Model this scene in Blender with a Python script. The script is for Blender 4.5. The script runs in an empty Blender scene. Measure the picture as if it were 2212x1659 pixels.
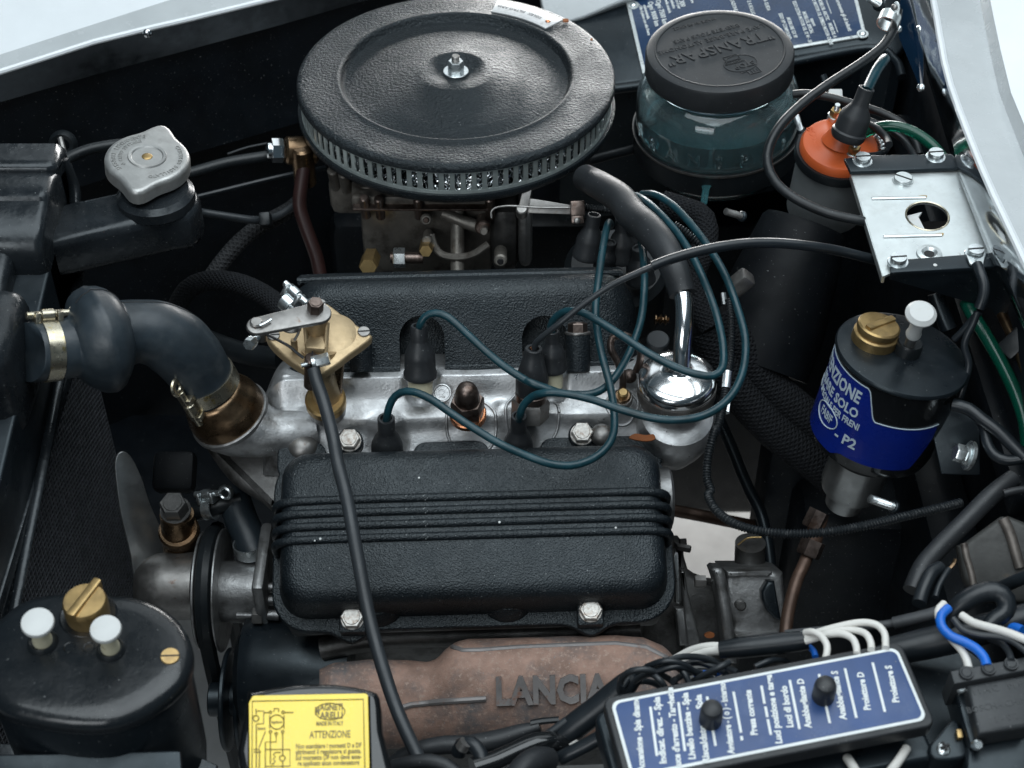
import bpy, bmesh, math, random
from mathutils import Vector, Matrix
random.seed(7)
rad = math.radians
SC = bpy.context.scene
COL = SC.collection
V = Vector
# ------------------------------------------------------------------ camera
FOC, CX, CY = 3404.0, 1106.0, 829.5          # photo measured on a 2212 x 1659 grid
PITCH = rad(43.0)
CD = 1.23                                     # metres from lens to the middle of the engine
FWD = V((0, math.cos(PITCH), -math.sin(PITCH)))
UPV = V((0, math.sin(PITCH), math.cos(PITCH)))
RGT = V((1, 0, 0))
CAM = -FWD * CD
cd = bpy.data.cameras.new('Camera')
co = bpy.data.objects.new('Camera', cd); COL.objects.link(co)
co.location = CAM; co.rotation_euler = (rad(90) - PITCH, 0, 0)
cd.sensor_fit = 'HORIZONTAL'; cd.sensor_width = 36
cd.angle = 2 * math.atan(CX / FOC)
cd.clip_start = 0.02; cd.clip_end = 60
cd.dof.use_dof = True; cd.dof.focus_distance = 1.24; cd.dof.aperture_fstop = 9.5
SC.camera = co
SC.render.resolution_x = 1024; SC.render.resolution_y = 768
# ------------------------------------------------------------------ light
w = bpy.data.worlds.new('World'); SC.world = w; w.use_nodes = True
w.node_tree.nodes['Background'].inputs[0].default_value = (0.52, 0.80, 1.0, 1)
w.node_tree.nodes['Background'].inputs[1].default_value = 0.065
def softbox(name, loc, target, sx, sy, power, col):
    l = bpy.data.lights.new(name, 'AREA'); l.shape = 'RECTANGLE'; l.size = sx; l.size_y = sy
    l.energy = power; l.color = col
    o = bpy.data.objects.new(name, l); COL.objects.link(o); o.location = loc
    o.rotation_euler = (V(target) - V(loc)).to_track_quat('-Z', 'Y').to_euler()
    return o
softbox('studio_softbox_overhead', (0.1, -0.10, 1.9), (0, 0, 0), 2.7, 1.8, 56, (0.87, 0.955, 1.0))
softbox('added_back_fill', (0.3, 1.9, 1.5), (0, 0, 0), 2.4, 1.0, 9, (0.88, 0.96, 1.0))  # added weak back light, stands in for bounce off a studio wall
softbox('studio_softbox_side', (-0.9, -2.1, 1.15), (0, .1, 0), 1.2, 0.8, 14, (0.92, 0.97, 1.0))
softbox('added_floor_fill', (0.25, 2.5, 0.15), (0.25, .5, -.75), 1.6, 0.6, 75, (1.0, 0.99, 0.97))  # unseen lamp added beyond the far side to brighten the floor gap
SC.view_settings.view_transform = 'Standard'; SC.view_settings.look = 'None'
SC.view_settings.exposure = 0.0; SC.view_settings.gamma = 1.0
SC.view_settings.use_curve_mapping = False
SC.render.engine = 'CYCLES'
# ------------------------------------------------------------------ photo pixel -> place
def ray(px, py): return FWD * FOC + RGT * (px - CX) + UPV * (CY - py)
def P(px, py, d): return CAM + ray(px, py) * (d / FOC)
def PZ(px, py, z):
    r = ray(px, py); return CAM + r * ((z - CAM.z) / r.z)
def PY(px, py, y):
    r = ray(px, py); return CAM + r * ((y - CAM.y) / r.y)
def PX(px, py, x):
    r = ray(px, py); return CAM + r * ((x - CAM.x) / r.x)
def PP(px, py, o, n):
    r = ray(px, py); return CAM + r * ((o - CAM).dot(n) / r.dot(n))
def R(x0, y0, wd, wz=2212.0):
    k = wd / wz / 1.157324
    return lambda zx, zy: (x0 / 1.157324 + zx * k, y0 / 1.157324 + zy * k)
def m(px, d): return px * d / FOC
def lerp(a, b, t): return a + (b - a) * t
def trace(reg, pts, d0, d1=None):
    out = []; n = len(pts)
    for i, p in enumerate(pts):
        x, y = reg(p[0], p[1])
        d = p[2] if len(p) > 2 else (d0 if d1 is None else lerp(d0, d1, i / (n - 1)))
        out.append(P(x, y, d))
    return out
def axis_img(px, py, ang, elev):
    """axis seen at (px,py): leaning ang degrees clockwise from up in the photo, elev degrees toward the lens"""
    wv = -ray(px, py).normalized()
    u = (UPV - wv * UPV.dot(wv)).normalized(); r = u.cross(wv)
    a, e = rad(ang), rad(elev)
    return (wv * math.sin(e) + (r * math.sin(a) + u * math.cos(a)) * math.cos(e)).normalized()
def frame(o, z, x=None):
    z = V(z).normalized()
    x = V(x) if x is not None else (V((1, 0, 0)) if abs(z.x) < .9 else V((0, 1, 0)))
    x = (x - z * x.dot(z)).normalized(); y = z.cross(x)
    M = Matrix((x, y, z)).transposed().to_4x4(); M.translation = o
    return M
# ------------------------------------------------------------------ mesh building
MW = {}
def catmull(pts, step):
    pts = [V(p) for p in pts]
    if len(pts) == 2: pts = [pts[0], pts[0].lerp(pts[1], .5), pts[1]]
    out = []; par = []; n = len(pts)
    for i in range(n - 1):
        p1, p2 = pts[i], pts[i + 1]
        p0 = pts[i - 1] if i else p1 * 2 - p2
        p3 = pts[i + 2] if i + 2 < n else p2 * 2 - p1
        k = max(2, int((p2 - p1).length / step))
        for j in range(k):
            t = j / k; t2 = t * t; t3 = t2 * t
            out.append(.5 * ((2 * p1) + (p2 - p0) * t + (2 * p0 - 5 * p1 + 4 * p2 - p3) * t2 + (3 * p1 - p0 - 3 * p2 + p3) * t3))
            par.append(i + t)
    out.append(pts[-1]); par.append(n - 1)
    return out, par
def rrect(hx, hy, r, n=6, cx=0, cy=0):
    out = []
    for qx, qy, a0 in ((1, 1, 0), (-1, 1, 90), (-1, -1, 180), (1, -1, 270)):
        for i in range(n + 1):
            a = rad(a0 + 90 * i / n)
            out.append((cx + qx * (hx - r) + r * math.cos(a), cy + qy * (hy - r) + r * math.sin(a)))
    return out
def circle(r, n=32, cx=0, cy=0, ry=None, a0=0):
    return [(cx + r * math.cos(2 * math.pi * i / n + a0), cy + (ry or r) * math.sin(2 * math.pi * i / n + a0)) for i in range(n)]
def smooth_closed(pts, k=5):
    n = len(pts); out = []
    for i in range(n):
        p0, p1, p2, p3 = (V(pts[(i + j - 1) % n]) for j in range(4))
        for j in range(k):
            t = j / k; t2 = t * t; t3 = t2 * t
            out.append(.5 * ((2 * p1) + (p2 - p0) * t + (2 * p0 - 5 * p1 + 4 * p2 - p3) * t2 + (3 * p1 - p0 - 3 * p2 + p3) * t3))
    return [tuple(p) for p in out]
def inset(pts, b):
    n = len(pts); out = []
    ar = sum(pts[i][0] * pts[(i + 1) % n][1] - pts[(i + 1) % n][0] * pts[i][1] for i in range(n))
    s = 1 if ar > 0 else -1
    for i in range(n):
        p0, p1, p2 = V(pts[i - 1][:2]), V(pts[i][:2]), V(pts[(i + 1) % n][:2])
        e1 = (p1 - p0); e2 = (p2 - p1)
        if e1.length < 1e-9 or e2.length < 1e-9: out.append(tuple(p1)); continue
        n1 = V((-e1.y, e1.x)).normalized() * s; n2 = V((-e2.y, e2.x)).normalized() * s
        k = (n1 + n2); L = k.length
        if L < 1e-6: out.append(tuple(p1)); continue
        k /= L; c = max(.35, k.dot(n1))
        out.append(tuple(p1 + k * (b / c)))
    return out
I4 = Matrix.Identity(4)
class G:
    def __init__(self): self.v = []; self.f = []; self.uv = {}
    def ring(self, pts):
        i = len(self.v); self.v += [V(p) for p in pts]; return list(range(i, i + len(pts)))
    def bridge(self, a, b, uv=None):
        n = len(a)
        for i in range(n):
            j = (i + 1) % n
            if uv is not None: self.uv[len(self.f)] = ((i / n, uv[0]), ((i + 1) / n, uv[0]), ((i + 1) / n, uv[1]), (i / n, uv[1]))
            self.f.append((a[i], a[j], b[j], b[i]))
    def cap(self, a, flip=False): self.f.append(tuple(reversed(a)) if flip else tuple(a))
    def loft(self, rings, cap0=True, cap1=True):
        rs = [self.ring(r) for r in rings]
        for a, b in zip(rs, rs[1:]): self.bridge(a, b)
        if cap0: self.cap(rs[0], True)
        if cap1: self.cap(rs[-1])
        return self
    def lathe(self, prof, M=I4, seg=40):
        prev = None; pv = None
        for r, z in prof:
            if r < 1e-7: cur = [len(self.v)]; self.v.append(M @ V((0, 0, z)))
            else: cur = self.ring([M @ V((r * math.cos(2 * math.pi * i / seg), r * math.sin(2 * math.pi * i / seg), z)) for i in range(seg)])
            if prev is not None:
                if len(prev) == 1 and len(cur) > 1:
                    for i in range(seg): self.f.append((prev[0], cur[i], cur[(i + 1) % seg]))
                elif len(cur) == 1 and len(prev) > 1:
                    for i in range(seg): self.f.append((prev[i], prev[(i + 1) % seg], cur[0]))
                elif len(cur) > 1: self.bridge(prev, cur)
            prev = cur
        return self
    def cyl(self, M, r, z0, z1, b=0, seg=24, r1=None):
        r1 = r if r1 is None else r1
        pr = [(0, z0), (max(r - b, 0), z0), (r, z0 + b), (r1, z1 - b), (r1 - b, z1), (0, z1)] if b else [(0, z0), (r, z0), (r1, z1), (0, z1)]
        return self.lathe(pr, M, seg)
    def tube(self, pts, r, seg=12, step=None, rib=None, caps=True, sq=1.0, spline=True):
        rl = r if isinstance(r, (list, tuple)) else None
        r0 = sum(rl) / len(rl) if rl else r
        st = step or max(r0 * .9, .0012)
        if rib: st = rib[0] / 6
        if spline: path, par = catmull(pts, st)
        else: path = [V(p) for p in pts]; par = list(range(len(pts)))
        t0 = (path[1] - path[0]).normalized()
        nrm = t0.orthogonal().normalized() if abs(t0.dot(UPV)) > .95 else (UPV - t0 * UPV.dot(t0)).normalized()
        prev = None; L = 0; first = None
        for i, p in enumerate(path):
            t = (path[min(i + 1, len(path) - 1)] - path[max(i - 1, 0)]).normalized()
            nrm = (nrm - t * nrm.dot(t)).normalized(); bi = t.cross(nrm)
            if rl:
                k = min(int(par[i]), len(rl) - 2); q = par[i] - k; q = q * q * (3 - 2 * q) if q <= 1 else 1
                rr = lerp(rl[k], rl[k + 1], q)
            else: rr = r
            if i: L2 = L + (p - path[i - 1]).length
            else: L2 = 0
            if rib: rr += rib[1] * math.sin(2 * math.pi * L2 / rib[0])
            cur = self.ring([p + (nrm * math.cos(2 * math.pi * a / seg) * sq + bi * math.sin(2 * math.pi * a / seg)) * rr for a in range(seg)])
            if prev: self.bridge(prev, cur, (L, L2))
            else: first = cur
            prev = cur; L = L2
        if caps: self.cap(first, True); self.cap(prev)
        return self
    def box(self, M, sx, sy, sz, b=0.0, seg=2):
        bm = bmesh.new(); bmesh.ops.create_cube(bm, size=1)
        bmesh.ops.scale(bm, vec=(sx, sy, sz), verts=bm.verts)
        if b: bmesh.ops.bevel(bm, geom=list(bm.edges), offset=b, segments=seg, affect='EDGES', profile=.5)
        bm.verts.ensure_lookup_table(); i = len(self.v)
        self.v += [M @ x.co for x in bm.verts]
        self.f += [tuple(i + x.index for x in fc.verts) for fc in bm.faces]
        bm.free(); return self
    def prism(self, M, out, z0, z1, b=0, both=False, bs=3):
        rows = []
        if both and b:
            for k in range(bs + 1):
                a = k / bs * math.pi / 2; rows.append((b * (1 - math.sin(a)), z0 + b * (1 - math.cos(a))))
        else: rows.append((0, z0))
        if b:
            for k in range(bs + 1):
                a = k / bs * math.pi / 2; rows.append((b * (1 - math.cos(a)), z1 - b * (1 - math.sin(a))))
        else: rows.append((0, z1))
        rings = [[M @ V((x, y, z)) for x, y in (inset(out, i) if i else out)] for i, z in rows]
        return self.loft(rings)
    def ringplate(self, M, outer, inner, z0, z1):
        a0 = self.ring([M @ V((*p, z0)) for p in outer]); a1 = self.ring([M @ V((*p, z1)) for p in outer])
        b0 = self.ring([M @ V((*p, z0)) for p in inner]); b1 = self.ring([M @ V((*p, z1)) for p in inner])
        self.bridge(a0, a1); self.bridge(a1, b1); self.bridge(b1, b0); self.bridge(b0, a0); return self
    def hexa(self, M, af, z0, z1):
        r = af / math.sqrt(3); pts = circle(r, 6)
        b = (z1 - z0) * .12
        bot = self.ring([M @ V((x, y, z0)) for x, y in pts]); top = self.ring([M @ V((x, y, z1 - b)) for x, y in pts])
        t2 = self.ring([M @ V((x * .9, y * .9, z1)) for x, y in pts])
        self.bridge(bot, top); self.bridge(top, t2); self.cap(bot, True); self.cap(t2); return self
    def ball(self, M, r, sz=1.0, seg=20, half=True):
        n = 7; pr = []
        a0 = 0 if half else -90
        for i in range(n + 1):
            a = rad(lerp(a0, 90, i / n)); pr.append((r * math.cos(a), r * sz * math.sin(a)))
        if half: pr.insert(0, (0, 0))
        else: pr[0] = (0, pr[0][1])
        pr[-1] = (0, pr[-1][1])
        return self.lathe(pr, M, seg)
    def mesh(self, name, mt, sharp=38, inv=None):
        me = bpy.data.meshes.new(name)
        vs = [inv @ x for x in self.v] if inv is not None else self.v
        me.from_pydata([tuple(x) for x in vs], [], self.f)
        if self.uv:
            ul = me.uv_layers.new(name='UVMap')
            for pi, uvs in self.uv.items():
                po = me.polygons[pi]
                for k, li in enumerate(po.loop_indices): ul.data[li].uv = uvs[k]
        if len(self.f) < 40000:
            bm = bmesh.new(); bm.from_mesh(me); bmesh.ops.recalc_face_normals(bm, faces=bm.faces); bm.to_mesh(me); bm.free()
        me.materials.append(mt); me.shade_smooth(); me.set_sharp_from_angle(angle=rad(sharp))
        return me
    def obj(self, name, mt, parent=None, sharp=38):
        if parent is not None:
            Mp = MW[parent]; me = self.mesh(name, mt, sharp, Mp.inverted())
            o = bpy.data.objects.new(name, me); COL.objects.link(o); o.parent = parent; MW[o] = Mp
        else:
            lo = V((min(x[i] for x in self.v) for i in range(3))); hi = V((max(x[i] for x in self.v) for i in range(3)))
            c = (lo + hi) / 2; c.z = lo.z; Mp = Matrix.Translation(c)
            me = self.mesh(name, mt, sharp, Mp.inverted())
            o = bpy.data.objects.new(name, me); COL.objects.link(o); o.location = c; MW[o] = Mp
        return o
def tag(o, label=None, cat=None, group=None, kind=None):
    if label: o['label'] = label
    if cat: o['category'] = cat
    if group: o['group'] = group
    if kind: o['kind'] = kind
    return o
def thing(name, label, cat, loc, group=None):
    o = bpy.data.objects.new(name, None); COL.objects.link(o); o.location = loc; o.empty_display_size = .02
    MW[o] = Matrix.Translation(V(loc)); tag(o, label, cat, group); return o
def inst(me, name, M, parent):
    o = bpy.data.objects.new(name, me); COL.objects.link(o); o.parent = parent
    o.matrix_local = MW[parent].inverted() @ M; MW[o] = M
    return o
def struct(g, name, mt, sharp=38):
    return tag(g.obj(name, mt, None, sharp), kind='structure')
TXT = {}
def text_mesh(s, size, depth, mt, align='CENTER', bold=0.0, sx=1.0, res=2, space=1.0):
    cu = bpy.data.curves.new('text', 'FONT'); cu.body = s; cu.size = size; cu.extrude = depth / 2
    cu.align_x = align; cu.align_y = 'CENTER'; cu.offset = bold; cu.resolution_u = res; cu.space_character = space; cu.space_line = .95
    ob = bpy.data.objects.new('text', cu); COL.objects.link(ob)
    dg = bpy.context.evaluated_depsgraph_get()
    me = bpy.data.meshes.new_from_object(ob.evaluated_get(dg))
    bpy.data.objects.remove(ob); bpy.data.curves.remove(cu)
    me.name = 'lettering'
    for x in me.vertices: x.co.x *= sx
    me.materials.clear(); me.materials.append(mt)
    return me
def lettering(s, M, size, depth, mt, parent, **k):
    return inst(text_mesh(s, size, depth, mt, **k), 'lettering', M, parent)
def boolean_cut(o, cutters, mt=None):
    for c in cutters:
        md = o.modifiers.new('cut', 'BOOLEAN'); md.object = c; md.operation = 'DIFFERENCE'; md.solver = 'EXACT'
    dg = bpy.context.evaluated_depsgraph_get()
    me = bpy.data.meshes.new_from_object(o.evaluated_get(dg))
    o.modifiers.clear(); old = o.data; o.data = me
    for c in cutters: bpy.data.objects.remove(c)
    me.shade_smooth(); me.set_sharp_from_angle(angle=rad(38))
# ------------------------------------------------------------------ materials
def mat(name, col, rough=.5, metal=0.0, bump=(), var=.15, vscale=25, col2=None, c2=(18, .52, .62), col3=None, c3=(60, .6, .66),
        dust=0.0, coat=0.0, trans=0.0, spec=.5, rvar=.08, ior=1.45, braid=None, stint=(1, 1, 1)):
    mt = bpy.data.materials.new(name); mt.use_nodes = True
    nt = mt.node_tree; N = nt.nodes; L = nt.links
    b = N['Principled BSDF']
    tc = N.new('ShaderNodeTexCoord')
    def noise(scale, det=4, rgh=.6):
        n = N.new('ShaderNodeTexNoise'); n.inputs['Scale'].default_value = scale; n.inputs['Detail'].default_value = det
        n.inputs['Roughness'].default_value = rgh; L.new(tc.outputs['Object'], n.inputs['Vector']); return n
    def ramp(src, lo, hi):
        r = N.new('ShaderNodeMapRange'); r.inputs[1].default_value = lo; r.inputs[2].default_value = hi
        L.new(src, r.inputs[0]); return r.outputs[0]
    def mix(fac, a, c):
        x = N.new('ShaderNodeMix'); x.data_type = 'RGBA'
        L.new(fac, x.inputs[0])
        for sock, val in ((x.inputs[6], a), (x.inputs[7], c)):
            if isinstance(val, tuple): sock.default_value = (*val[:3], 1)
            else: L.new(val, sock)
        return x.outputs[2]
    n0 = noise(vscale)
    f0 = ramp(n0.outputs['Fac'], .3, .7)
    c = mix(f0, tuple(x * (1 - var) for x in col), tuple(min(1, x * (1 + var)) for x in col))
    if col2: c = mix(ramp(noise(c2[0], 6, .68).outputs['Fac'], c2[1], c2[2]), c, col2)
    if col3: c = mix(ramp(noise(c3[0], 6, .7).outputs['Fac'], c3[1], c3[2]), c, col3)
    if dust:
        fd = ramp(noise(650, 2, .5).outputs['Fac'], .74 - dust * .08, .80 - dust * .08)
        c = mix(fd, c, (.22, .23, .23))
    L.new(c, b.inputs['Base Color'])
    b.inputs['Metallic'].default_value = metal
    rr = N.new('ShaderNodeMapRange'); rr.inputs[3].default_value = max(.02, rough - rvar); rr.inputs[4].default_value = min(1, rough + rvar)
    n1 = noise(vscale * 2.3, 5); rr.inputs[1].default_value = .3; rr.inputs[2].default_value = .7
    L.new(n1.outputs['Fac'], rr.inputs[0]); L.new(rr.outputs[0], b.inputs['Roughness'])
    b.inputs['Specular IOR Level'].default_value = spec
    b.inputs['Specular Tint'].default_value = (*stint, 1)
    b.inputs['Coat Weight'].default_value = coat; b.inputs['Coat Roughness'].default_value = .08
    b.inputs['Transmission Weight'].default_value = trans; b.inputs['IOR'].default_value = ior
    last = None
    for kind, scale, dist, stren in bump:
        if kind == 'noise': src = noise(scale, 3, .55).outputs['Fac']
        elif kind == 'vor':
            vv = N.new('ShaderNodeTexVoronoi'); vv.feature = 'SMOOTH_F1'; vv.inputs['Scale'].default_value = scale
            L.new(tc.outputs['Object'], vv.inputs['Vector']); src = vv.outputs['Distance']
        bp = N.new('ShaderNodeBump'); bp.inputs['Strength'].default_value = stren; bp.inputs['Distance'].default_value = dist
        L.new(src, bp.inputs['Height'])
        if last: L.new(last, bp.inputs['Normal'])
        last = bp.outputs['Normal']
    if braid:
        uvn = N.new('ShaderNodeUVMap'); sep = N.new('ShaderNodeSeparateXYZ'); L.new(uvn.outputs[0], sep.inputs[0])
        def math_(op, a, bb):
            q = N.new('ShaderNodeMath'); q.operation = op
            for s, val in ((q.inputs[0], a), (q.inputs[1], bb)):
                if isinstance(val, (int, float)): s.default_value = val
                else: L.new(val, s)
            return q.outputs[0]
        u = math_('MULTIPLY', sep.outputs[0], braid[0]); v_ = math_('MULTIPLY', sep.outputs[1], braid[1])
        s1 = math_('SINE', math_('ADD', u, v_), 0.0); s2 = math_('SINE', math_('SUBTRACT', u, v_), 0.0)
        h = math_('MAXIMUM', s1, s2)
        bp = N.new('ShaderNodeBump'); bp.inputs['Strength'].default_value = 1.0; bp.inputs['Distance'].default_value = .0006
        L.new(h, bp.inputs['Height'])
        if last: L.new(last, bp.inputs['Normal'])
        last = bp.outputs['Normal']
    if last: L.new(last, b.inputs['Normal'])
    return mt
CRINKLE = (('vor', 820, .0007, .8), ('noise', 1900, .0004, .6), ('noise', 160, .0006, .25))
M_ = dict(
 crinkle=mat('crinkle_black', (.0082, .0114, .0142), .34, bump=CRINKLE, var=.3, dust=.5, stint=(.90, .97, 1.0), rvar=.12, vscale=18),
 crinklelid=mat('crinkle_lid', (.0075, .0098, .0118), .43, stint=(.85, .95, 1.0), dust=.5, rvar=.12, vscale=14, bump=(('noise', 380, .0018, 1.0), ('noise', 1100, .0008, .8)), var=.3),
 black=mat('satin_black', (.0075, .0105, .0135), .33, stint=(.82, .94, 1.0), bump=(('noise', 260, .0002, .3),), var=.3, dust=.25),
 wallblack=mat('bay_black', (.0045, .0065, .009), .46, spec=.35, bump=(('noise', 60, .0006, .35),), var=.4, dust=.45),
 gloss=mat('gloss_black', (.008, .009, .010), .16, bump=(('noise', 90, .0003, .3),), var=.2, coat=.4, dust=.1),
 tank=mat('brushed_black', (.011, .0135, .016), .27, stint=(.92, .97, 1.0), rvar=.12, bump=(('noise', 32, .0022, .5), ('noise', 300, .0003, .35)), var=.35, col2=(.20, .07, .025), c2=(70, .73, .76), dust=.35),
 rubber=mat('rubber', (.009, .0115, .0135), .42, bump=(('noise', 400, .0002, .3),), var=.2, dust=.2),
 softrub=mat('soft_rubber', (.019, .021, .0235), .46, dust=.3, bump=(('noise', 300, .0003, .3),), var=.25),
 hose=mat('blue_grey_rubber', (.019, .027, .034), .40, bump=(('noise', 130, .0005, .35), ('noise', 700, .0002, .3)), var=.3, vscale=40, col2=(.042, .050, .056), c2=(30, .5, .75)),
 teal=mat('teal_cable', (.006, .036, .048), .36, bump=(('noise', 200, .0002, .2),), var=.3, vscale=60, col2=(.016, .030, .034), c2=(40, .56, .75), rvar=.12),
 grey=mat('grey_cable', (.024, .028, .032), .40, var=.2),
 wire=mat('black_wire', (.011, .0145, .018), .36, var=.2),
 silver=mat('silver_paint', (.46, .465, .47), .41, .85, bump=(('noise', 480, .0004, .5), ('noise', 1200, .0003, .6)), var=.22, vscale=45, col2=(.10, .095, .09), c2=(300, .66, .71), col3=(.19, .18, .17), c3=(34, .52, .72), rvar=.14),
 zinc=mat('zinc_plate', (.66, .70, .70), .36, .85, bump=(('noise', 40, .0004, .25),), var=.10, vscale=30, col2=(.48, .50, .49), c2=(35, .50, .80), col3=(.30, .29, .27), c3=(180, .68, .74), rvar=.10),
 zincbolt=mat('zinc_bolt', (.72, .76, .77), .30, .95, var=.08, vscale=120, rvar=.06),
 chrome=mat('chrome', (.84, .85, .86), .17, 1.0, bump=(('noise', 40, .0003, .12),), var=.04, rvar=.03),
 oldchrome=mat('strip_chrome', (.62, .64, .66), .10, 1.0, bump=(('noise', 30, .0010, .25),), var=.08, rvar=.05),
 brass=mat('brass', (.42, .29, .13), .42, .9, bump=(('noise', 150, .0003, .35),), var=.18, vscale=80, col2=(.28, .19, .10), c2=(50, .55, .75)),
 goldpaint=mat('gold_paint', (.46, .345, .205), .44, .6, bump=(('noise', 140, .0005, .4), ('noise', 600, .0002, .4)), var=.15, vscale=60, col2=(.25, .16, .08), c2=(45, .6, .75)),
 bronze=mat('bronze', (.20, .133, .080), .30, .95, bump=(('noise', 90, .0005, .35),), var=.25, vscale=50, col2=(.12, .07, .04), c2=(40, .52, .7)),
 copper=mat('copper', (.62, .27, .14), .3, 1.0, var=.15, vscale=200),
 rustbolt=mat('rusty_bolt', (.50, .48, .45), .46, .7, bump=(('noise', 500, .0003, .5),), var=.2, vscale=250, col2=(.30, .24, .20), c2=(300, .48, .66)),
 brownsteel=mat('browned_steel', (.16, .125, .11), .36, .9, bump=(('noise', 300, .0003, .4),), var=.3, vscale=120, col2=(.07, .045, .035), c2=(90, .5, .66)),
 steel=mat('worn_steel', (.27, .26, .25), .44, .9, bump=(('noise', 240, .0003, .35),), var=.2, vscale=90, col2=(.17, .10, .07), c2=(110, .6, .72)),
 cast=mat('cast_alloy', (.29, .29, .29), .44, .85, bump=(('noise', 160, .0008, .5), ('noise', 700, .0003, .5)), var=.25, vscale=40, col2=(.09, .085, .08), c2=(35, .5, .7)),
 darkcast=mat('dark_cast', (.115, .113, .110), .46, .7, bump=(('noise', 160, .0008, .5), ('noise', 700, .0003, .5)), var=.3, vscale=40, col2=(.035, .032, .03), c2=(30, .48, .68)),
 carb=mat('carburettor_alloy', (.20, .185, .165), .44, .6, bump=(('noise', 200, .0006, .4),), var=.3, vscale=50, col2=(.045, .035, .028), c2=(40, .5, .7)),
 mani=mat('rusted_iron', (.285, .180, .140), .70, .15, bump=(('noise', 220, .0007, .6), ('noise', 1000, .0005, .7)), var=.28, vscale=55, col2=(.125, .115, .115), c2=(17, .44, .60), col3=(.36, .26, .21), c3=(300, .54, .66), dust=.5),
 maniletter=mat('iron_letter', (.185, .172, .168), .52, .4, bump=(('noise', 300, .0004, .5),), var=.25, col2=(.20, .11, .08), c2=(90, .58, .7)),
 orange=mat('orange_bakelite', (.56, .105, .028), .38, bump=(('noise', 120, .0003, .25),), var=.08, col2=(.30, .06, .02), c2=(60, .66, .8)),
 cream=mat('porcelain', (.62, .58, .42), .28, var=.1, col2=(.35, .28, .15), c2=(90, .62, .75)),
 white=mat('white_plastic', (.57, .58, .57), .42, var=.06, rvar=.05, col2=(.52, .50, .45), c2=(90, .58, .8), bump=(('noise', 200, .0002, .2),)),
 whitewire=mat('white_wire', (.68, .66, .62), .42, var=.06),
 whitepaint=mat('white_paint', (.72, .75, .77), .22, var=.03, coat=.5, rvar=.04),
 greypaint=mat('grey_paint', (.43, .455, .465), .26, var=.06, coat=.4, bump=(('noise', 25, .0004, .1),), rvar=.05),
 blueplate=mat('blue_enamel', (.012, .034, .085), .26, var=.25, coat=.3, dust=.35),
 fuseblue=mat('fuse_blue', (.026, .064, .185), .36, var=.22, vscale=15, col2=(.055, .095, .21), c2=(40, .55, .75), dust=.3, rvar=.12),
 labelblue=mat('label_blue', (.004, .016, .175), .28, var=.12, coat=.3),
 glassblue=mat('blue_shield', (.002, .012, .030), .12, var=.2, coat=.6),
 plateedge=mat('plate_edge', (.55, .58, .58), .38, .6, var=.15, vscale=150, col2=(.2, .2, .2), c2=(200, .6, .7)),
 printwhite=mat('print_white', (.72, .75, .75), .5, var=.08),
 printpale=mat('print_pale', (.42, .50, .56), .45, var=.08),
 printdark=mat('print_dark', (.20, .15, .04), .5, var=.1),
 yellow=mat('yellow_label', (.88, .64, .02), .28, var=.08, vscale=20, coat=.7, col2=(.80, .60, .10), c2=(50, .55, .75), rvar=.12),
 blue=mat('blue_wire', (.010, .13, .55), .36, var=.1),
 green=mat('green_tube', (.003, .09, .055), .22, trans=.45, var=.15),
 brownpipe=mat('brown_pipe', (.085, .052, .038), .42, .5, var=.3, vscale=60, bump=(('noise', 200, .0003, .3),)),
 redpipe=mat('red_pipe', (.028, .011, .010), .45, .1, var=.3),
 braid=mat('braided_cloth', (.0065, .0075, .0095), .8, var=.5, vscale=300, bump=(('noise', 1100, .0006, .8),), braid=(2 * math.pi * 15, 1450), spec=.3),
 braidthin=mat('braided_cloth_thin', (.018, .019, .021), .7, var=.3, vscale=200, braid=(2 * math.pi * 6, 1300)),
 core=mat('radiator_core', (.20, .21, .23), .38, .5, var=.3, vscale=120, col2=(.15, .05, .02), c2=(160, .75, .78)),
 floor=mat('studio_floor', (.60, .60, .59), .7, var=.10, vscale=22, col2=(.48, .48, .47), c2=(9, .5, .75), bump=(('noise', 50, .001, .1),)),
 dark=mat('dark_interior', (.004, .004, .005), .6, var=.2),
 glass=mat('jar_glass', (.74, .85, .87), .04, trans=.97, var=.03, rvar=.01, ior=1.48),
 fluid=mat('washer_fluid', (.12, .33, .36), .06, trans=.78, var=.1, rvar=.01, ior=1.33),
 mesh=mat('wire_wool', (.62, .64, .65), .2, 1.0, var=.3),
 band=mat('pale_zinc_band', (.44, .49, .48), .38, .6, var=.2, vscale=90, col2=(.20, .12, .06), c2=(90, .66, .76)),
 clamp=mat('yellow_zinc', (.46, .42, .33), .30, .95, var=.2, vscale=120, col2=(.45, .33, .10), c2=(110, .56, .7)),
 tape=mat('grey_tape', (.045, .048, .052), .5, var=.25, bump=(('noise', 150, .0006, .4),)),
 relay=mat('relay_plastic', (.030, .033, .036), .50, var=.2, dust=.4, bump=(('noise', 300, .0003, .3),)),
 strip=mat('darkened_chrome', (.16, .18, .20), .16, .9, bump=(('noise', 14, .0015, .2),), var=.15),  # chrome with the dark bay's reflection put into its colour
 drum=mat('matt_black_drum', (.0032, .0042, .0055), .55, spec=.18, var=.3, dust=.2),
 coilgrey=mat('coil_grey', (.19, .205, .21), .38, .35, var=.2, bump=(('noise', 200, .0002, .3),)),
 alloy=mat('smooth_alloy', (.40, .41, .41), .34, .9, var=.2, vscale=40, col2=(.22, .18, .15), c2=(30, .58, .75)),
 rust=mat('rust_patch', (.22, .07, .02), .8, var=.3),
)
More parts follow.
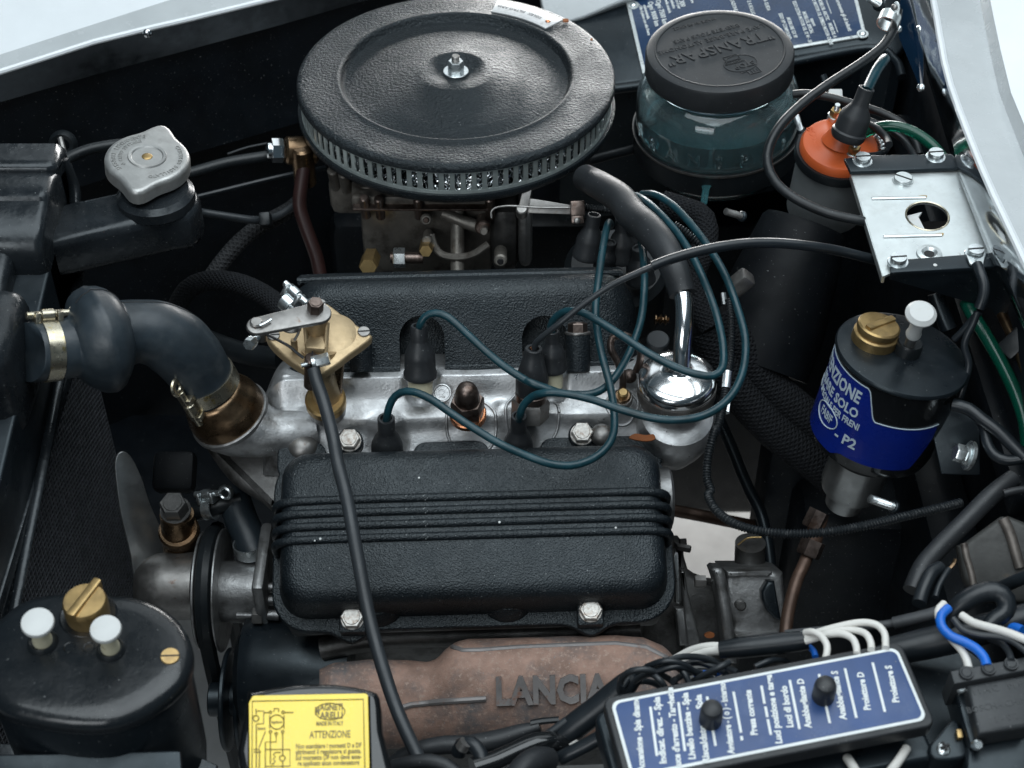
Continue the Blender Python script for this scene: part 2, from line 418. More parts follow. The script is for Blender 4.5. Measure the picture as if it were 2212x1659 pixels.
# ================================================================== setting
def sheet(rows):
    g = G(); n = len(rows[0])
    ids = [g.ring(r) for r in rows]
    for a, b in zip(ids, ids[1:]):
        for i in range(n - 1): g.f.append((a[i], a[i + 1], b[i + 1], b[i]))
    return g
def slab(M, sx, sy, sz, b=.004): return G().box(M, sx, sy, sz, b)
T3 = lambda x, y, z: Matrix.Translation(V((x, y, z)))
struct(slab(T3(0, .4, -.80), 6, 6, .1, 0), 'floor', M_['floor'])
# bulkhead at the cabin end, with a stiffening swage and a ledge
g = G(); g.box(T3(.392, .01, -.25), .02, 1.22, .70, .003)
g.box(T3(.376, .14, -.02), .016, .5, .03, .006); struct(g, 'bulkhead', M_['wallblack'])
# inner wing on the far side, following the wing edge
WE = [PZ(*p, .092) for p in ((-260, 220), (0, 158.5), (203, 93.5), (407, 44.7), (590, 0), (760, -40), (1000, -90))]
WE = [V((p.x, p.y, p.z)) for p in WE]
WL = [(-260, 285), (0, 221), (203, 162), (407, 107.7), (610, 52.8), (770, 6), (1010, -50)]
low = []
for e, q in zip(WE, WL):
    low.append(PP(q[0], q[1], e + V((0, .006, 0)), V((0, 1, 0))))
ext = [low[0] + V((0, .006, 0))] + [p + V((0, .008, .002)) for p in low[1:]]
end = V((.45, .57, .06)); ext2 = ext + [V((.15, .545, .05)), end]
rows = [ext2, [p + V((0, .012, -.05)) for p in ext2], [p + V((0, .0, -.12)) for p in ext2],
        [p + V((0, .03, -.135)) for p in ext2], [V((p.x, p.y + .05, -.36)) for p in ext2], [V((p.x, p.y + .06, -.745 if p.x < .0 else -.362)) for p in ext2]]
struct(sheet(rows), 'inner_wing', M_['wallblack'])
# near inner wing: shelf and drop wall under the fuse box
g = G()
g.box(T3(.14, -.45, -.075), 1.3, .24, .012, .004); g.box(T3(.14, -.336, -.16), 1.3, .012, .175, .004)
struct(g, 'inner_wing_near', M_['wallblack'])
# dark undertray behind the engine
g = G(); g.box(T3(-.28, .27, -.42), .50, .24, .02, .004); struct(g, 'undertray', M_['wallblack'])
g = G(); g.box(T3(.36, -.1, -.30), .05, .5, .36, .02); g.box(T3(.31, .05, -.42), .12, .10, .5, .02)
g.box(T3(.325, .09, -.42), .20, .05, .56, .01); g.box(T3(.15, .52, -.43), .7, .12, .47, .02)
struct(g, 'footwell', M_['wallblack'])
# ------------------------------------------------------------------ white wing with trim strip
wing = thing('car_wing', 'white painted car wing with chrome trim strip beside the round air cleaner', 'car wing', WE[1])
g = sheet([low, WE]); g.obj('trim_strip', M_['strip'], wing)
lip = [p + V((0, .004, .0025)) for p in WE]
g = G(); g.tube([p + V((0, .001, .001)) for p in WE], .0028, seg=8, step=.03); g.obj('trim_edge', M_['whitepaint'], wing)
gut = [PZ(*p, .100) for p in ((-260, 180), (0, 118), (163, 65), (366, 0), (540, -60), (720, -110), (960, -160))]
sheet([lip, gut]).obj('gutter', M_['greypaint'], wing)
r2 = [p + V((0, .03, .006)) for p in gut]; r3 = [p + V((-.02, .12, .03)) for p in gut]; r4 = [p + V((-.05, .5, .05)) for p in gut]
sheet([gut, r2, r3, r4]).obj('panel', M_['whitepaint'], wing)
sp = PP(*R(0, 0, 900)(908, 200), WE[2], V((0, 1, 0)))
g = G(); fr = frame(sp - V((0, .002, 0)), (0, -1, .15)); g.ball(fr, .0045, .5, 14); g.box(fr @ T3(0, 0, .0022), .008, .0012, .0008); g.obj('screw', M_['oldchrome'], wing)
# ------------------------------------------------------------------ white cowl on the right with chrome flange
cowl = thing('cowl_panel', 'white painted cowl with chrome flange and pale grey gutter beside the bulkhead', 'cowl panel', (.36, .1, .10))
zc = .118
inn = [(1958, -60), (1968, 30), (1981, 80), (2006, 173), (2062, 360), (2138, 554), (2200, 685), (2290, 880)]
edg = [(2000, -60), (2018, 30), (2030, 100), (2050, 190), (2118, 370), (2200, 548), (2280, 720), (2380, 920)]
E = [PZ(*p, zc + .012) for p in edg]
Lw = [PZ(*p, zc - .016) for p in inn]
E.append(E[-1] + V((.01, -.5, 0))); Lw.append(Lw[-1] + V((.01, -.5, 0)))
mid = [a.lerp(b, .5) + V((-.003, 0, -.004)) for a, b in zip(E, Lw)]
sheet([[p + V((.01, 0, -.008)) for p in Lw], Lw, mid, E]).obj('chrome_flange', M_['oldchrome'], cowl, sharp=60)
g = G(); g.tube([p + V((.0015, 0, .001)) for p in E], .0032, seg=8, step=.03); g.obj('flange_edge', M_['whitepaint'], cowl)
gv = [PZ(*p, zc + .010) for p in ((2106, -60), (2122, 30), (2140, 120), (2158, 200), (2225, 375), (2310, 550), (2390, 720), (2500, 920))]
g2 = [PZ(*p, zc + .022) for p in ((2128, -60), (2145, 30), (2162, 110), (2184, 200), (2256, 375), (2340, 550), (2420, 720), (2540, 920))]
gv.append(gv[-1] + V((.01, -.5, 0))); g2.append(g2[-1] + V((.01, -.5, 0)))
sheet([[p + V((.003, 0, .001)) for p in E], gv]).obj('gutter', M_['greypaint'], cowl)
sheet([gv, [a.lerp(b, .5) + V((.002, 0, .003)) for a, b in zip(gv, g2)], g2]).obj('step', M_['greypaint'], cowl)
sheet([g2, [p + V((.05, 0, .012)) for p in g2], [p + V((.6, 0, .06)) for p in g2]]).obj('panel', M_['whitepaint'], cowl)
r5 = R(2050, 0, 510)
for q in ((1100, 330),):
    i0 = PP(*r5(*q), mid[3], V((1, 0, -.2)).normalized()); fr = frame(i0 + V((-.003, 0, 0)), (-1, -.2, .3))
    g = G(); g.ball(fr, .0045, .5, 14); g.box(fr @ T3(0, 0, .0022), .007, .0012, .0008); g.obj('screw', M_['zincbolt'], cowl)
# dark blue glossy triangular shield between bulkhead panel and flange
o = P(*r5(1000, 400), 1.335); n = V((-.45, -.75, .5)).normalized(); fr = frame(o, n); fi = fr.inverted()
ol = [fi @ PP(*r5(*q), o, n) for q in ((870, -60), (960, -60), (1030, 230), (1080, 440), (1118, 560), (1118, 930), (1095, 975), (1060, 900), (860, 420), (845, 330))]
sh = thing('shield_sheet', 'dark blue glossy triangular sheet held by tiny screws beside the cowl flange', 'shield', o)
G().prism(fr, [(p.x, p.y) for p in ol], -.0012, 0, .0004).obj('sheet', M_['glassblue'], sh)
for q in ((845, 315), (1092, 950)):
    c = PP(*r5(*q), o, n); G().ball(frame(c, n), .0036, .6, 12).obj('screw', M_['zincbolt'], sh)
# black sloping panel under the enamel plate, with rolled lip
r3z = R(1500, 0, 900)
pn = V((-.05, -.22, .97)).normalized(); po = PZ(1630, 125, .035)
pan = [PP(*q, po, pn) for q in ((1240, 190), (1395, 172), (1875, 92), (1935, 120), (1985, 60), (1960, -120), (1700, -120), (1330, -120), (1225, 60))]
fr = frame(po, pn); fi = fr.inverted()
g = G().prism(fr, [((fi @ p).x, (fi @ p).y) for p in pan], -.010, -.0015, .004)
lipw = [PP(*q, po, pn) - pn * .004 for q in ((1215, 198), (1395, 178), (1640, 142), (1875, 98), (1935, 124), (1950, 160))]
g.tube(lipw, .0045, seg=10)
g2_ = [p - V((0, -.012, .16)) for p in lipw]
a = g.ring([p + V((0, .008, 0)) for p in lipw]); b = g.ring(g2_)
for i in range(len(a) - 1): g.f.append((a[i], a[i + 1], b[i + 1], b[i]))
struct(g, 'scuttle_panel', M_['black'])
# pale ledge peeping behind the air cleaner
g = G(); lp = [PP(*q, po + V((0, .05, .0)), V((0, -.6, .8)).normalized()) for q in ((1180, 62), (1262, 38), (1400, -20), (1400, -90), (1150, -90))]
fr = frame(lp[0], V((0, -.6, .8))); fi = fr.inverted()
g.prism(fr, [((fi @ p).x, (fi @ p).y) for p in lp], -.01, 0, .003); struct(g, 'scuttle_ledge', M_['greypaint'])
# ------------------------------------------------------------------ enamel lubrication plate
c4 = [PP(*q, po, pn) for q in ((1388, 160), (1872, 79), (1838, -60), (1342, -40))]
ctr = sum(c4, V()) / 4
ex = (c4[1] - c4[0]).normalized(); fr = frame(ctr, pn, ex); fi = fr.inverted()
q2 = [((fi @ p).x, (fi @ p).y) for p in c4]
lub = thing('lubrication_plate', 'dark blue enamel plate with white lubrication table behind the glass jar', 'metal plate', ctr)
G().prism(fr, q2, -.001, .0008, .0003).obj('plate_edge', M_['plateedge'], lub)
G().prism(fr, inset(q2, .0035), -.0008, .0012, .0002).obj('enamel_face', M_['blueplate'], lub)
for q in ((1368, 13), (1863, 75)):
    c = PP(*q, po, pn); f = frame(c, pn); g = G(); g.cyl(f, .0058, .0, .0016, .0004, 20); g.obj('corner_tab', M_['plateedge'], lub)
    g = G(); g.ball(f @ T3(0, 0, .0016), .0035, .5, 14); g.obj('rivet', M_['zincbolt'], lub)
rl = R(1540, 0, 460)
td = (PP(*r3z(1290, 270), po, pn) - PP(*r3z(1190, 15), po, pn)).normalized()
def plate_text(s, q, reg, size, sx=1.0, al='LEFT'):
    c = PP(*reg(*q), po, pn) + pn * .0016
    lettering(s, frame(c, pn, td), size, .0003, M_['printwhite'], lub, align=al, bold=.00009, sx=sx)
for s, q, z, sx in (('Ogni 9000 km', (405, 35), .0072, .85), ('Ogni 7500 km', (500, 15), .0072, .85), ('chilometrale.', (340, 75), .0044, .9),
                ('- Olio il pieno con olio fresco', (285, 65), .0044, .85), ('nella scatola', (600, 10), .0044, .9), ('Sostituire', (660, -10), .0044, .9),
                ('filtro il per', (718, -20), .0044, .9), ("l'300", (775, 0), .0072, .85), ('lubrificare', (880, -80), .0044, .9), ('GRADAZIONE', (1365, -60), .0052, .75),
                ('OLIO E A ROLLIO', (1560, -60), .0052, .75), ('DELLA GUIDA', (1760, -60), .0052, .75),
                ('ESSO XP COMPOUND', (1970, 175), .0052, .72), ('MOBILUBE GX 90', (2065, 225), .0052, .72)):
    plate_text(s, q, rl, z, sx)
for s, q, z, sx in (('ESSO EXTRA MOTOR OIL 10 W - 30', (1190, 15), .0052, .72), ('MOBILOIL SPECIAL', (1250, 80), .0052, .72), ('oppure', (1300, 120), .0052, .72),
                ('MOBILOIL ARCTIC', (1345, 0), .0052, .72), ('ESSO MOTOR OIL 20W', (1300, -20), .0052, .72), ('ESSO MOTOR OIL 30', (1360, 130), .0052, .72),
                ('MOBILOIL A', (1408, 150), .0052, .72), ('rifornimento gli oli indicati:', (1450, -10), .0056, .8)):
    plate_text(s, q, r3z, z, sx)
for a_, b_ in (((1390, 10), (1420, 90)), ((1432, 130), (1460, 205))):
    pa = PP(*r3z(*a_), po, pn) + pn * .0014; pb = PP(*r3z(*b_), po, pn) + pn * .0014
    G().tube([pa, pb], .0004, seg=6).obj('arrow_line', M_['printwhite'], lub)
# ------------------------------------------------------------------ washer jar
JD = 1.40; jl = P(1555, 103, JD)
jax = axis_img(1555, 103, 2.5, 33.5); jf = frame(jl, jax, (1, 0, 0))
jar = thing('washer_jar', 'round glass washer fluid jar with wide black embossed lid in a strap', 'glass jar', jl - jax * .115)
RL = .0660
G().lathe([(0, -.0016), (.0560, -.0016), (.0565, -.0008), (.0575, -.0006), (.0580, -.0014), (.0615, -.0014), (RL - .0012, -.0026), (RL, -.0050), (RL + .0004, -.0230), (RL - .001, -.0240), (RL - .004, -.0235), (.058, -.006), (0, -.006)], jf, 72).obj('lid', M_['softrub'], jar)
lid = jar.children[0]
out = [(.0605, -.024), (.0612, -.0275), (.0602, -.0295), (.0625, -.0315), (.0665, -.0345), (.0702, -.0395), (.0728, -.0460), (.0742, -.0540), (.0746, -.0640), (.0742, -.0800), (.0730, -.108), (.0680, -.119), (.04, -.122), (0, -.122)]
inn_ = [(0, -.1185), (.04, -.1185), (.0655, -.116), (.0700, -.106), (.0712, -.080), (.0716, -.064), (.0711, -.0545), (.0698, -.0475), (.0672, -.0420), (.0640, -.0378), (.0600, -.0345), (.0575, -.0305), (.0575, -.024), (.0605, -.024)]
G().lathe(out[:] + inn_, jf, 72).obj('glass', M_['glass'], jar, sharp=60)
glass = jar.children[1]
G().lathe([(0, -.1183), (.04, -.1183), (.0653, -.1158), (.0698, -.106), (.0710, -.080), (.0714, -.064), (.0711, -.0580), (0, -.0580)], jf, 72).obj('fluid', M_['fluid'], jar)
G().lathe([(.0746, -.084), (.0762, -.083), (.0768, -.085), (.0768, -.107), (.0752, -.108), (.0746, -.107), (.0746, -.084)], jf, 72).obj('strap', M_['rubber'], jar)
G().lathe([(.0752, -.085), (.0772, -.0835), (.0777, -.0835), (.0774, -.086)], jf, 72).obj('strap_rim', M_['steel'], jar)
# tail of the jar holder below
g = G(); tb = P(1520, 440, 1.355); g.tube([jl - jax * .11 + V((-.012, -.05, 0)), tb], [.008, .003], seg=8, sq=.3); g.obj('drain_spout', M_['fluid'], jar)
# embossed lettering on lid: read from the opposite wing
ta = rad(200.5); tx = jf.to_3x3() @ V((math.cos(ta), math.sin(ta), 0)); ty = jax.cross(tx)
def lidtext(s, u, v, size, sx=1, dep=.0007, bold=.0, sp=1.0):
    lettering(s, frame(jl + tx * u + ty * v - jax * .0014, jax, tx), size, dep, M_['softrub'], lid, sx=sx, bold=bold, space=sp)
lidtext('"TRANSPAR"', 0, -.0015, .0195, .95, .0016, .0002)
lidtext('LAVE PARE-BRISE AUTONOME', 0, -.0175, .0082, .95, .0007, .00005)
lidtext('BREVETE TOUS PAYS', 0, -.0275, .0074, .95, .0007, .00005)
lidtext('MADE IN FRANCE', .003, -.0465, .0058, .9, .0006, .00005)
eo = jl + tx * -.0065 + ty * .0275 - jax * .0013
g = G(); g.tube([eo + tx * .0150 * math.cos(a) + ty * .0125 * math.sin(a) for a in [2 * math.pi * i / 40 for i in range(41)]], .00035, seg=6, step=.003); g.obj('emblem_ring', M_['softrub'], lid)
lettering('STOP', frame(eo + tx * -.002 + ty * .004, jax, tx), .0095, .0009, M_['softrub'], lid, sx=.85)
lettering('INTER-LANDING', frame(eo + tx * .004 - ty * .003, jax, tx), .0024, .0007, M_['softrub'], lid)
lettering('TRANSPORTS', frame(eo + tx * .004 - ty * .0065, jax, tx), .0024, .0007, M_['softrub'], lid)
g = G()
def line(*pts): g.tube([eo + tx * a + ty * b for a, b in pts], .00035, seg=6, step=.004, spline=False)
line((-.003, -.008), (-.003, -.014), (.010, -.014), (.011, -.004)); line((-.006, -.002), (.012, -.002))
line((-.010, .009), (-.011, .019), (-.0005, .019), (.0005, .014), (.0055, .0145), (.006, .012))
for k in range(3): line((-.0085 + k * .0027, .0135), (-.009 + k * .0027, .019))
g.obj('emblem_hand', M_['softrub'], lid)
# raised letters round the glass
for k, ch in enumerate('TRANSPAR'):
    a = rad(-90 - 62 + k * 17.5 - 12); dn = jf.to_3x3() @ V((math.cos(a), math.sin(a), 0))
    lettering(ch, frame(jl - jax * .0715 + dn * .0745, dn, jax.cross(dn)), .017, .0016, M_['glass'], glass)
# ------------------------------------------------------------------ ignition coil
cz = R(1500, 0, 900)
cpx = cz(1475, 885); cc = P(*cpx, 1.315); cax = axis_img(cpx[0], cpx[1], 14, 42)
cf = frame(cc, cax)
coil = thing('ignition_coil', 'ignition coil with orange cap and black rubber boot beside the zinc bracket plate', 'ignition coil', cc - cax * .12)
RO = .0327
G().lathe([(0, .003), (.018, .003), (.020, .0015), (RO - .005, .0012), (RO - .002, .0002), (RO, -.003), (RO, -.0085), (RO - .001, -.0095), (0, -.0095)], cf, 56).obj('cap', M_['orange'], coil)
cap = coil.children[0]
g = G(); g.lathe([(.0165, .002), (.0140, .006), (.0115, .012), (.010, .024), (0, .024)], frame(cc, axis_img(*cpx, 19, 30)), 32); g.obj('tower', M_['orange'], coil)
G().lathe([(RO - .001, -.0075), (RO + .0025, -.0070), (RO + .0034, -.009), (RO + .0034, -.0155), (RO + .0015, -.017), (RO - .001, -.0168), (0, -.0168)], cf, 56).obj('crimp_ring', M_['rubber'], coil)
G().lathe([(0, -.0166), (RO - .001, -.0166), (RO, -.020), (RO, -.075), (RO - .004, -.078), (0, -.078)], cf, 56).obj('can', M_['coilgrey'], coil)
lettering('BOSCH', frame(PP(*cz(1320, 850), cc + cax * .0012, cax) , cax, cf.to_3x3() @ V((.25, -.97, 0))), .0085, .0007, M_['orange'], cap)
for q in ((1447, 700), (1560, 925)):
    c = PP(*cz(*q), cc + cax * .006, cax); f = frame(c, cax)
    g = G(); g.cyl(f, .0062, -.010, -.001, .0006, 18); g.obj('terminal_washer', M_['zincbolt'], coil)
    t = G().hexa(f, .0088, -.001, .0046).obj('terminal_nut', M_['brass'], coil)
    g = G(); g.tube([c + cax * .004, c + cax * .0105], .0021, seg=10, rib=(.0008, .00018)); g.obj('terminal_stud', M_['zincbolt'], t)
b0 = P(*cz(1522, 832), 1.284); b1 = P(*cz(1640, 540), 1.262); bx = (b1 - b0).normalized(); L = (b1 - b0).length; f = frame(b0, bx); k = m(1 / 2.458 / 1.1573, 1.28)
G().lathe([(0, -.002), (96 * k, -.003), (108 * k, 0), (109 * k, .09 * L), (98 * k, .12 * L), (98 * k, .38 * L), (92 * k, .46 * L), (58 * k, .62 * L), (50 * k, .70 * L), (50 * k, .99 * L), (46 * k, L), (34 * k, L), (32 * k, .9 * L), (0, .9 * L)], f, 40).obj('boot', M_['softrub'], coil)
G().tube(trace(cz, [(1636, 560), (1665, 500), (1700, 430), (1735, 380), (1750, 362)], 1.266, 1.30), m(34 / 2.845, 1.27), seg=14).obj('lead', M_['teal'], coil)
# black drum the coil is clamped to
bot = P(*cz(1180, 1650), 1.33)
dax = (P(*cz(1440, 960), 1.325) - bot).normalized(); f = frame(P(*cz(1270, 1360), 1.345), dax)
g = G().lathe([(0, -.002), (.0345, -.002), (.0375, -.006), (.044, -.050), (.049, -.09), (.049, -.13), (0, -.13)], f, 48)
tag(g.obj('coil_drum', M_['drum']), 'black tapered drum under the ignition coil', 'drum')
# ================================================================== air cleaner
AC = P(985, 158, 1.385); AX = V((0, 0, 1)); RA = .1400
ac = thing('air_cleaner', 'large round black crinkle painted air cleaner with slotted steel band', 'air cleaner', AC - V((0, 0, .045)))
f = frame(AC, AX)
prof = [(0, .0012), (.006, .0012), (.011, .0010), (.016, .0016), (.021, .0034), (.027, .0050), (.034, .0044), (.044, .0022), (.060, -.0006), (.080, -.0036), (.0945, -.0064), (.0982, -.0060), (.1000, -.0042), (.1011, -.0013), (.1024, .0004), (.1040, .0010), (.1060, .0004),
        (.110, .0000), (.128, -.0006), (.1355, -.0010), (.1385, -.0020), (.1399, -.0040), (.1401, -.0075), (.1392, -.0082), (.130, -.007), (0, -.010)]
G().lathe(prof, f, 128).obj('lid', M_['crinklelid'], ac)
lid = ac.children[0]
HB = .0228; zt = -.0078; zb = zt - HB
G().lathe([(.1362, zt + .001), (.1378, zt + .001), (.1378, zt - .0022), (.1362, zt - .0022), (.1362, zt + .001)], f, 128).obj('top_rail', M_['band'], ac)
G().lathe([(.1362, zb + .0036), (.1378, zb + .0036), (.1380, zb), (.1362, zb - .001), (.1362, zb + .0036)], f, 128).obj('bottom_rail', M_['band'], ac)
NS = 96; hw = .1370 * math.pi / NS
o2 = []
sw = hw * .46; fl = hw * .96; zf0 = zb + .0030; zf1 = zb + .0080
pts = [(fl, zf0)] + [(lerp(sw, fl, (1 - math.sin(a)) ), lerp(zf0, zf1, 1 - math.cos(a)) ) for a in [rad(x) for x in (20, 45, 70, 90)]] + [(sw, zt)]
poly = pts + [(-x, z) for x, z in reversed(pts)]
gs = G()
ri = gs.ring([(V((.1364 + 0, x, z))) for x, z in poly]); ro = gs.ring([V((.1376, x, z)) for x, z in poly])
gs.bridge(ri, ro); gs.cap(ri, True); gs.cap(ro)
slat = gs.mesh('slat', M_['band'])
for i in range(NS):
    inst(slat, 'slat', f @ Matrix.Rotation(2 * math.pi * i / NS, 4, 'Z'), ac)
G().lathe([(.1285, zt), (.1285, zb - .002)], f, 64).obj('filter_core', M_['dark'], ac)
g = G()
for i in range(1300):
    a = random.uniform(rad(175), rad(365)); r0 = random.uniform(.1300, .1348); z0 = random.uniform(zb + .002, zt - .002)
    pts = []
    ph = random.uniform(0, 6.28); s = random.uniform(.003, .007); k = random.choice((-1, 1))
    for j in range(5):
        t = j / 4; aa = a + k * t * s * 2.2 / .13 * .8 + .012 * math.sin(ph + t * 6)
        pts.append(f @ V(((r0 + .0012 * math.cos(ph + t * 7)) * math.cos(aa), (r0 + .0012 * math.cos(ph + t * 7)) * math.sin(aa), z0 + s * .5 * math.sin(ph + t * 5.5))))
    g.tube(pts, random.uniform(.0003, .0006), seg=3, step=.0014, caps=False)
tag(g.obj('filter_mesh', M_['mesh'], ac), kind='stuff')
G().lathe([(.1365, zb + .0005), (.1408, zb + .0010), (.1414, zb - .0015), (.1400, zb - .006), (.1350, zb - .0105), (.120, zb - .0135), (.07, zb - .015), (0, zb - .015)], f, 128).obj('base_pan', M_['crinkle'], ac)
c = f @ V((0, 0, .0012))
G().cyl(frame(c, AX), .0112, 0, .0014, .0003, 40).obj('washer', M_['zincbolt'], ac)
nut = G().hexa(frame(c + V((0, 0, .0014)), (.02, .02, 1)), .0122, 0, .0098).obj('nut', M_['zincbolt'], ac)
G().tube([c + V((0, 0, .010)), c + V((0, 0, .0165))], .0033, seg=14, rib=(.0011, .0003)).obj('stud', M_['steel'], nut)
g = G(); a0, a1 = rad(43), rad(74); n = 26
outer = [( .1315 * math.cos(lerp(a0, a1, i / n)), .1315 * math.sin(lerp(a0, a1, i / n))) for i in range(n + 1)]
inner = [( .1090 * math.cos(lerp(a1, a0, i / n)), .1090 * math.sin(lerp(a1, a0, i / n))) for i in range(n + 1)]
g.prism(f @ T3(0, 0, .0004), outer + inner, -.0006, .0008, .0002); npl = g.obj('name_strip', mat('worn_aluminium', (.66, .66, .66), .42, .6, var=.1, vscale=200, col2=(.40, .39, .38), c2=(250, .55, .7)), ac)
pr = f @ V((.1195 * math.cos(rad(46.5)), .1195 * math.sin(rad(46.5)), .0012)); G().ball(frame(pr, AX), .0026, .5, 12).obj('rivet', M_['copper'], npl)
for aa, s in ((54, 'SOLEX'), (66, 'FILTRO ARIA')):
    p = f @ V((.1195 * math.cos(rad(aa)), .1195 * math.sin(rad(aa)), .0013)); lettering(s, frame(p, AX, (-math.sin(rad(aa)), math.cos(rad(aa)), 0)), .005, .0002, M_['grey'], npl)
for q, rr in (((1222, 44), .0030), ((1278, 85), .0012)):
    p = PZ(*q, AC.z + .0002); G().cyl(frame(p, AX), rr, -.0008, .0004, 0, 12).obj('rust_spot', M_['rust'], lid)
# ================================================================== carburettor
cb = R(700, 0, 900)
kz = lambda z, d: m(z / 2.458 / 1.157324, d)
DC = 1.352
carb = thing('carburettor', 'dark oily cast carburettor under the round air cleaner', 'carburettor', P(960, 640, DC + .05))
def cbx(zx0, zy0, zx1, zy1, d, depth, b=.004):
    """block whose front face covers a photo rectangle, standing upright"""
    p0 = P(*cb((zx0 + zx1) / 2, zy0), d); w_ = kz(zx1 - zx0, d)
    hgt = (kz(zy1 - zy0, d)) / math.cos(rad(37)) * 1.0
    c_ = p0 + V((0, depth / 2, -hgt / 2))
    return frame(c_, (0, 0, 1)), w_, depth, hgt, b
g = G(); g.box(*cbx(480, 1180, 1300, 1700, DC, .09, .006)); g.box(*cbx(290, 1120, 560, 1330, DC + .03, .06, .008)); g.obj('body', M_['carb'], carb)
g = G(); g.box(*cbx(430, 1210, 1290, 1290, DC - .012, .10, .004)); g.box(*cbx(470, 1150, 900, 1225, DC - .006, .10, .006)); g.obj('top_cover', M_['carb'], carb)
g = G(); g.box(*cbx(445, 1285, 1280, 1300, DC - .012, .10, .001)); g.obj('gasket', M_['brownsteel'], carb)
g = G(); g.box(*cbx(1290, 1300, 1470, 1700, DC + .004, .07, .010)); g.obj('throttle_barrel', M_['darkcast'], carb)
g = G(); g.box(*cbx(1466, 1310, 1552, 1660, DC - .004, .06, .006)); g.obj('side_flange', M_['cast'], carb)
def disc(q, r, h, mt, name, par, d=DC, n=(0, -.92, .38), hexn=False, seg=20):
    c_ = P(*cb(*q), d); fr_ = frame(c_, n)
    gg = G()
    if hexn: gg.hexa(fr_, r * 1.75, -.02, h)
    else: gg.cyl(fr_, r, -.02, h, min(r, h) * .25 if h > 0 else 0, seg)
    return gg.obj(name, mt, par)
disc((900, 1340), kz(36, DC), .006, M_['carb'], 'boss', carb); disc((900, 1340), kz(18, DC), .008, M_['brownsteel'], 'screw', carb)
disc((905, 1470), kz(30, DC), .006, M_['carb'], 'boss', carb)
disc((900, 1520), kz(42, DC), .012, M_['brass'], 'brass_plug', carb, DC - .002, hexn=True)
disc((550, 1615), kz(58, DC), .014, M_['brass'], 'brass_plug', carb, DC - .004, hexn=True)
disc((1245, 1390), kz(48, DC), .006, M_['brownsteel'], 'linkage_disc', carb); disc((1255, 1395), kz(24, DC), .016, M_['carb'], 'pivot_screw', carb)
disc((1355, 1580), kz(40, DC), .012, M_['carb'], 'spigot', carb); disc((1355, 1584), kz(20, DC), .0125, M_['dark'], 'spigot_bore', carb)
g = G(); g.tube(trace(cb, [(1000, 1310), (1150, 1370), (1240, 1395)], DC + .006), kz(40, DC), seg=10); g.obj('casting_rib', M_['carb'], carb)
g = G(); g.tube(trace(cb, [(930, 1440), (945, 1500), (990, 1560), (1070, 1580), (1180, 1565), (1280, 1500)], DC + .004), kz(24, DC), seg=8); g.obj('casting_rib', M_['carb'], carb)
g = G(); g.tube(trace(cb, [(1090, 1290), (1090, 1700)], DC + .010), kz(44, DC), seg=10); g.obj('casting_rib', M_['carb'], carb)
g = G(); g.tube(trace(cb, [(680, 1583), (760, 1585), (880, 1585)], DC - .002), kz(36, DC), seg=12); g.obj('jet_holder', M_['brownsteel'], carb)
p = trace(cb, [(740, 1583), (690, 1583)], DC - .004); G().hexa(frame(p[0], p[1] - p[0]), .015, -.004, .006).obj('jet_nut', M_['zincbolt'], carb)
for q in ((520, 1245), (610, 1250), (850, 1250), (1290, 1250)):
    disc(q, kz(30, DC), .008, M_['brownsteel'], 'cover_screw', carb, DC - .012, (0, -.3, .95))
for q in ((330, 1080), (395, 1100)):
    disc(q, kz(34, DC), .01, M_['carb'], 'boss', carb, DC + .02, (0, -.4, .9))
# throttle lever with cable clamp
tl = thing('throttle_lever', 'flat steel throttle lever with cable clamp under the air cleaner edge', 'lever', P(*cb(1500, 1280), 1.335))
o_ = P(*cb(1500, 1280), 1.325); n_ = V((0, -.8, .6)).normalized(); fr = frame(o_, n_); fi = fr.inverted()
def onp(reg, qs, o_, n_):
    fi_ = frame(o_, n_).inverted(); return [((fi_ @ PP(*reg(*q), o_, n_)).x, (fi_ @ PP(*reg(*q), o_, n_)).y) for q in qs]
G().prism(fr, onp(cb, ((1500, 1215), (1560, 1222), (1800, 1262), (1800, 1318), (1540, 1310), (1490, 1300)), o_, n_), -.0015, .0015, .0004).obj('arm', M_['steel'], tl)
G().prism(frame(o_ + n_ * .003, n_), onp(cb, ((1490, 1170), (1545, 1165), (1520, 1300), (1460, 1300)), o_, n_), -.001, .0018, .0004).obj('upright', M_['steel'], tl)
g = G(); g.cyl(frame(P(*cb(1485, 1300), 1.325), (0, -.45, .9)), kz(36, 1.325), -.006, .006, .001, 20); g.obj('pivot', M_['steel'], tl)
G().tube(trace(cb, [(1300, 1340), (1300, 1300), (1330, 1275), (1400, 1265), (1480, 1268), (1600, 1275), (1780, 1275)], 1.320), kz(7, 1.32), seg=8).obj('rod', M_['steel'], tl)
c_ = P(*cb(1828, 1280), 1.318); G().box(frame(c_, n_, (1, .05, 0)), kz(90, 1.32), kz(95, 1.32), .014, .0015).obj('clamp_block', M_['brownsteel'], tl)
c_ = P(*cb(1828, 1345), 1.318); G().box(frame(c_, n_, (1, .05, 0)), kz(80, 1.32), kz(60, 1.32), .010, .0015).obj('clamp_foot', M_['brownsteel'], tl)
G().ball(frame(P(*cb(1825, 1357), 1.310), n_), kz(20, 1.32), .5, 12).obj('clamp_screw', M_['steel'], tl)
g = G(); g.tube(trace(cb, [(1860, 1275), (1960, 1285), (2060, 1300), (2130, 1330), (2200, 1370), (2260, 1410)], 1.325, 1.345), kz(23, 1.33), seg=12, rib=(.0022, .00045))
tag(g.obj('throttle_cable', M_['rubber']), 'short ribbed black cable leaving the throttle lever clamp', 'cable')
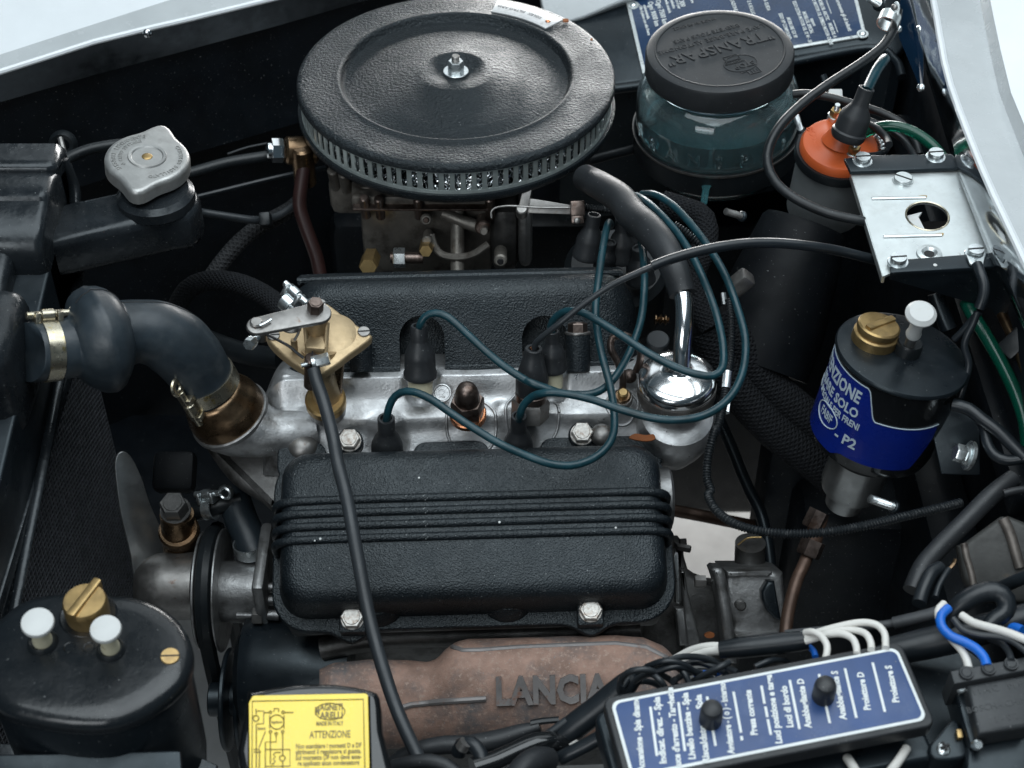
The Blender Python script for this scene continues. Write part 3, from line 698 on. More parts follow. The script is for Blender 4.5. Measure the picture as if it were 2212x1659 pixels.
# ================================================================== fuel union, pipes and far hoses
ra = R(0, 0, 900)
un = thing('fuel_union', 'brass fuel union with chrome hexagon nut at the left of the air cleaner', 'pipe union', P(*ra(1810, 930), 1.40))
p0 = P(*ra(1650, 925), 1.375); p1 = P(*ra(1900, 925), 1.385); ax = (p1 - p0).normalized()
G().cyl(frame(p0, ax), kz(88, 1.38), kz(100, 1.38), kz(300, 1.38), .002, 28).obj('body', M_['bronze'], un)
G().hexa(frame(p0, ax), kz(130, 1.38), kz(20, 1.38), kz(95, 1.38)).obj('nut', M_['chrome'], un)
G().cyl(frame(p0, ax), kz(52, 1.38), -kz(12, 1.38), kz(22, 1.38), .001, 20).obj('collar', M_['chrome'], un)
G().cyl(frame(P(*ra(1860, 960), 1.378), (0, 0, 1)), kz(70, 1.38), -.03, .01, .002, 20).obj('elbow', M_['bronze'], un)
tag(G().tube(trace(ra, [(1870, 1010), (1850, 1150), (1840, 1260), (1870, 1370), (1910, 1480), (1945, 1580), (1970, 1700), (1990, 1800)], 1.38, 1.40), kz(44, 1.39), seg=12).obj('fuel_pipe', M_['redpipe']), 'dull red brown fuel pipe dropping from the brass union', 'pipe')
tag(G().tube(trace(ra, [(1640, 960), (1400, 1000), (1200, 1055), (1000, 1110)], 1.39, 1.36), kz(36, 1.39), seg=12).obj('fuel_hose', M_['rubber']), 'black fuel hose running from the chrome union nut', 'hose')
tag(G().tube(trace(ra, [(2000, 1030), (1700, 1090), (1250, 1200), (1000, 1260)], 1.47, 1.42), kz(16, 1.4), seg=8).obj('brake_line', M_['wire']), 'thin black line along the far inner wing', 'pipe')
tag(G().tube(trace(ra, [(1180, 1290), (1240, 1305), (1400, 1330), (1540, 1350), (1620, 1350), (1700, 1330), (1800, 1270), (1840, 1240)], 1.36, 1.42), kz(26, 1.38), seg=10).obj('overflow_hose', M_['grey']), 'thin grey hose leaving the radiator filler neck', 'hose')
tag(G().tube(trace(ra, [(1300, 1700), (1380, 1590), (1480, 1480), (1580, 1400), (1680, 1345), (1780, 1290), (1850, 1230)], 1.39, 1.43), kz(52, 1.4), seg=14).obj('braided_fuel_hose', M_['braidthin']), 'cloth braided fuel hose gathered in a small clip', 'hose')
cl = P(*ra(1632, 1350), 1.385)
tag(G().box(frame(cl, (0, -.7, .7), (1, .1, 0)), kz(70, 1.38), kz(85, 1.38), .016, .002).obj('hose_clip', M_['rubber']), 'small black clip gripping the thin hoses behind the radiator cap', 'clip')
tag(G().tube(trace(ra, [(380, 1000), (450, 955), (560, 915), (700, 890), (820, 880)], 1.30, 1.33), kz(34, 1.32), seg=12).obj('vent_hose', M_['rubber']), 'black hose arching behind the radiator cap', 'hose')
tag(G().tube(trace(ra, [(370, 850), (400, 960), (440, 1060), (470, 1150)], 1.36, 1.34), kz(18, 1.36), seg=8).obj('stay_rod', M_['steel']), 'thin steel rod behind the radiator header tank', 'rod')
gp = P(*ra(385, 890), 1.40); g = G(); f_ = frame(gp, (.1, -.9, .4)); g.lathe([(kz(45, 1.4), .004), (kz(70, 1.4), .006), (kz(85, 1.4), .001), (kz(88, 1.4), -.004), (kz(40, 1.4), -.004), (kz(45, 1.4), .004)], f_, 28)
tag(g.obj('grommet', M_['rubber']), 'black rubber grommet in the far inner wing', 'grommet')
tag(G().tube(trace(ra, [(1400, 945), (1520, 905), (1640, 880)], 1.45), kz(8, 1.45), seg=6).obj('wire_end', M_['wire']), 'thin stray wire above the fuel hose', 'wire')
tag(G().tube(trace(cb, [(1890, 990), (2000, 960), (2160, 920), (2300, 880)], 1.46, 1.50), kz(30, 1.45), seg=10).obj('heater_pipe', M_['rubber']), 'black pipe between the air cleaner and the glass jar', 'pipe')
# braided coolant hose arch on the left of the rear rocker cover
rA = R(0, 600, 800)
ka = lambda z, d: m(z / 2.765 / 1.157324, d)
tag(G().tube(trace(rA, [(1250, 900), (1215, 620), (1225, 470), (1290, 350), (1400, 290), (1530, 280), (1680, 310), (1810, 370), (1920, 450), (2010, 560)], 1.38, 1.275), ka(72, 1.32), seg=24).obj('braided_hose_arch', M_['braid']), 'thick cloth braided hose arching behind the gold heater valve', 'hose')
tag(G().tube(trace(rA, [(1220, 520), (1330, 640), (1500, 720), (1720, 790), (1950, 820)], 1.42, 1.34), ka(75, 1.38), seg=18).obj('lower_hose', M_['rubber']), 'dark hose low down behind the heater valve', 'hose')
# ================================================================== engine
XE = V((math.cos(rad(2.2)), math.sin(rad(2.2)), 0))
rB = R(600, 600, 800); rC = R(1200, 500, 800); rE = R(600, 1000, 1200)
kb = ka
def cover_rings(fr, spec):
    rings = []
    for hx, y0, y1, r, z in spec:
        rings.append([fr @ V((x, y, z)) for x, y in rrect(hx, (y1 - y0) / 2, r, 8, 0, (y0 + y1) / 2)])
    return rings
# ---- front rocker cover
tilt = rad(26.0); nF = (V((0, -math.sin(tilt), math.cos(tilt)))); nF = (nF - XE * nF.dot(XE)).normalized()
HF = .043; fc = P(1021, 1130, 1.17); FO = fc - nF * HF
FF = frame(FO, nF, XE)
rc = thing('rocker_cover', 'black crinkle painted rocker cover with four long ribs above the rusty manifold', 'rocker cover', FO, None)
def body_spec(hx, y0, y1, H, r):
    sp = [(hx, y0, y1, r, .003), (hx - .0005, y0 + .0005, y1 - .0005, r, .010), (hx - .002, y0 + .002, y1 - .002, r, H * .55)]
    R_ = .0145
    for i in range(1, 8):
        a = i / 7 * math.pi / 2
        k_ = R_ * (1 - math.cos(a)) + .003
        sp.append((hx - k_, y0 + k_, y1 - k_, max(r - k_ * .6, .006), H - R_ + R_ * math.sin(a)))
    sp.append((hx - .04, y0 + .030, y1 - .030, .008, H + .0012))
    return sp
g = G(); g.loft(cover_rings(FF, body_spec(.1465, -.0605, .0650, HF, .023))); g.obj('cover_body', M_['crinkle'], rc, sharp=50)
# flange with bolt lobes
def lobed(hx, y0, y1, r, lobes, n=10):
    pts = []
    base = rrect(hx, (y1 - y0) / 2, r, n, 0, (y0 + y1) / 2)
    dense = []
    for i in range(len(base)):
        a, b_ = V(base[i]), V(base[(i + 1) % len(base)])
        k_ = max(1, int((b_ - a).length / .003))
        for j in range(k_): dense.append(a.lerp(b_, j / k_))
    for p_ in dense:
        off = 0
        for lx, ly, s, wd in lobes:
            if (ly < 0) == (p_.y < (y0 + y1) / 2) and abs(abs(p_.y - (y0 + y1) / 2) - (y1 - y0) / 2) < .004:
                off = max(off, s * math.exp(-((p_.x - lx) / wd) ** 2))
        pts.append((p_.x, p_.y - off if p_.y < (y0 + y1) / 2 else p_.y + off))
    return pts
bl = [FF.inverted() @ PP(*q, FO, nF) for q in ((762, 1345), (1275, 1330))]
g = G(); g.prism(FF, lobed(.1525, -.0700, .0700, .030, [(bl[0].x, -1, .009, .012), (bl[1].x, -1, .009, .012)]), -.001, .0055, .0018); g.obj('flange', M_['crinkle'], rc)
g = G(); g.prism(FF, inset(rrect(.1510, .0695, .03, 8, 0, .0008), -.0012), -.0045, -.0012); g.obj('gasket', M_['cast'], rc)
# upper tabs peeping behind the body
for x0, x1, top in ((600, 705, 957), (892, 1056, 956), (1165, 1428, 947)):
    qa = FF.inverted() @ PP(x0, top, FO + nF * .004, nF); qb = FF.inverted() @ PP(x1, top, FO + nF * .004, nF)
    hh = (qa.y - .050) / 2
    g = G(); g.prism(FF @ T3((qa.x + qb.x) / 2, .050 + hh, 0), rrect(abs(qb.x - qa.x) / 2, hh, min(.010, hh * .9), 5), -.001, .0058, .0016); g.obj('upper_tab', M_['crinkle'], rc)
# ribs across the top and down both ends
pr = []
for sx in (-1, 1):
    q = [(.1482, .008), (.1482, HF - .021), (.1462, HF - .010), (.1400, HF - .003), (.1310, HF + .0004), (.1200, HF + .0012), (.100, HF + .0014)]
    pr += [(sx * x, z) for x, z in (q if sx < 0 else reversed(q))]
gr = G(); gr.tube([V((x, 0, z - .0004)) for x, z in pr], .0034, seg=12, step=.004)
rib = gr.mesh('rib', M_['crinkle'])
for yy in (.0205, .0105, .0005, -.0095): inst(rib, 'rib', FF @ T3(0, yy, 0), rc)
# paint chips
for q in ((1079, 1128), (680, 1168), (692, 1164), (905, 1032), (1330, 1140)):
    c_ = PP(*q, FO + nF * (HF + .0045), nF); G().ball(frame(c_, nF), random.uniform(.0004, .0012), .4, 8).obj('paint_chip', M_['white'], rc)
# bolts
def bolt(c_, n_, af, hgt, mt, par, wash=None, name='bolt'):
    f_ = frame(c_, n_)
    o_ = G().hexa(f_, af, 0, hgt).obj(name, mt, par)
    g_ = G(); g_.lathe([(af * .40, hgt + .0001), (af * .38, hgt + .0006), (0, hgt + .0006)], f_, 18); g_.obj('bolt_face', mt, o_)
    if wash: G().cyl(f_, wash, -.0014, .0004, .0003, 24).obj('washer', mt, o_)
    return o_
for q in ((762, 1338), (1275, 1322)):
    c_ = PP(*q, FO + nF * .015, nF); G().box(frame(c_ - nF * .0055, nF, XE), .0195, .021, .017, .002).obj('bolt_boss', M_['crinkle'], rc)
    bolt(c_ + nF * .003, nF, .0150, .0062, M_['rustbolt'], rc, .0088)
for q in ((755, 952), (1257, 938)):
    c_ = PP(*q, FO + nF * .010, nF); G().cyl(frame(c_ - nF * .010, nF), .0105, 0, .010, .001, 24).obj('bolt_boss', M_['crinkle'], rc)
    bolt(c_, nF, .0150, .0066, M_['rustbolt'], rc, .0092)
# scalloped recesses in the lower wall
for q in ((815, 1325), (1095, 1315)):
    c_ = PP(*q, FO + nF * .010, nF); g = G(); g.lathe([(0, .010), (.014, .010), (.020, .004), (.022, -.004)], frame(c_ + V((0, .012, .002)), nF), 28); g.obj('pocket_hump', M_['crinkle'], rc)
# ---- rear rocker cover
tb_ = rad(35.0); nR = V((0, math.sin(tb_), math.cos(tb_))); nR = (nR - XE * nR.dot(XE)).normalized()
fe = P(1000, 803, 1.243); RF0 = frame(fe, nR, XE); yR = RF0.to_3x3() @ V((0, 1, 0))
RW = .062
RFr = frame(fe + yR * (RW + .004), nR, XE)
rr_ = thing('rocker_cover', 'black crinkle rocker cover with arched spark plug cutouts behind the silver head', 'rocker cover', fe)
spec = []
Hh = .0725
sp = []
for z_ in (.002, .012, .026, .038, .046, .052, .057, .061, .0645, .0672, .0692, .0706, .0716, .0722, .0725):
    tx_ = max(0, (z_ - (Hh - .034)) / .034); ix = .024 * (1 - math.sqrt(max(0, 1 - tx_ * tx_)))
    ty_ = max(0, (z_ - (Hh - .015)) / .015); iy = .014 * (1 - math.sqrt(max(0, 1 - ty_ * ty_)))
    dr = .004 * z_ / Hh
    sp.append((.1430 - ix - dr, -RW + iy + dr, RW - iy - dr, .026 - .3 * iy, z_))
sp.append((.10, -RW + .03, RW - .03, .01, Hh + .0006))
g = G(); g.loft(cover_rings(RFr, sp)); rb = g.obj('cover_body', M_['crinkle'], rr_, sharp=50)
cut = []
for q0, wd, top in ((913, 49, 683), (1179, 50, 683)):
    base = PP(q0, 800, fe, yR); tp = PP(q0, top, fe, yR); hgt = (tp - base).dot(nR)
    hwid = m(wd, 1.24)
    ol = [(-hwid, -.03), (hwid, -.03)] + [(hwid * math.cos(a), hgt - hwid + hwid * 1.0 * math.sin(a)) for a in [math.pi * i / 12 for i in range(13)]]
    Mx = Matrix((XE, nR, -yR)).transposed().to_4x4(); Mx.translation = V((base.x, base.y, base.z))
    gg = G(); gg.prism(Mx, ol, -.036, .03); cut.append(gg.obj('cutter', M_['dark']))
boolean_cut(rb, cut)
rb.data.materials.clear(); rb.data.materials.append(M_['crinkle'])
g = G(); g.prism(RFr, rrect(.1440, RW + .0015, .024, 8), -.001, .0055, .0018)
# gaps in the flange for the plug wells are left to the dark recesses
fl_ = g.obj('flange', M_['crinkle'], rr_)
cut = []
for q0, wd in ((913, 49), (1179, 50)):
    base = PP(q0, 800, fe, yR); hwid = m(wd, 1.24)
    Mx = Matrix((XE, nR, -yR)).transposed().to_4x4(); Mx.translation = base
    gg = G(); gg.prism(Mx, [(-hwid, -.03), (hwid, -.03), (hwid, .03), (-hwid, .03)], -.024, .03); cut.append(gg.obj('cutter', M_['dark']))
boolean_cut(fl_, cut)
for yy in (-.030, -.020, -.010, .0):
    g = G(); g.tube([RFr @ V((x, yy, z)) for x, z in ((-.128, Hh - .002), (-.11, Hh), (.11, Hh), (.128, Hh - .002))], .0030, seg=8, step=.006); g.obj('rib', M_['crinkle'], rr_)
# fluted bosses on its front wall
for q, wd in ((1248, 27), (780, 24)):
    b0 = PP(q, 800, fe - yR * .004, yR); b1 = PP(q, 722 if q > 1000 else 740, fe - yR * .004, yR)
    g = G(); g.tube([b0, b1], m(wd, 1.23), seg=20); g.obj('bolt_boss', M_['crinkle'], rr_)
    if q > 1000: 
        G().cyl(frame(b1, nR), m(28, 1.23), 0, .002, .0004, 20).obj('boss_rim', M_['steel'], rr_)
        bolt(b1 + nR * .002, nR, .0135, .007, M_['brownsteel'], rr_)
# ---- cylinder head valley (silver)
HX0, HX1 = P(560, 880, 1.235).x, P(1500, 880, 1.225).x
profH = [(.050, -.012), (.030, -.004), (.015, -.002), (.011, -.004), (.0045, -.0135), (.000, -.0175), (-.004, -.0190), (-.012, -.0215), (-.0145, -.0240), (-.0175, -.0320), (-.022, -.0375), (-.030, -.0455), (-.040, -.0545), (-.055, -.068), (-.068, -.082)]
hd = thing('cylinder_head', 'silver painted cylinder head between the two black rocker covers', 'cylinder head', V((-.03, -.02, -.09)))
bos = [(PY(1015, 895, -.014), .021, .0045), (PY(1150, 880, -.010), .024, .004), (PY(1085, 870, -.006), .010, .004), (PY(700, 880, -.012), .024, .006), (PY(1345, 868, -.004), .016, .005), (PY(935, 850, .004), .009, .003), (PY(1257, 950, -.03), .016, .003), (PY(755, 965, -.03), .016, .003)]
dip = [(PY(910, 825, .010), .017, .018), (PY(1190, 820, .012), .016, .016), (PY(838, 960, -.025), .020, .010), (PY(1120, 950, -.025), .020, .010)]
NX, NY = 170, 84
rows = []
def hermite_prof(t):
    n_ = len(profH) - 1; i = min(int(t * n_), n_ - 1); q = t * n_ - i
    p0 = profH[max(i - 1, 0)]; p1 = profH[i]; p2 = profH[i + 1]; p3 = profH[min(i + 2, n_)]
    return tuple(.5 * (2 * p1[k_] + (p2[k_] - p0[k_]) * q + (2 * p0[k_] - 5 * p1[k_] + 4 * p2[k_] - p3[k_]) * q * q + (3 * p1[k_] - p0[k_] - 3 * p2[k_] + p3[k_]) * q ** 3) for k_ in (0, 1))
for j in range(NY + 1):
    y0, z0 = hermite_prof(j / NY); row = []
    for i in range(NX + 1):
        x = lerp(HX0, HX1, i / NX); sk = math.sin(rad(2.2)) * (x + .03)
        y, z = y0 + sk, z0
        ed = min(x - HX0, HX1 - x)
        if y0 < -.026: x = max(-.170, min(.110, x))
        if ed < .02: z -= .028 * (1 - ed / .02) ** 2
        z += .0004 * math.sin(x * 85 + y * 40)
        for c_, r_, h_ in bos:
            d2 = math.hypot(x - c_.x, (y - c_.y) * 1.1)
            if d2 < r_: t_ = 1 - d2 / r_; z += .7 * h_ * t_ * t_ * (3 - 2 * t_)
        for c_, r_, h_ in dip:
            d2 = math.hypot(x - c_.x, y - c_.y)
            if d2 < r_: t_ = 1 - d2 / r_; z -= h_ * t_ * t_ * (3 - 2 * t_)
        row.append(V((x, y, z)))
    rows.append(row)
g = sheet(rows); g.obj('valley', M_['silver'], hd, sharp=70)
def head_pt(x, y):
    i = (x - HX0) / (HX1 - HX0) * NX; i0 = max(0, min(NX - 1, int(i)))
    best = min(range(NY + 1), key=lambda j: abs(rows[j][i0].y - y)); j1 = best + 1 if best < NY and rows[best][i0].y > y else best - 1
    j1 = max(0, min(NY, j1)); a, b = rows[best][i0], rows[j1][i0]
    t = 0 if abs(b.y - a.y) < 1e-9 else max(0, min(1, (y - a.y) / (b.y - a.y)))
    return V((x, y, lerp(a.z, b.z, t)))
def head_line(pts_, r_, name='casting_ridge'):
    out = []
    for (x0, y0), (x1, y1) in zip(pts_, pts_[1:]):
        k = max(3, int(math.hypot(x1 - x0, y1 - y0) / .003))
        for q in range(k): t = q / k; out.append(head_pt(lerp(x0, x1, t), lerp(y0, y1, t)))
    G().tube(out, r_, seg=8, step=.004).obj(name, M_['silver'], hd, sharp=60)
xp = lambda px: m(px - CX, 1.235)
for cxp, cyp, rr in ((xp(1018), -.016, .0195), (xp(1150), -.010, .021), (xp(1345), -.003, .0125)):
    out = [head_pt(cxp + rr * math.cos(a), cyp + .85 * rr * math.sin(a)) for a in [2 * math.pi * i / 40 for i in range(41)]]
    G().tube(out, .0013, seg=8, step=.004).obj('boss_rim', M_['silver'], hd, sharp=60)
# right round end under the filler and left water neck
g = G(); ce = P(1462, 905, 1.235); g.lathe([(0, .010), (.020, .010), (.028, .006), (.0315, -.002), (.0315, -.012), (.026, -.030), (.018, -.05), (0, -.05)], frame(ce, (0, -.25, .97)), 40); g.obj('filler_boss', M_['silver'], hd)
nk = trace(rA, [(1600, 1225), (1680, 1270), (1790, 1310), (1900, 1330), (2050, 1320), (2200, 1300)], 1.238, 1.242)
g = G(); g.tube(nk, [ka(270, 1.24), ka(245, 1.24), ka(200, 1.24), ka(165, 1.24), ka(150, 1.24), ka(130, 1.24)], seg=32, step=.006); g.obj('water_neck', M_['silver'], hd, sharp=60)
g = G(); sp_ = frame(P(*rA(1985, 1010), 1.245), (.1, -.7, .7)); g.box(sp_, ka(80, 1.24), ka(170, 1.24), .012, .003); g.obj('lug', M_['silver'], hd)
# cast numerals
for s, q in (('2', (1398, 1060)), ('1', (1165, 1405))):
    y_ = .001 if s == '2' else -.0200
    c_ = PY(*rB(*q), y_); n_ = V((0, -.62, .78)); f_ = frame(c_ + n_ * .0015, n_, (1, -.05, 0))
    g = G(); rr = ka(58, 1.23); g.tube([f_ @ V((rr * math.cos(a), rr * math.sin(a), .0012)) for a in [2 * math.pi * i / 28 for i in range(29)]], .0008, seg=6, step=.004); nr = g.obj('numeral_ring', M_['silver'], hd)
    g = G(); g.cyl(f_, rr, -.006, .0006, 0, 28); g.obj('numeral_pad', M_['silver'], hd)
    lettering(s, f_ @ T3(0, 0, .001), .0105, .0014, M_['silver'], nr, bold=.0002)
# domed studs at the cover ends
for q, rr in (((655, 965), 34), ((1300, 940), 26)):
    c_ = P(q[0], q[1], 1.232); G().ball(frame(c_, (0, -.4, .9)), m(rr, 1.225), .8, 20).obj('dome_plug', M_['steel'], hd)
c_ = P(*rC(1110, 1640), 1.213)
G().prism(frame(c_, nF, XE), smooth_closed([(-.009, 0), (-.004, .003), (.004, .0015), (.010, .002), (.011, -.002), (.004, -.0035), (-.005, -.002)], 3), -.001, .0008, .0003).obj('rust_flake', M_['rust'], hd)
# big acorn nut on a copper washer
nb = PY(*rB(1575, 1200), -.020); an = V((.0, -.24, .97)).normalized(); f_ = frame(nb, an); f_ = f_ @ Matrix.Rotation(rad(12), 4, 'Z')
nut = thing('acorn_nut', 'browned steel acorn nut on a copper washer in the silver head', 'nut', nb)
G().cyl(f_, ka(128, 1.23), -.004, .0022, .0010, 40).obj('copper_washer', M_['copper'], nut)
G().cyl(f_, ka(108, 1.23), .0022, .0036, .0004, 36).obj('steel_washer', M_['steel'], nut)
G().hexa(f_, ka(205, 1.22), .0036, .0205).obj('hexagon', M_['brownsteel'], nut)
G().lathe([(ka(92, 1.22), .0195), (ka(86, 1.22), .0225), (ka(80, 1.22), .0300), (ka(66, 1.22), .0350), (ka(40, 1.22), .0380), (0, .0388)], f_, 32).obj('dome', M_['brownsteel'], nut)
# engine block under everything and timing cover on the left
eb = thing('engine_block', 'dark grey engine block below the rocker covers', 'engine block', V((-.03, 0, -.4)))
g = G(); g.box(frame(V((-.030, .005, -.235)), (0, 0, 1), XE), .270, .22, .29, .012); g.obj('crankcase', M_['darkcast'], eb)
g = G(); gb = frame(FO - nF * .0235, nF, XE); g.box(gb, .286, .128, .037, .006); g.obj('front_bank', M_['darkcast'], eb)
g = G(); g.box(frame(fe + yR * .066 - nR * .034, nR, XE), .27, .11, .05, .006); g.obj('rear_bank', M_['darkcast'], eb)
tq = P(520, 1010, 1.25); tn = V((-.15, -.6, .79)).normalized(); to0 = P(520, 1000, 1.262); tf = frame(to0, tn); tfi = tf.inverted()
g = G(); g.prism(tf, smooth_closed([((tfi @ PP(*q, to0, tn)).x, (tfi @ PP(*q, to0, tn)).y) for q in ((430, 935), (520, 945), (610, 950), (612, 1040), (600, 1110), (560, 1085), (500, 1045), (455, 990))], 4), -.05, 0, .008, bs=4); g.obj('timing_cover', M_['darkcast'], eb)
# lower lip of the head with drips of silver
g = G(); g.tube(trace(R(550, 1320, 800), [(700, 830), (900, 790), (1100, 760), (1300, 745), (1700, 735), (2300, 720), (2900, 700)], 1.225), .012, seg=14, sq=.8); g.obj('head_lip', M_['darkcast'], eb)
# right end plates of the head
g = G(); c_ = P(1436, 1075, 1.228); g.cyl(frame(c_, XE), m(66, 1.22), -.02, .005, .002, 40); g.obj('end_plug', M_['cast'], eb)
# ================================================================== spark plugs, leads, sender
def boot(name_par, base, top, prof_k, mt=M_['softrub']):
    ax_ = (top - base); L_ = ax_.length; f_ = frame(base, ax_)
    return G().lathe([(r_, t_ * L_) for r_, t_ in prof_k], f_, 32).obj('boot', mt, name_par)
def boot_prof(u, collar=True):
    pr_ = [(0, .0), (.92 * u, 0), (1.02 * u, .03), (1.02 * u, .10), (.95 * u, .14), (.93 * u, .40), (.90 * u, .47), (.72 * u, .60), (.52 * u, .70), (.50 * u, .74), (.50 * u, .985), (.46 * u, 1.0), (.34 * u, 1.0), (.33 * u, .93), (0, .93)]
    return pr_
LR = m(52 / 3.2 / 2 * 1.0, 1.2) * 1.05
leads = []
def lead(label, boot_px, pts, u, insul=None):
    (bx0, by0, bd0), (bx1, by1, bd1) = boot_px
    b0_ = P(bx0, by0, bd0); b1_ = P(bx1, by1, bd1)
    t_ = thing('ignition_lead', label, 'ignition lead', b0_, 'ignition leads')
    boot(t_, b0_, b1_, boot_prof(u))
    G().tube([b1_.lerp(b0_, .12)] + pts, LR, seg=16, step=.004).obj('cable', M_['teal'], t_)
    return t_
u1 = m(38, 1.20)
# lead of the front left plug
l1 = trace(rB, [(1020, 1195), (1050, 1110), (1110, 1055), (1200, 1050), (1320, 1100), (1450, 1190), (1600, 1290), (1800, 1410), (2000, 1510), (2160, 1555)], 1.193, 1.155)
l1 = l1[:-2] + trace(rE, [(1350, 268, 1.155), (1450, 298, 1.155), (1550, 298, 1.157), (1650, 255, 1.162), (1715, 175, 1.168)], 1.16)
l1 += trace(rC, [(928, 1480, 1.175), (900, 1290, 1.18), (840, 1060, 1.19), (805, 860, 1.195), (800, 720, 1.20), (820, 540, 1.21), (850, 330, 1.235), (875, 200, 1.26), (892, 155, 1.29), (905, 175, 1.32)], 1.2)
lead('teal ignition lead from the boot beside the cast numeral 1, dipping over the ribbed cover', ((838, 1005, 1.236), (834, 903, 1.200)), l1, u1)
# rear left plug
l2 = trace(rB, [(1245, 590), (1280, 530), (1350, 505), (1440, 535), (1560, 640), (1700, 770), (1850, 890), (2050, 1010), (2200, 1055)], 1.197, 1.18)
l2 += trace(rC, [(330, 1255, 1.178), (500, 1320, 1.178), (650, 1345, 1.18), (790, 1335, 1.183), (900, 1265, 1.188), (1000, 1120, 1.193), (1075, 950, 1.198), (1122, 780, 1.203), (1137, 560, 1.21), (1128, 380, 1.235), (1110, 260, 1.265), (1100, 225, 1.30)], 1.2)
lead('teal ignition lead rising from the boot in the left arched cutout of the rear cover', ((908, 815, 1.222), (905, 703, 1.202)), l2, u1 * .96)
# front right plug
l3 = trace(rC, [(278, 1480, 1.18), (300, 1420, 1.176), (360, 1360, 1.17), (440, 1335, 1.163), (560, 1335, 1.160), (760, 1375, 1.155), (980, 1450, 1.15), (1200, 1508, 1.145), (1400, 1520, 1.143), (1580, 1475, 1.145), (1730, 1360, 1.15), (1815, 1190, 1.157), (1835, 980, 1.165), (1790, 780, 1.175), (1690, 510, 1.19), (1540, 270, 1.21), (1390, 90, 1.23), (1290, 5, 1.245), (1200, -40, 1.26), (1120, -40, 1.28)], 1.2)
lead('teal ignition lead from the front right boot, sweeping wide round the chrome filler cap', ((1118, 1000, 1.236), (1121, 898, 1.198)), l3, u1 * .92)
# rear right plug
l4 = trace(rC, [(490, 870, 1.203), (530, 805, 1.197), (600, 768, 1.19), (690, 772, 1.183), (800, 825, 1.177), (960, 925, 1.17), (1150, 1050, 1.163), (1350, 1155, 1.158), (1500, 1205, 1.155), (1610, 1215, 1.155), (1675, 1160, 1.158), (1682, 1030, 1.162), (1650, 850, 1.17), (1590, 660, 1.18), (1490, 430, 1.195), (1380, 250, 1.212), (1260, 110, 1.232), (1150, 10, 1.255), (1080, -30, 1.28)], 1.2)
lead('teal ignition lead from the right arched cutout looping over the chrome filler dome', ((1194, 800, 1.222), (1193, 715, 1.206)), l4, u1 * .80)
for q, d_, r_, lb in (((908, 842), 1.228, 27, 'cream porcelain spark plug insulator under the left rear boot'), ((1195, 830), 1.228, 21, 'cream porcelain spark plug insulator under the right rear boot')):
    b_ = P(q[0], q[1] + 8, d_); t_ = P(q[0], q[1] - 50, d_ - .012)
    tag(G().cyl(frame(b_, t_ - b_), m(r_, d_), 0, (t_ - b_).length, .002, 28).obj('spark_plug', M_['cream']), lb, 'spark plug', 'spark plugs')
# temperature sender with boot and thin wire
sd = thing('temperature_sender', 'hexagon based sender with open topped black boot and bare copper strands', 'sender', P(1150, 890, 1.22))
b_ = P(*rC(350, 1410), 1.218); t_ = P(*rC(372, 1025), 1.192); ax_ = t_ - b_; f_ = frame(b_, ax_); L_ = ax_.length; k1 = ka(1, 1.205)
G().hexa(f_, 232 * k1, -.012, .08 * L_).obj('hexagon', M_['steel'], sd)
G().cyl(f_, 112 * k1, .08 * L_, .22 * L_, .001, 28).obj('collar', M_['brownsteel'], sd)
G().lathe([(0, .20 * L_), (105 * k1, .20 * L_), (110 * k1, .24 * L_), (115 * k1, .48 * L_), (102 * k1, .58 * L_), (70 * k1, .86 * L_), (63 * k1, .90 * L_), (62 * k1, .99 * L_), (57 * k1, L_), (38 * k1, L_), (36 * k1, .93 * L_), (0, .93 * L_)], f_, 32).obj('boot', M_['softrub'], sd)
for k_ in range(7):
    a = k_ * .9; o1 = f_ @ V((12 * k1 * math.cos(a), 12 * k1 * math.sin(a), .92 * L_)); o2_ = f_ @ V((22 * k1 * math.cos(a + .5), 22 * k1 * math.sin(a + .5), 1.01 * L_))
    G().tube([o1, o2_], .0005, seg=5).obj('copper_strand', M_['copper'], sd)
sw_ = thing('sender_wire', 'thin grey wire with black sleeve running from the sender to the bulkhead plate', 'wire', t_)
pts = trace(rC, [(372, 1040, 1.193), (390, 985, 1.187), (450, 930, 1.18), (560, 845, 1.172), (700, 732, 1.168), (900, 595, 1.165), (1080, 508, 1.163), (1210, 452, 1.162)], 1.2)
G().tube(pts, ka(22, 1.18), seg=12).obj('wire', M_['grey'], sw_)
pts = trace(rC, [(1190, 458, 1.162), (1300, 415, 1.162), (1450, 370, 1.163), (1650, 325, 1.166), (1850, 300, 1.17), (2050, 298, 1.175), (2250, 315, 1.18), (2450, 345, 1.19), (2620, 385, 1.205), (2800, 430, 1.225)], 1.2)
G().tube(pts, ka(36, 1.17), seg=14).obj('sleeve', M_['wire'], sw_)
# ================================================================== distributor behind the rear cover
ds = thing('distributor', 'black distributor with rubber lead boots behind the rear rocker cover', 'distributor', P(1320, 640, 1.36))
G().cyl(frame(P(1330, 590, 1.37), (0, -.2, .98)), .045, -.05, .012, .006, 36).obj('cap', M_['rubber'], ds)
for (x0, y0), (x1, y1), u in (((735, 400), (790, 100), 100), ((860, 470), (905, 290), 80), ((985, 420), (985, 130), 105), ((1110, 560), (1100, 330), 105), ((1060, 330), (1040, 190), 80)):
    b_ = P(*rC(x0, y0), 1.335); t_ = P(*rC(x1, y1), 1.315); boot(ds, b_, t_, boot_prof(ka(u, 1.32)))
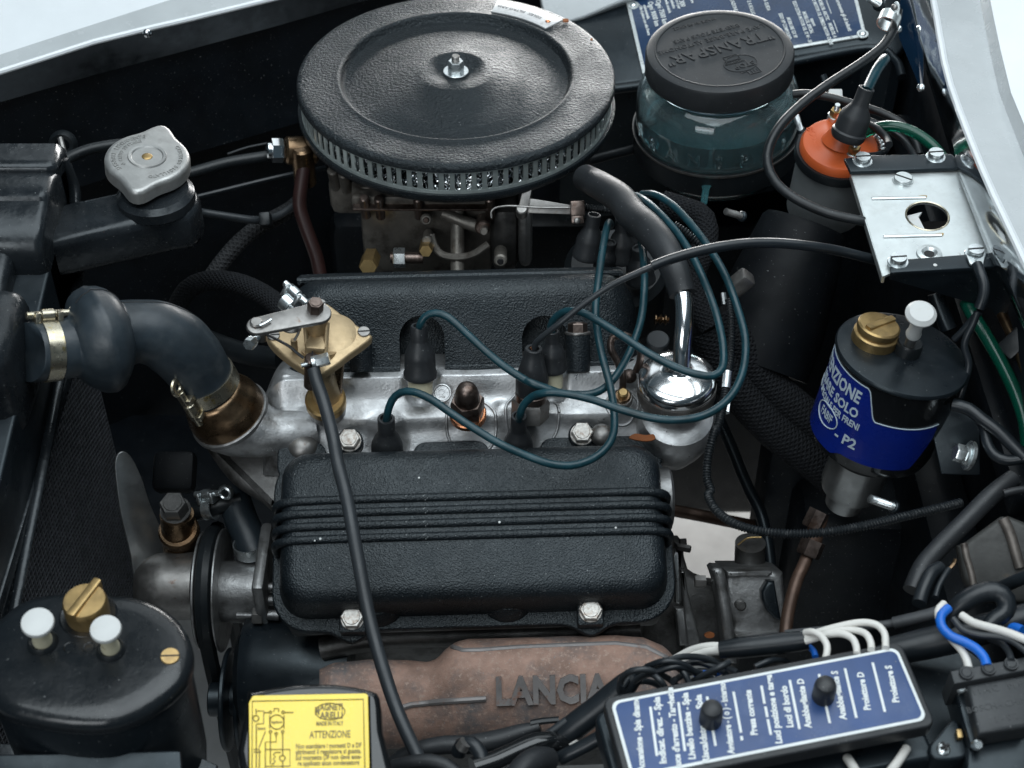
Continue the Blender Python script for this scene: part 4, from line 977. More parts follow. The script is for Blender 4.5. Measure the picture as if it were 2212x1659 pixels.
# ================================================================== chrome filler cap and breather
fl = thing('filler_cap', 'polished chrome domed oil filler cap with bent breather tube', 'filler cap', P(1462, 890, 1.215))
fcn = axis_img(1462, 850, 3, 44); fb = P(*rC(1362, 1232), 1.207); f_ = frame(fb, fcn); k1 = ka(1, 1.207)
R0 = 272 * k1
G().lathe([(0, -.022), (R0 * .93, -.022), (R0 * .97, -.020), (R0, -.016), (R0, -.0065), (R0 * .985, -.0055)], f_, 72).obj('skirt', M_['steel'], fl)
gk = G().lathe([(R0 * .985, -.0060), (R0 * 1.0, -.0052), (R0 * 1.0, -.0012), (R0 * .985, .0012), (R0 * .95, .0028), (R0 * .88, .0044), (R0 * .76, .0060), (R0 * .60, .0074), (R0 * .45, .0083), (R0 * .33, .0090), (R0 * .27, .0110), (R0 * .25, .0150), (0, .0150)], f_, 72); gk.obj('dome', M_['chrome'], fl, sharp=60)
gk = G()
kn = G(); kn.box(T3(R0 * 1.0, 0, 0), .0006, .0005, .0040); kme = kn.mesh('knurl', M_['steel'])
kg = G()
for i in range(120):
    a = 2 * math.pi * i / 120; kg.box(f_ @ Matrix.Rotation(a, 4, 'Z') @ T3(R0 * 1.0, 0, -.0105), .0008, .0008, .0075)
kg.obj('knurling', M_['steel'], fl)
tp_ = trace(rC, [(1392, 1150, 1.195), (1400, 1000, 1.19), (1412, 850, 1.188), (1410, 700, 1.19), (1385, 600, 1.193), (1365, 540, 1.197)], 1.19)
G().tube(tp_, ka(63, 1.19), seg=24, step=.004).obj('tube', M_['chrome'], fl)
bh = trace(rC, [(1400, 650, 1.192), (1375, 560, 1.195), (1330, 440, 1.20), (1260, 310, 1.212), (1160, 195, 1.228), (1055, 105, 1.246)], 1.2) + [P(1340, 430, 1.264), P(1300, 403, 1.285), P(1264, 384, 1.312)]
tag(G().tube(bh, [ka(94, 1.19), ka(97, 1.19), ka(102, 1.2), ka(107, 1.2), ka(110, 1.22), ka(110, 1.24), ka(106, 1.26), ka(100, 1.28), ka(94, 1.3)], seg=28, step=.006).obj('breather_hose', M_['softrub']), 'thick matt black breather hose from the chrome tube to the air cleaner', 'hose')
# thin bent pipe with brass olive next to the filler
vp = thing('vacuum_pipe', 'thin browned steel pipe bent in a hook with a brass nut', 'pipe', P(*rC(985, 1340), 1.225))
G().tube(trace(rC, [(985, 1330, 1.222), (985, 1220, 1.215), (950, 1120, 1.21), (905, 1030, 1.207), (915, 955, 1.207), (990, 935, 1.207), (1070, 970, 1.21), (1110, 1050, 1.213), (1105, 1120, 1.218), (1080, 1180, 1.225)], 1.21), ka(26, 1.21), seg=14).obj('pipe', M_['brownsteel'], vp)
f_ = frame(P(*rC(985, 1365), 1.222), (0, -.3, .95)); G().cyl(f_, ka(58, 1.22), -.004, .004, .001, 24).obj('brass_seat', M_['bronze'], vp)
G().cyl(f_, ka(36, 1.22), .003, .009, .001, 18).obj('brass_nut', M_['brass'], vp)
G().cyl(f_, ka(72, 1.22), -.006, .001, .001, 24).obj('socket', M_['steel'], vp)
c_ = P(*rC(1030, 1220), 1.235); tag(G().ball(frame(c_, (0, -.3, .95)), ka(55, 1.23), .9, 20).obj('dome_stud', M_['brownsteel']), 'browned round stud beside the hooked pipe', 'stud')
# breather stub and small pale disc behind filler
c_ = P(*rC(1230, 970), 1.26); tag(G().cyl(frame(c_, (0, -.2, .98)), ka(80, 1.26), -.01, .002, .001, 24).obj('plug_cap', M_['grey']), 'dull grey round plug behind the chrome filler cap', 'cap')
c_ = P(*rC(1255, 825), 1.27); tag(G().tube([P(*rC(1205, 825), 1.27), P(*rC(1305, 830), 1.27)], ka(28, 1.27), seg=8, rib=(.004, .0012)).obj('hose_clip', M_['bronze']), 'small brassy hose clip in the dark behind the chrome tube', 'clip')
# ================================================================== heater valve (gold)
hv = thing('heater_valve', 'gold painted diamond shaped heater valve with steel lever', 'heater valve', P(*rB(600, 1100), 1.215))
hn = axis_img(690, 740, 2, 52); ho = P(*rB(540, 700), 1.175)
fr = frame(ho, hn)
dia = smooth_closed(onp(rB, ((188, 668), (215, 625), (390, 520), (555, 438), (610, 440), (740, 540), (890, 640), (905, 680), (760, 790), (640, 880), (540, 930), (420, 880), (260, 760)), ho, hn), 4)
G().prism(fr, dia, -.0075, .0, .002).obj('diamond_plate', M_['goldpaint'], hv)
G().lathe([(.019, -.0005), (.015, .0012), (.009, .0024), (0, .0028)], frame(PP(*rB(640, 640), ho, hn), hn), 36).obj('dished_boss', M_['goldpaint'], hv)
# spout body running down to the head
pts = trace(rB, [(545, 760, 1.172), (545, 880, 1.178), (575, 960, 1.192), (600, 1040, 1.208), (600, 1110, 1.216)], 1.19)
G().tube(pts, [ka(125, 1.18), ka(105, 1.18), ka(92, 1.19), ka(100, 1.2), ka(100, 1.2)], seg=24, step=.005).obj('spout', M_['goldpaint'], hv)
G().tube(trace(rB, [(665, 850, 1.19), (655, 960, 1.20), (650, 1060, 1.212)], 1.2), ka(58, 1.2), seg=18).obj('side_tube', M_['bronze'], hv)
f_ = frame(P(*rB(592, 1110), 1.213), (0, -.3, .95)); G().cyl(f_, ka(142, 1.21), -.006, .004, .0015, 36).obj('base_ring', M_['brass'], hv)
G().cyl(f_, ka(128, 1.21), -.016, -.006, 0, 36).obj('base_socket', M_['cast'], hv)
# channel ribs from pivot to cable post
for a_, b_ in (((450, 590), (470, 800)), ((605, 570), (590, 800))):
    G().tube([P(*rB(*a_), 1.160), P(*rB(*b_), 1.160)], ka(16, 1.16), seg=8).obj('channel_rib', M_['goldpaint'], hv)
G().box(frame(P(*rB(528, 690), 1.167), hn), ka(140, 1.165), ka(240, 1.165), .012, .002).obj('channel', M_['goldpaint'], hv)
piv = P(*rB(530, 560), 1.160); G().cyl(frame(piv, axis_img(690, 740, 2, 48)), ka(78, 1.16), -.012, .010, .002, 28).obj('pivot_boss', M_['goldpaint'], hv)
# lever
lo = P(*rB(525, 500), 1.143); ln = axis_img(660, 690, 3, 50)
Lf = frame(lo, ln)
A = onp(rB, ((118, 592), (540, 500)), lo, ln); a0, a1 = V(A[0]), V(A[1]); dv = (a1 - a0).normalized(); nv = V((-dv.y, dv.x)); hw_ = ka(72, 1.145); hw2 = ka(92, 1.145)
ol = [a0 + (-dv * math.sin(t) + nv * math.cos(t)) * hw_ for t in [math.pi * i / 10 for i in range(11)]] + [a1 + (dv * math.sin(t) - nv * math.cos(t)) * hw2 for t in [math.pi * i / 10 for i in range(11)]]
G().prism(Lf, [tuple(p) for p in reversed(ol)], -.0025, .0005, .0008).obj('lever', M_['steel'], hv)
lev = hv.children[-1]
bolt(PP(*rB(520, 485), lo, ln), ln, ka(98, 1.14), .009, M_['brownsteel'], hv, None)
G().cyl(frame(PP(*rB(112, 580), lo, ln), ln), ka(44, 1.14), 0, .003, .001, 20).obj('pin', M_['steel'], lev)
G().tube([PP(*rB(135, 592), lo + ln * .003, ln), PP(*rB(165, 580), lo + ln * .003, ln), PP(*rB(215, 550), lo + ln * .003, ln)], .0011, seg=8).obj('cotter', M_['zincbolt'], lev)
# adjuster and bolt below lever end
G().tube([P(*rB(150, 620), 1.150), P(*rB(150, 690), 1.155)], ka(38, 1.15), seg=16).obj('adjuster', M_['steel'], hv)
p0, p1 = P(*rB(125, 670), 1.150), P(*rB(70, 715), 1.140)
b_ = G().hexa(frame(p1, p1 - p0), ka(78, 1.14), -.004, .003).obj('adjuster_bolt', M_['zincbolt'], hv); G().tube([p0, p1], ka(20, 1.14), seg=10, rib=(.0011, .0003)).obj('thread', M_['zincbolt'], b_)
# spring wire
sp0 = [P(*rB(305 + 55 * (1 + math.cos(t)), 600 + 22 * math.sin(t) + t * 2), 1.155 + .004 * math.sin(t)) for t in [i * .5 for i in range(26)]]
G().tube(sp0 + trace(rB, [(415, 605), (400, 650), (375, 695)], 1.152), .0010, seg=6).obj('spring', M_['steel'], hv)
G().tube([P(*rB(372, 690), 1.158), P(*rB(378, 760), 1.164)], ka(24, 1.16), seg=10).obj('spring_peg', M_['goldpaint'], hv)
# slotted screws in the corners
for q in ((856, 637), (232, 662), (552, 445)):
    c_ = PP(*rB(*q), ho, hn); f_ = frame(c_, hn); G().cyl(f_, ka(44, 1.17), -.001, .0014, .0004, 20).obj('screw', M_['steel'], hv)
    s_ = hv.children[-1]; G().box(f_ @ Matrix.Rotation(rad(10), 4, 'Z') @ T3(0, 0, .0013), ka(80, 1.17), .0011, .0006).obj('slot', M_['dark'], s_)
# cable post
p0, p1 = P(*rB(492, 1010), 1.175), P(*rB(497, 810), 1.150); f_ = frame(p0, p1 - p0); Lp = (p1 - p0).length
G().cyl(f_, ka(52, 1.155), 0, Lp, .0012, 24).obj('cable_post', M_['brownsteel'], hv); post = hv.children[-1]
G().box(f_ @ T3(0, 0, Lp - .004), .0012, ka(110, 1.15), .0085).obj('slot', M_['dark'], post)
q0, q1 = P(*rB(425, 868), 1.150), P(*rB(590, 825), 1.150); f_ = frame(q1, q1 - q0)
G().tube([q0, q1], ka(17, 1.15), seg=10, rib=(.0011, .0003)).obj('clamp_screw', M_['zincbolt'], post)
G().hexa(f_, ka(78, 1.15), -.007, .003).obj('clamp_nut', M_['zincbolt'], post)
G().cyl(f_, ka(46, 1.15), -.010, -.007, .0003, 20).obj('clamp_washer', M_['zincbolt'], post)
G().tube(trace(rB, [(180, 650), (260, 690), (340, 735), (400, 785), (440, 815)], 1.150), .0011, seg=6).obj('inner_wire', M_['wire'], hv)
tag(G().tube(trace(rB, [(508, 890, 1.150), (530, 980, 1.148), (570, 1090, 1.145), (610, 1230, 1.14), (645, 1370, 1.135), (680, 1560, 1.13)], 1.14) + [P(750, 1080, 1.118), P(772, 1200, 1.105), P(797, 1330, 1.092), P(826, 1440, 1.078), P(860, 1540, 1.062), (P(905, 1640, 1.045)), P(960, 1760, 1.02)], m(14.5, 1.12), seg=16, step=.006).obj('control_cable', M_['grey']), 'long black sheathed control cable crossing the ribbed cover from the gold valve', 'cable')
# ================================================================== coolant elbow hose, clamps, bronze neck
pr_ = [(190, 776, 1.128, 200), (240, 772, 1.132, 207), (400, 757, 1.14, 205), (490, 741, 1.1455, 212), (530, 732, 1.1475, 262), (570, 722, 1.1495, 318), (625, 705, 1.1525, 365), (690, 687, 1.156, 384), (755, 667, 1.159, 362), (808, 655, 1.162, 305), (842, 648, 1.164, 250), (872, 642, 1.1655, 230),
       (960, 632, 1.169, 222), (1090, 650, 1.176, 235), (1210, 715, 1.184, 245), (1310, 815, 1.194, 238), (1390, 930, 1.205, 225), (1450, 1030, 1.215, 212), (1475, 1070, 1.22, 210)]
pts = trace(rA, [p[:3] for p in pr_], 1.2)
rad_ = [ka(p[3], 1.16) for p in pr_]
hz_ = thing('coolant_hose', 'blue grey rubber elbow hose with a bulge between radiator and silver head', 'hose', pts[0])
G().tube(pts, rad_, seg=40, step=.003).obj('hose', M_['hose'], hz_, sharp=70)
sm = []
path, par = catmull(pts, .004)
for i in range(2, len(path) - 4):
    t_ = (path[i + 1] - path[i - 1]).normalized(); tow = (CAM - path[i]).normalized(); k_ = min(int(par[i]), len(rad_) - 2); q = par[i] - k_; q = q * q * (3 - 2 * q)
    rr = lerp(rad_[k_], rad_[k_ + 1], q); up_ = (UPV - t_ * UPV.dot(t_)).normalized(); sd_ = up_.cross(t_); sd_ = sd_ if sd_.dot(tow) > 0 else -sd_
    dd = (up_ * .90 + sd_ * .43).normalized()
    if par[i] > 4.5: sm.append(path[i] + dd * (rr + .0000))
G().tube(sm, .00045, seg=5, step=.004).obj('mould_seam', M_['dark'], hz_)
def hose_clamp(label, c_, ax_, r_, wd, hdir, mt, long=1.0):
    t_ = thing('hose_clamp', label, 'hose clamp', c_, 'hose clamps')
    f_ = frame(c_, ax_); G().lathe([(r_, -wd / 2), (r_ + .0012, -wd / 2), (r_ + .0012, wd / 2), (r_, wd / 2), (r_, -wd / 2)], f_, 48).obj('band', mt, t_)
    hdir = (hdir - ax_ * hdir.dot(ax_)).normalized(); tn = ax_.cross(hdir)
    hf = frame(c_ + hdir * (r_ + .0045), hdir, ax_)
    G().cyl(frame(c_ + hdir * (r_ + .0040) - ax_ * wd * .45, ax_), .0046, 0, wd * .9, .0008, 20).obj('barrel', mt, t_)
    for s in (-1, 1):
        G().box(frame(c_ + hdir * (r_ + .002) + ax_ * s * wd * .72 + tn * .001, hdir, ax_), wd * .38, .010, .010, .001).obj('tab', mt, t_)
    G().cyl(frame(c_ + hdir * (r_ + .0045) - ax_ * wd * 1.35, ax_), .0028, 0, wd * 2.9, .0004, 14).obj('screw', mt, t_)
    e = c_ + hdir * (r_ + .0045) + ax_ * wd * 1.55
    G().tube([e + (ax_ * .005 * (1 - math.cos(a)) + hdir * .005 * math.sin(a)) for a in [2 * math.pi * i / 14 for i in range(15)]], .0017, seg=8, sq=1.6).obj('thumb_loop', mt, t_)
    return t_
a_ = (pts[2] - pts[0]).normalized()
hose_clamp('yellow zinc hose clamp on the radiator end of the elbow hose', P(*rA(338, 762), 1.137), a_, ka(208, 1.137), ka(108, 1.137), axis_img(100, 750, 0, 10), M_['clamp'])
a_ = (pts[-1] - pts[-3]).normalized()
hose_clamp('tarnished hose clamp where the elbow hose meets the bronze neck', P(*rA(1425, 985), 1.211), -a_, ka(214, 1.21), ka(112, 1.21), axis_img(430, 890, 215, 38), M_['clamp'])
nkz = thing('water_outlet', 'bronze water outlet neck seated in the silver head', 'pipe neck', P(*rA(1590, 1200), 1.235))
G().tube(trace(rA, [(1452, 1045, 1.216), (1490, 1095, 1.222), (1530, 1140, 1.228), (1570, 1185, 1.233), (1592, 1212, 1.237)], 1.2), [ka(205, 1.21), ka(238, 1.22), ka(268, 1.23), ka(275, 1.23), ka(272, 1.23)], seg=40, step=.004).obj('neck', M_['bronze'], nkz, sharp=70)
a_ = (P(*rA(1600, 1222), 1.238) - P(*rA(1570, 1185), 1.233)).normalized()
G().cyl(frame(P(*rA(1588, 1208), 1.236), a_), ka(288, 1.235), -.0022, .0030, .0010, 48).obj('gasket_ring', M_['cast'], nkz)
hose_clamp('small bright zinc clamp on the hose behind the gold valve', P(*rB(340, 440), 1.235), (P(*rB(440, 560), 1.24) - P(*rB(250, 380), 1.25)).normalized(), ka(60, 1.235), ka(80, 1.235), axis_img(620, 650, 30, 30), M_['zincbolt'])
# ================================================================== radiator
XR = -.350
rF = R(0, 380, 300, 957)
rd = thing('radiator', 'black painted radiator with stepped header tank and fine mesh core', 'radiator', V((XR - .02, -.05, -.40)))
yb = .128
MX = Matrix(((0, 0, 1, 0), (1, 0, 0, 0), (0, 1, 0, 0), (0, 0, 0, 1)))
def along_x(name, prof_yz, x0, x1, b, mt):
    return G().prism(Matrix.Translation(V((x1, 0, 0))) @ MX, prof_yz, x0 - x1, 0, b, bs=4).obj(name, mt, rd)
along_x('tank_cap', [(.142, .085), (.142, .126), (.135, .1325), (.112, .134), (.106, .1335), (.1035, .1315), (.1025, .128), (.1025, .085)], -.75, -.352, .008, M_['tank'])
along_x('header_tank', [(.132, .03), (.132, .12), (.100, .1285), (.094, .1305), (.075, .1300), (.0705, .1285), (.0690, .1255), (.060, .1235), (.046, .119), (.036, .112), (.032, .100), (.032, .03)], -.75, -.352, .007, M_['tank'])
along_x('side_tank', [(.050, .0), (.050, .105), (.030, .1035), (.006, .0955), (-.04, .076), (-.075, .066), (-.10, .050), (-.20, .015), (-.32, -.02), (-.32, -.10), (-.1, -.06)], -.75, -.376, .009, M_['tank'])
along_x('side_skirt', [(.125, .04), (.125, .10), (-.32, .02), (-.32, -.055), (-.194, -.026)], -.40, -.352, .003, M_['black'])
g = G(); g.tube([V((XR + .001, .120, .045)), V((XR + .002, -.04, .008)), V((XR + .002, -.194, -.026)), V((XR + .002, -.32, -.056))], .0042, seg=10, step=.02, sq=.7); g.obj('skirt_edge', M_['tank'], rd)
g = G(); g.tube([PX(88, 535, -.374), PX(62, 640, -.373), PX(46, 700, -.372), PX(54, 780, -.372), PX(55, 830, -.372)], .0032, seg=10, sq=.8); g.obj('corner_weld', M_['tank'], rd)
g = G(); g.tube([V((XR - .004, .128, .122)), V((XR + .001, .124, .10)), V((XR + .001, .115, .085)), V((XR, .10, .06)), V((XR, .09, .04))], .006, seg=10, sq=.6); g.obj('corner_weld', M_['tank'], rd)
g = G(); oc = P(*rA(190, 776), 1.128); g.box(frame(oc + V((-.052, 0, -.012)), (0, 0, 1)), .10, .085, .085, .016, 4); g.obj('outlet_boss', M_['tank'], rd)
# filler arm
cpx_ = (318, 345)
arm0 = P(120, 450, 1.20); 
cap0 = P(330, 388, 1.232)
ct = V((cap0.x, cap0.y, .098))
g = G(); w2 = .044
d_ = (V((ct.x, ct.y, 0)) - V((XR, ct.y - .035, 0))).normalized(); nn = V((-d_.y, d_.x, 0))
st = V((XR - .02, ct.y - .035, 0)); hw_ = .0245
ol = [st - nn * hw_, V((ct.x, ct.y, 0)) - nn * hw_] + [V((ct.x, ct.y, 0)) + (d_ * math.sin(a) - nn * math.cos(a)) * .0335 for a in [rad(x) for x in range(30, 160, 10)]] + [V((ct.x, ct.y, 0)) + nn * hw_, st + nn * hw_]
g.prism(T3(0, 0, 0), [(p.x, p.y) for p in ol], .058, .097, .009, both=True); g.obj('filler_arm', M_['tank'], rd)
G().cyl(frame(V((ct.x, ct.y, .094)), (0, 0, 1)), .0305, -.004, .012, .004, 36).obj('filler_neck', M_['tank'], rd)
# core with tubes and fins
YC0, YC1, ZC0, ZC1 = -.34, .118, -.44, .045
g = G(); g.box(T3(XR - .045, (YC0 + YC1) / 2, (ZC0 + ZC1) / 2), .06, YC1 - YC0, ZC1 - ZC0); g.obj('core', M_['dark'], rd)
gs = G(); pitch = .0064
ny = int((YC1 - YC0) / pitch); nz = int((ZC1 - ZC0) / .0052)
for i in range(ny):
    for j in range(nz):
        y = YC0 + (i + .5) * pitch; z = ZC0 + (j + .5) * .0052 + (i % 2) * .0026; a = .0020; x = XR - .0145
        b4 = len(gs.v); gs.v += [V((x, y - a, z - .0006)), V((x, y + a, z - .0006)), V((x + .0016, y + a, z + .0007)), V((x + .0016, y - a, z + .0007))]
        gs.f.append((b4, b4 + 1, b4 + 2, b4 + 3))
for i in range(ny + 1):
    y = YC0 + i * pitch; gs.box(T3(XR - .0145, y, (ZC0 + ZC1) / 2), .002, .0011, ZC1 - ZC0)
tag(gs.obj('core_fins', M_['core'], rd), kind='stuff')
g = G(); g.box(T3(XR - .002, -.06, -.010), .004, .34, .012, .0015); g.obj('lower_frame', M_['tank'], rd)
# filler cap with two ears
capc = P(318, 338, 1.238); cn = axis_img(318, 338, -4, 37); f_ = frame(capc, cn); rk = m(91, 1.238)
ears = []
for i in range(72):
    a = 2 * math.pi * i / 72; e = 0
    for a0 in (rad(83), rad(268)):
        dd = (a - a0 + math.pi) % (2 * math.pi) - math.pi; e = max(e, .36 * math.exp(-(dd / .30) ** 2))
    fl_ = 1.0
    ears.append((rk * (fl_ + e) * math.cos(a), rk * (fl_ + e) * math.sin(a)))
rcap = thing('pressure_cap', 'grey metal two eared pressure cap on the radiator filler arm', 'pressure cap', capc - cn * .02)
g = G(); g.prism(f_, ears, -.0125, .0, .0042, bs=5); g.obj('cap_shell', mat('dull_aluminium', (.40, .40, .39), .45, .75, bump=(('noise', 300, .0003, .3),), var=.12, vscale=80, col2=(.30, .29, .28), c2=(60, .55, .75)), rcap)
shell = rcap.children[0]
G().lathe([(rk * .46, .0001), (rk * .44, .0012), (rk * .38, .0010), (rk * .33, -.0008), (0, -.0010)], f_, 36).obj('dimple', shell.data.materials[0], rcap)
G().ball(f_, rk * .13, .25, 16).obj('rivet', M_['brass'], rcap)
G().cyl(f_, rk * .80, -.020, -.010, .002, 36).obj('neck_flange', M_['tank'], rcap)
def arc_text(s, r_, a_mid, span, size):
    n_ = len(s)
    for i, ch in enumerate(s):
        if ch == ' ': continue
        a = rad(a_mid + span * (.5 - i / (n_ - 1)))
        lettering(ch, f_ @ Matrix.Translation(V((r_ * math.cos(a), r_ * math.sin(a), .0003))) @ Matrix.Rotation(a - math.pi / 2, 4, 'Z'), size, .0007, shell.data.materials[0], shell)
arc_text('SMONTARE LENTAMENTE', rk * .78, 165, 120, .0052); arc_text('A CALDO SVITARE', rk * .62, 165, 100, .0045); arc_text('CIRCUITO SIGILLATO', rk * .78, -20, 110, .0048)
# ================================================================== fan, pulley, belt, pump
rG = R(0, 1320, 800)
fan = thing('cooling_fan', 'bare grey cooling fan blade with rounded hub beside the radiator core', 'fan', P(340, 1400, 1.32))
hc = P(*rG(1340, 400), 1.30); hx = V((-1, 0, 0)); f_ = frame(hc, hx)
G().lathe([(0, -.002), (ka(235, 1.3), -.002), (ka(235, 1.3), .022), (ka(225, 1.3), .030), (ka(190, 1.3), .040), (ka(120, 1.3), .047), (0, .049)], f_, 44).obj('hub', M_['steel'], fan)
on_ = V((.62, -.62, .48)).normalized(); oo = P(300, 1130, 1.31)
ol = smooth_closed(onp(lambda x, y: (x, y), ((262, 976), (282, 985), (305, 1030), (325, 1090), (352, 1150), (372, 1195), (335, 1290), (300, 1290), (283, 1200), (262, 1110), (252, 1040), (250, 995)), oo, on_), 4)
G().prism(frame(oo, on_), ol, -.0022, 0, .0006).obj('blade', M_['alloy'], fan)
ol = smooth_closed(onp(lambda x, y: (x, y), ((330, 1290), (372, 1230), (400, 1300), (380, 1400), (350, 1420), (330, 1350)), oo, on_), 4)
G().prism(frame(oo - on_ * .01, on_), ol, -.0022, 0, .0006).obj('blade', M_['alloy'], fan)
pul = thing('fan_pulley', 'steel fan pulley with two thin flanges beside the water pump', 'pulley', P(*rG(1420, 900), 1.30))
pc = P(*rG(1395, 430), 1.30)
for x_, r_ in ((-.0, 405), (.0165, 425)):
    G().cyl(frame(pc + V((x_, 0, 0)), (1, 0, 0)), ka(r_, 1.3), 0, .0022, .0006, 64).obj('flange', M_['cast'], pul)
G().cyl(frame(pc, (1, 0, 0)), ka(370, 1.3), .002, .017, 0, 56).obj('groove', M_['black'], pul)
bl_ = thing('fan_belt', 'black rubber fan belt running down from the pulley', 'belt', P(*rG(1420, 1500), 1.35))
rp = ka(395, 1.3)
pp_ = [pc + V((.0095, rp * math.cos(a), rp * math.sin(a))) for a in [rad(x) for x in range(10, 200, 12)]]
c2 = P(*rG(1590, 1330), 1.36)
pp_ += [V((pc.x + .0095, pc.y - rp * .98, pc.z - .06)), V((pc.x + .011, pc.y - rp * .90, pc.z - .16)), V((pc.x + .012, pc.y - rp * .8, pc.z - .28))]
pp_ = [V((pc.x + .0095, pc.y + rp * .9, pc.z - .2))] + pp_
G().tube(pp_, .0068, seg=8, step=.01, sq=1.0).obj('belt_run', M_['rubber'], bl_)
wp = thing('water_pump', 'grey cast water pump body behind the fan pulley', 'water pump', P(*rG(1650, 700), 1.29))
w0 = P(*rG(1490, 440), 1.295); w1 = P(*rG(1850, 440), 1.285)
G().lathe([(0, 0), (ka(205, 1.29), 0), (ka(212, 1.29), .004), (ka(222, 1.29), (w1 - w0).length), (0, (w1 - w0).length)], frame(w0, V((1, 0, 0))), 44).obj('barrel', M_['cast'], wp)
G().box(frame(P(*rG(1850, 420), 1.27), (0, 0, 1)), .010, .07, .085, .004).obj('flange', M_['cast'], wp)
for q in ((1850, 410), (1860, 500), (1870, 600)):
    G().tube([P(*rG(q[0] - 25, q[1]), 1.245), P(*rG(q[0] + 60, q[1] + 4), 1.245)], ka(38, 1.25), seg=14).obj('boss', M_['cast'], wp)
c_ = P(*rG(1790, 610), 1.245); G().hexa(frame(c_, (-1, 0, 0)), .0125, -.003, .005).obj('bolt', M_['steel'], wp)
G().tube([P(*rG(1640, 605), 1.25), P(*rG(1780, 608), 1.247)], ka(22, 1.25), seg=10).obj('drain_rib', M_['cast'], wp)
# brass coloured union on a neck left of the front cover
hu = thing('heater_union', 'dark bronze hose union with a hexagon bolt head above the fan hub', 'pipe union', P(380, 1170, 1.31))
G().tube([P(388, 1185, 1.31), P(382, 1110, 1.285)], m(36, 1.3), seg=24).obj('body', M_['bronze'], hu)
G().cyl(frame(P(388, 1150, 1.298), (0, -.3, .95)), m(44, 1.3), -.004, .006, .0015, 28).obj('collar', M_['bronze'], hu)
bolt(P(379, 1102, 1.283), V((0, -.25, .97)), m(52, 1.28), .013, M_['darkcast'], hu, m(34, 1.28))
hose_clamp('small zinc clamp on the stub beside the bronze union', P(455, 1098, 1.30), V((.9, -.2, .3)).normalized(), m(22, 1.3), m(22, 1.3), axis_img(455, 1098, 10, 30), M_['zincbolt'])
tag(G().tube([P(408, 1110, 1.31), P(450, 1098, 1.305), P(520, 1080, 1.31)], m(20, 1.3), seg=14).obj('bypass_stub', M_['rubber']), 'short black hose stub leaving the bronze union', 'hose')
tag(G().tube([P(500, 1060, 1.32), P(520, 1120, 1.31), P(548, 1190, 1.30), P(552, 1260, 1.30)], m(36, 1.3), seg=18).obj('bypass_hose', M_['hose']), 'short dark blue hose going down beside the ribbed cover', 'hose')
hose_clamp('zinc hose clamp low beside the left end of the ribbed cover', P(545, 1180, 1.292), V((.15, -.2, -.95)).normalized(), m(37, 1.3), m(26, 1.3), axis_img(545, 1180, 60, 30), M_['zincbolt'])
tag(G().box(frame(P(378, 1020, 1.40), (0, -.5, .86)), m(90, 1.4), m(90, 1.4), .02, .006).obj('shroud_bracket', M_['drum']), 'dark rounded bracket between fan and radiator', 'bracket')
# generator with its pulley under the pump
ge = thing('generator', 'black generator body with pulley below the water pump', 'generator', P(600, 1560, 1.26))
g0 = P(575, 1455, 1.27); G().lathe([(0, -.002), (.030, -.002), (.044, .004), (.050, .016), (.050, .09), (0, .09)], frame(g0 + V((-.02, .0, 0)), (1, 0, 0)), 48).obj('body', M_['black'], ge)
for x_ in (-.034, -.022): G().cyl(frame(g0 + V((x_ - .002, 0, -.035)), (1, 0, 0)), .042, 0, .004, .001, 48).obj('pulley_flange', M_['black'], ge)
G().cyl(frame(g0 + V((-.05, 0, -.035)), (1, 0, 0)), .014, 0, .05, .001, 24).obj('shaft', M_['black'], ge)
c_ = P(*R(550, 1320, 800)(400, 830), 1.255); G().ball(frame(c_, (-.3, -.5, .8)), .010, .8, 16, half=False).obj('round_lug', M_['cast'], ge)
# ================================================================== exhaust manifold
rH = R(960, 1600, 640); kh = lambda z, d: m(z / 3.456 / 1.157324, d)
em = thing('exhaust_manifold', 'rusty pinkish brown cast exhaust manifold with raised LANCIA lettering', 'exhaust manifold', P(1080, 1640, 1.20))
DM = 1.195; DA = .036
MT = [(690, 1446), (720, 1432), (800, 1424), (880, 1426), (925, 1430), (945, 1422), (962, 1402), (985, 1386), (1010, 1380), (1100, 1378), (1220, 1374), (1330, 1372), (1390, 1377), (1435, 1396), (1462, 1425), (1480, 1465), (1490, 1500)]
def mtop(x):
    for (x0, t0), (x1, t1) in zip(MT, MT[1:]):
        if x <= x1: k = max(0, (x - x0) / (x1 - x0)); return lerp(t0, t1, k)
    return MT[-1][1]
def mbot(x): return 1618 - max(0, x - 1380) * .75 - max(0, 740 - x) * .7
def mani_pt(x, p, off=0.0):
    t0, b0 = mtop(x), mbot(x); c0 = (t0 + b0) / 2; h0 = (b0 - t0) / 2; s = max(-.999, min(.999, (p - c0) / h0))
    da = DA * (1.0 if x > 985 else lerp(.72, 1.0, min(1, max(0, (x - 925) / 60))))
    return P(x, p, DM - da * (1 - abs(s) ** 2.4) ** .5 - off)
rings = []
xs = [690 + i * 10 for i in range(81)]
for x in xs:
    t0, b0 = mtop(x), mbot(x); c0 = (t0 + b0) / 2; h0 = (b0 - t0) / 2; ring_ = []
    da = DA * (1.0 if x > 985 else lerp(.72, 1.0, min(1, max(0, (x - 925) / 60)))) * (1 if 700 < x < 1480 else .6)
    for i in range(56):
        a = 2 * math.pi * i / 56; s, c_ = math.sin(a), math.cos(a)
        ring_.append(P(x, c0 - h0 * abs(s) ** .92 * (1 if s > 0 else -1), DM - da * abs(c_) ** .85 * (1 if c_ > 0 else -.6)))
    rings.append(ring_)
G().loft(rings).obj('main_body', M_['mani'], em, sharp=80)
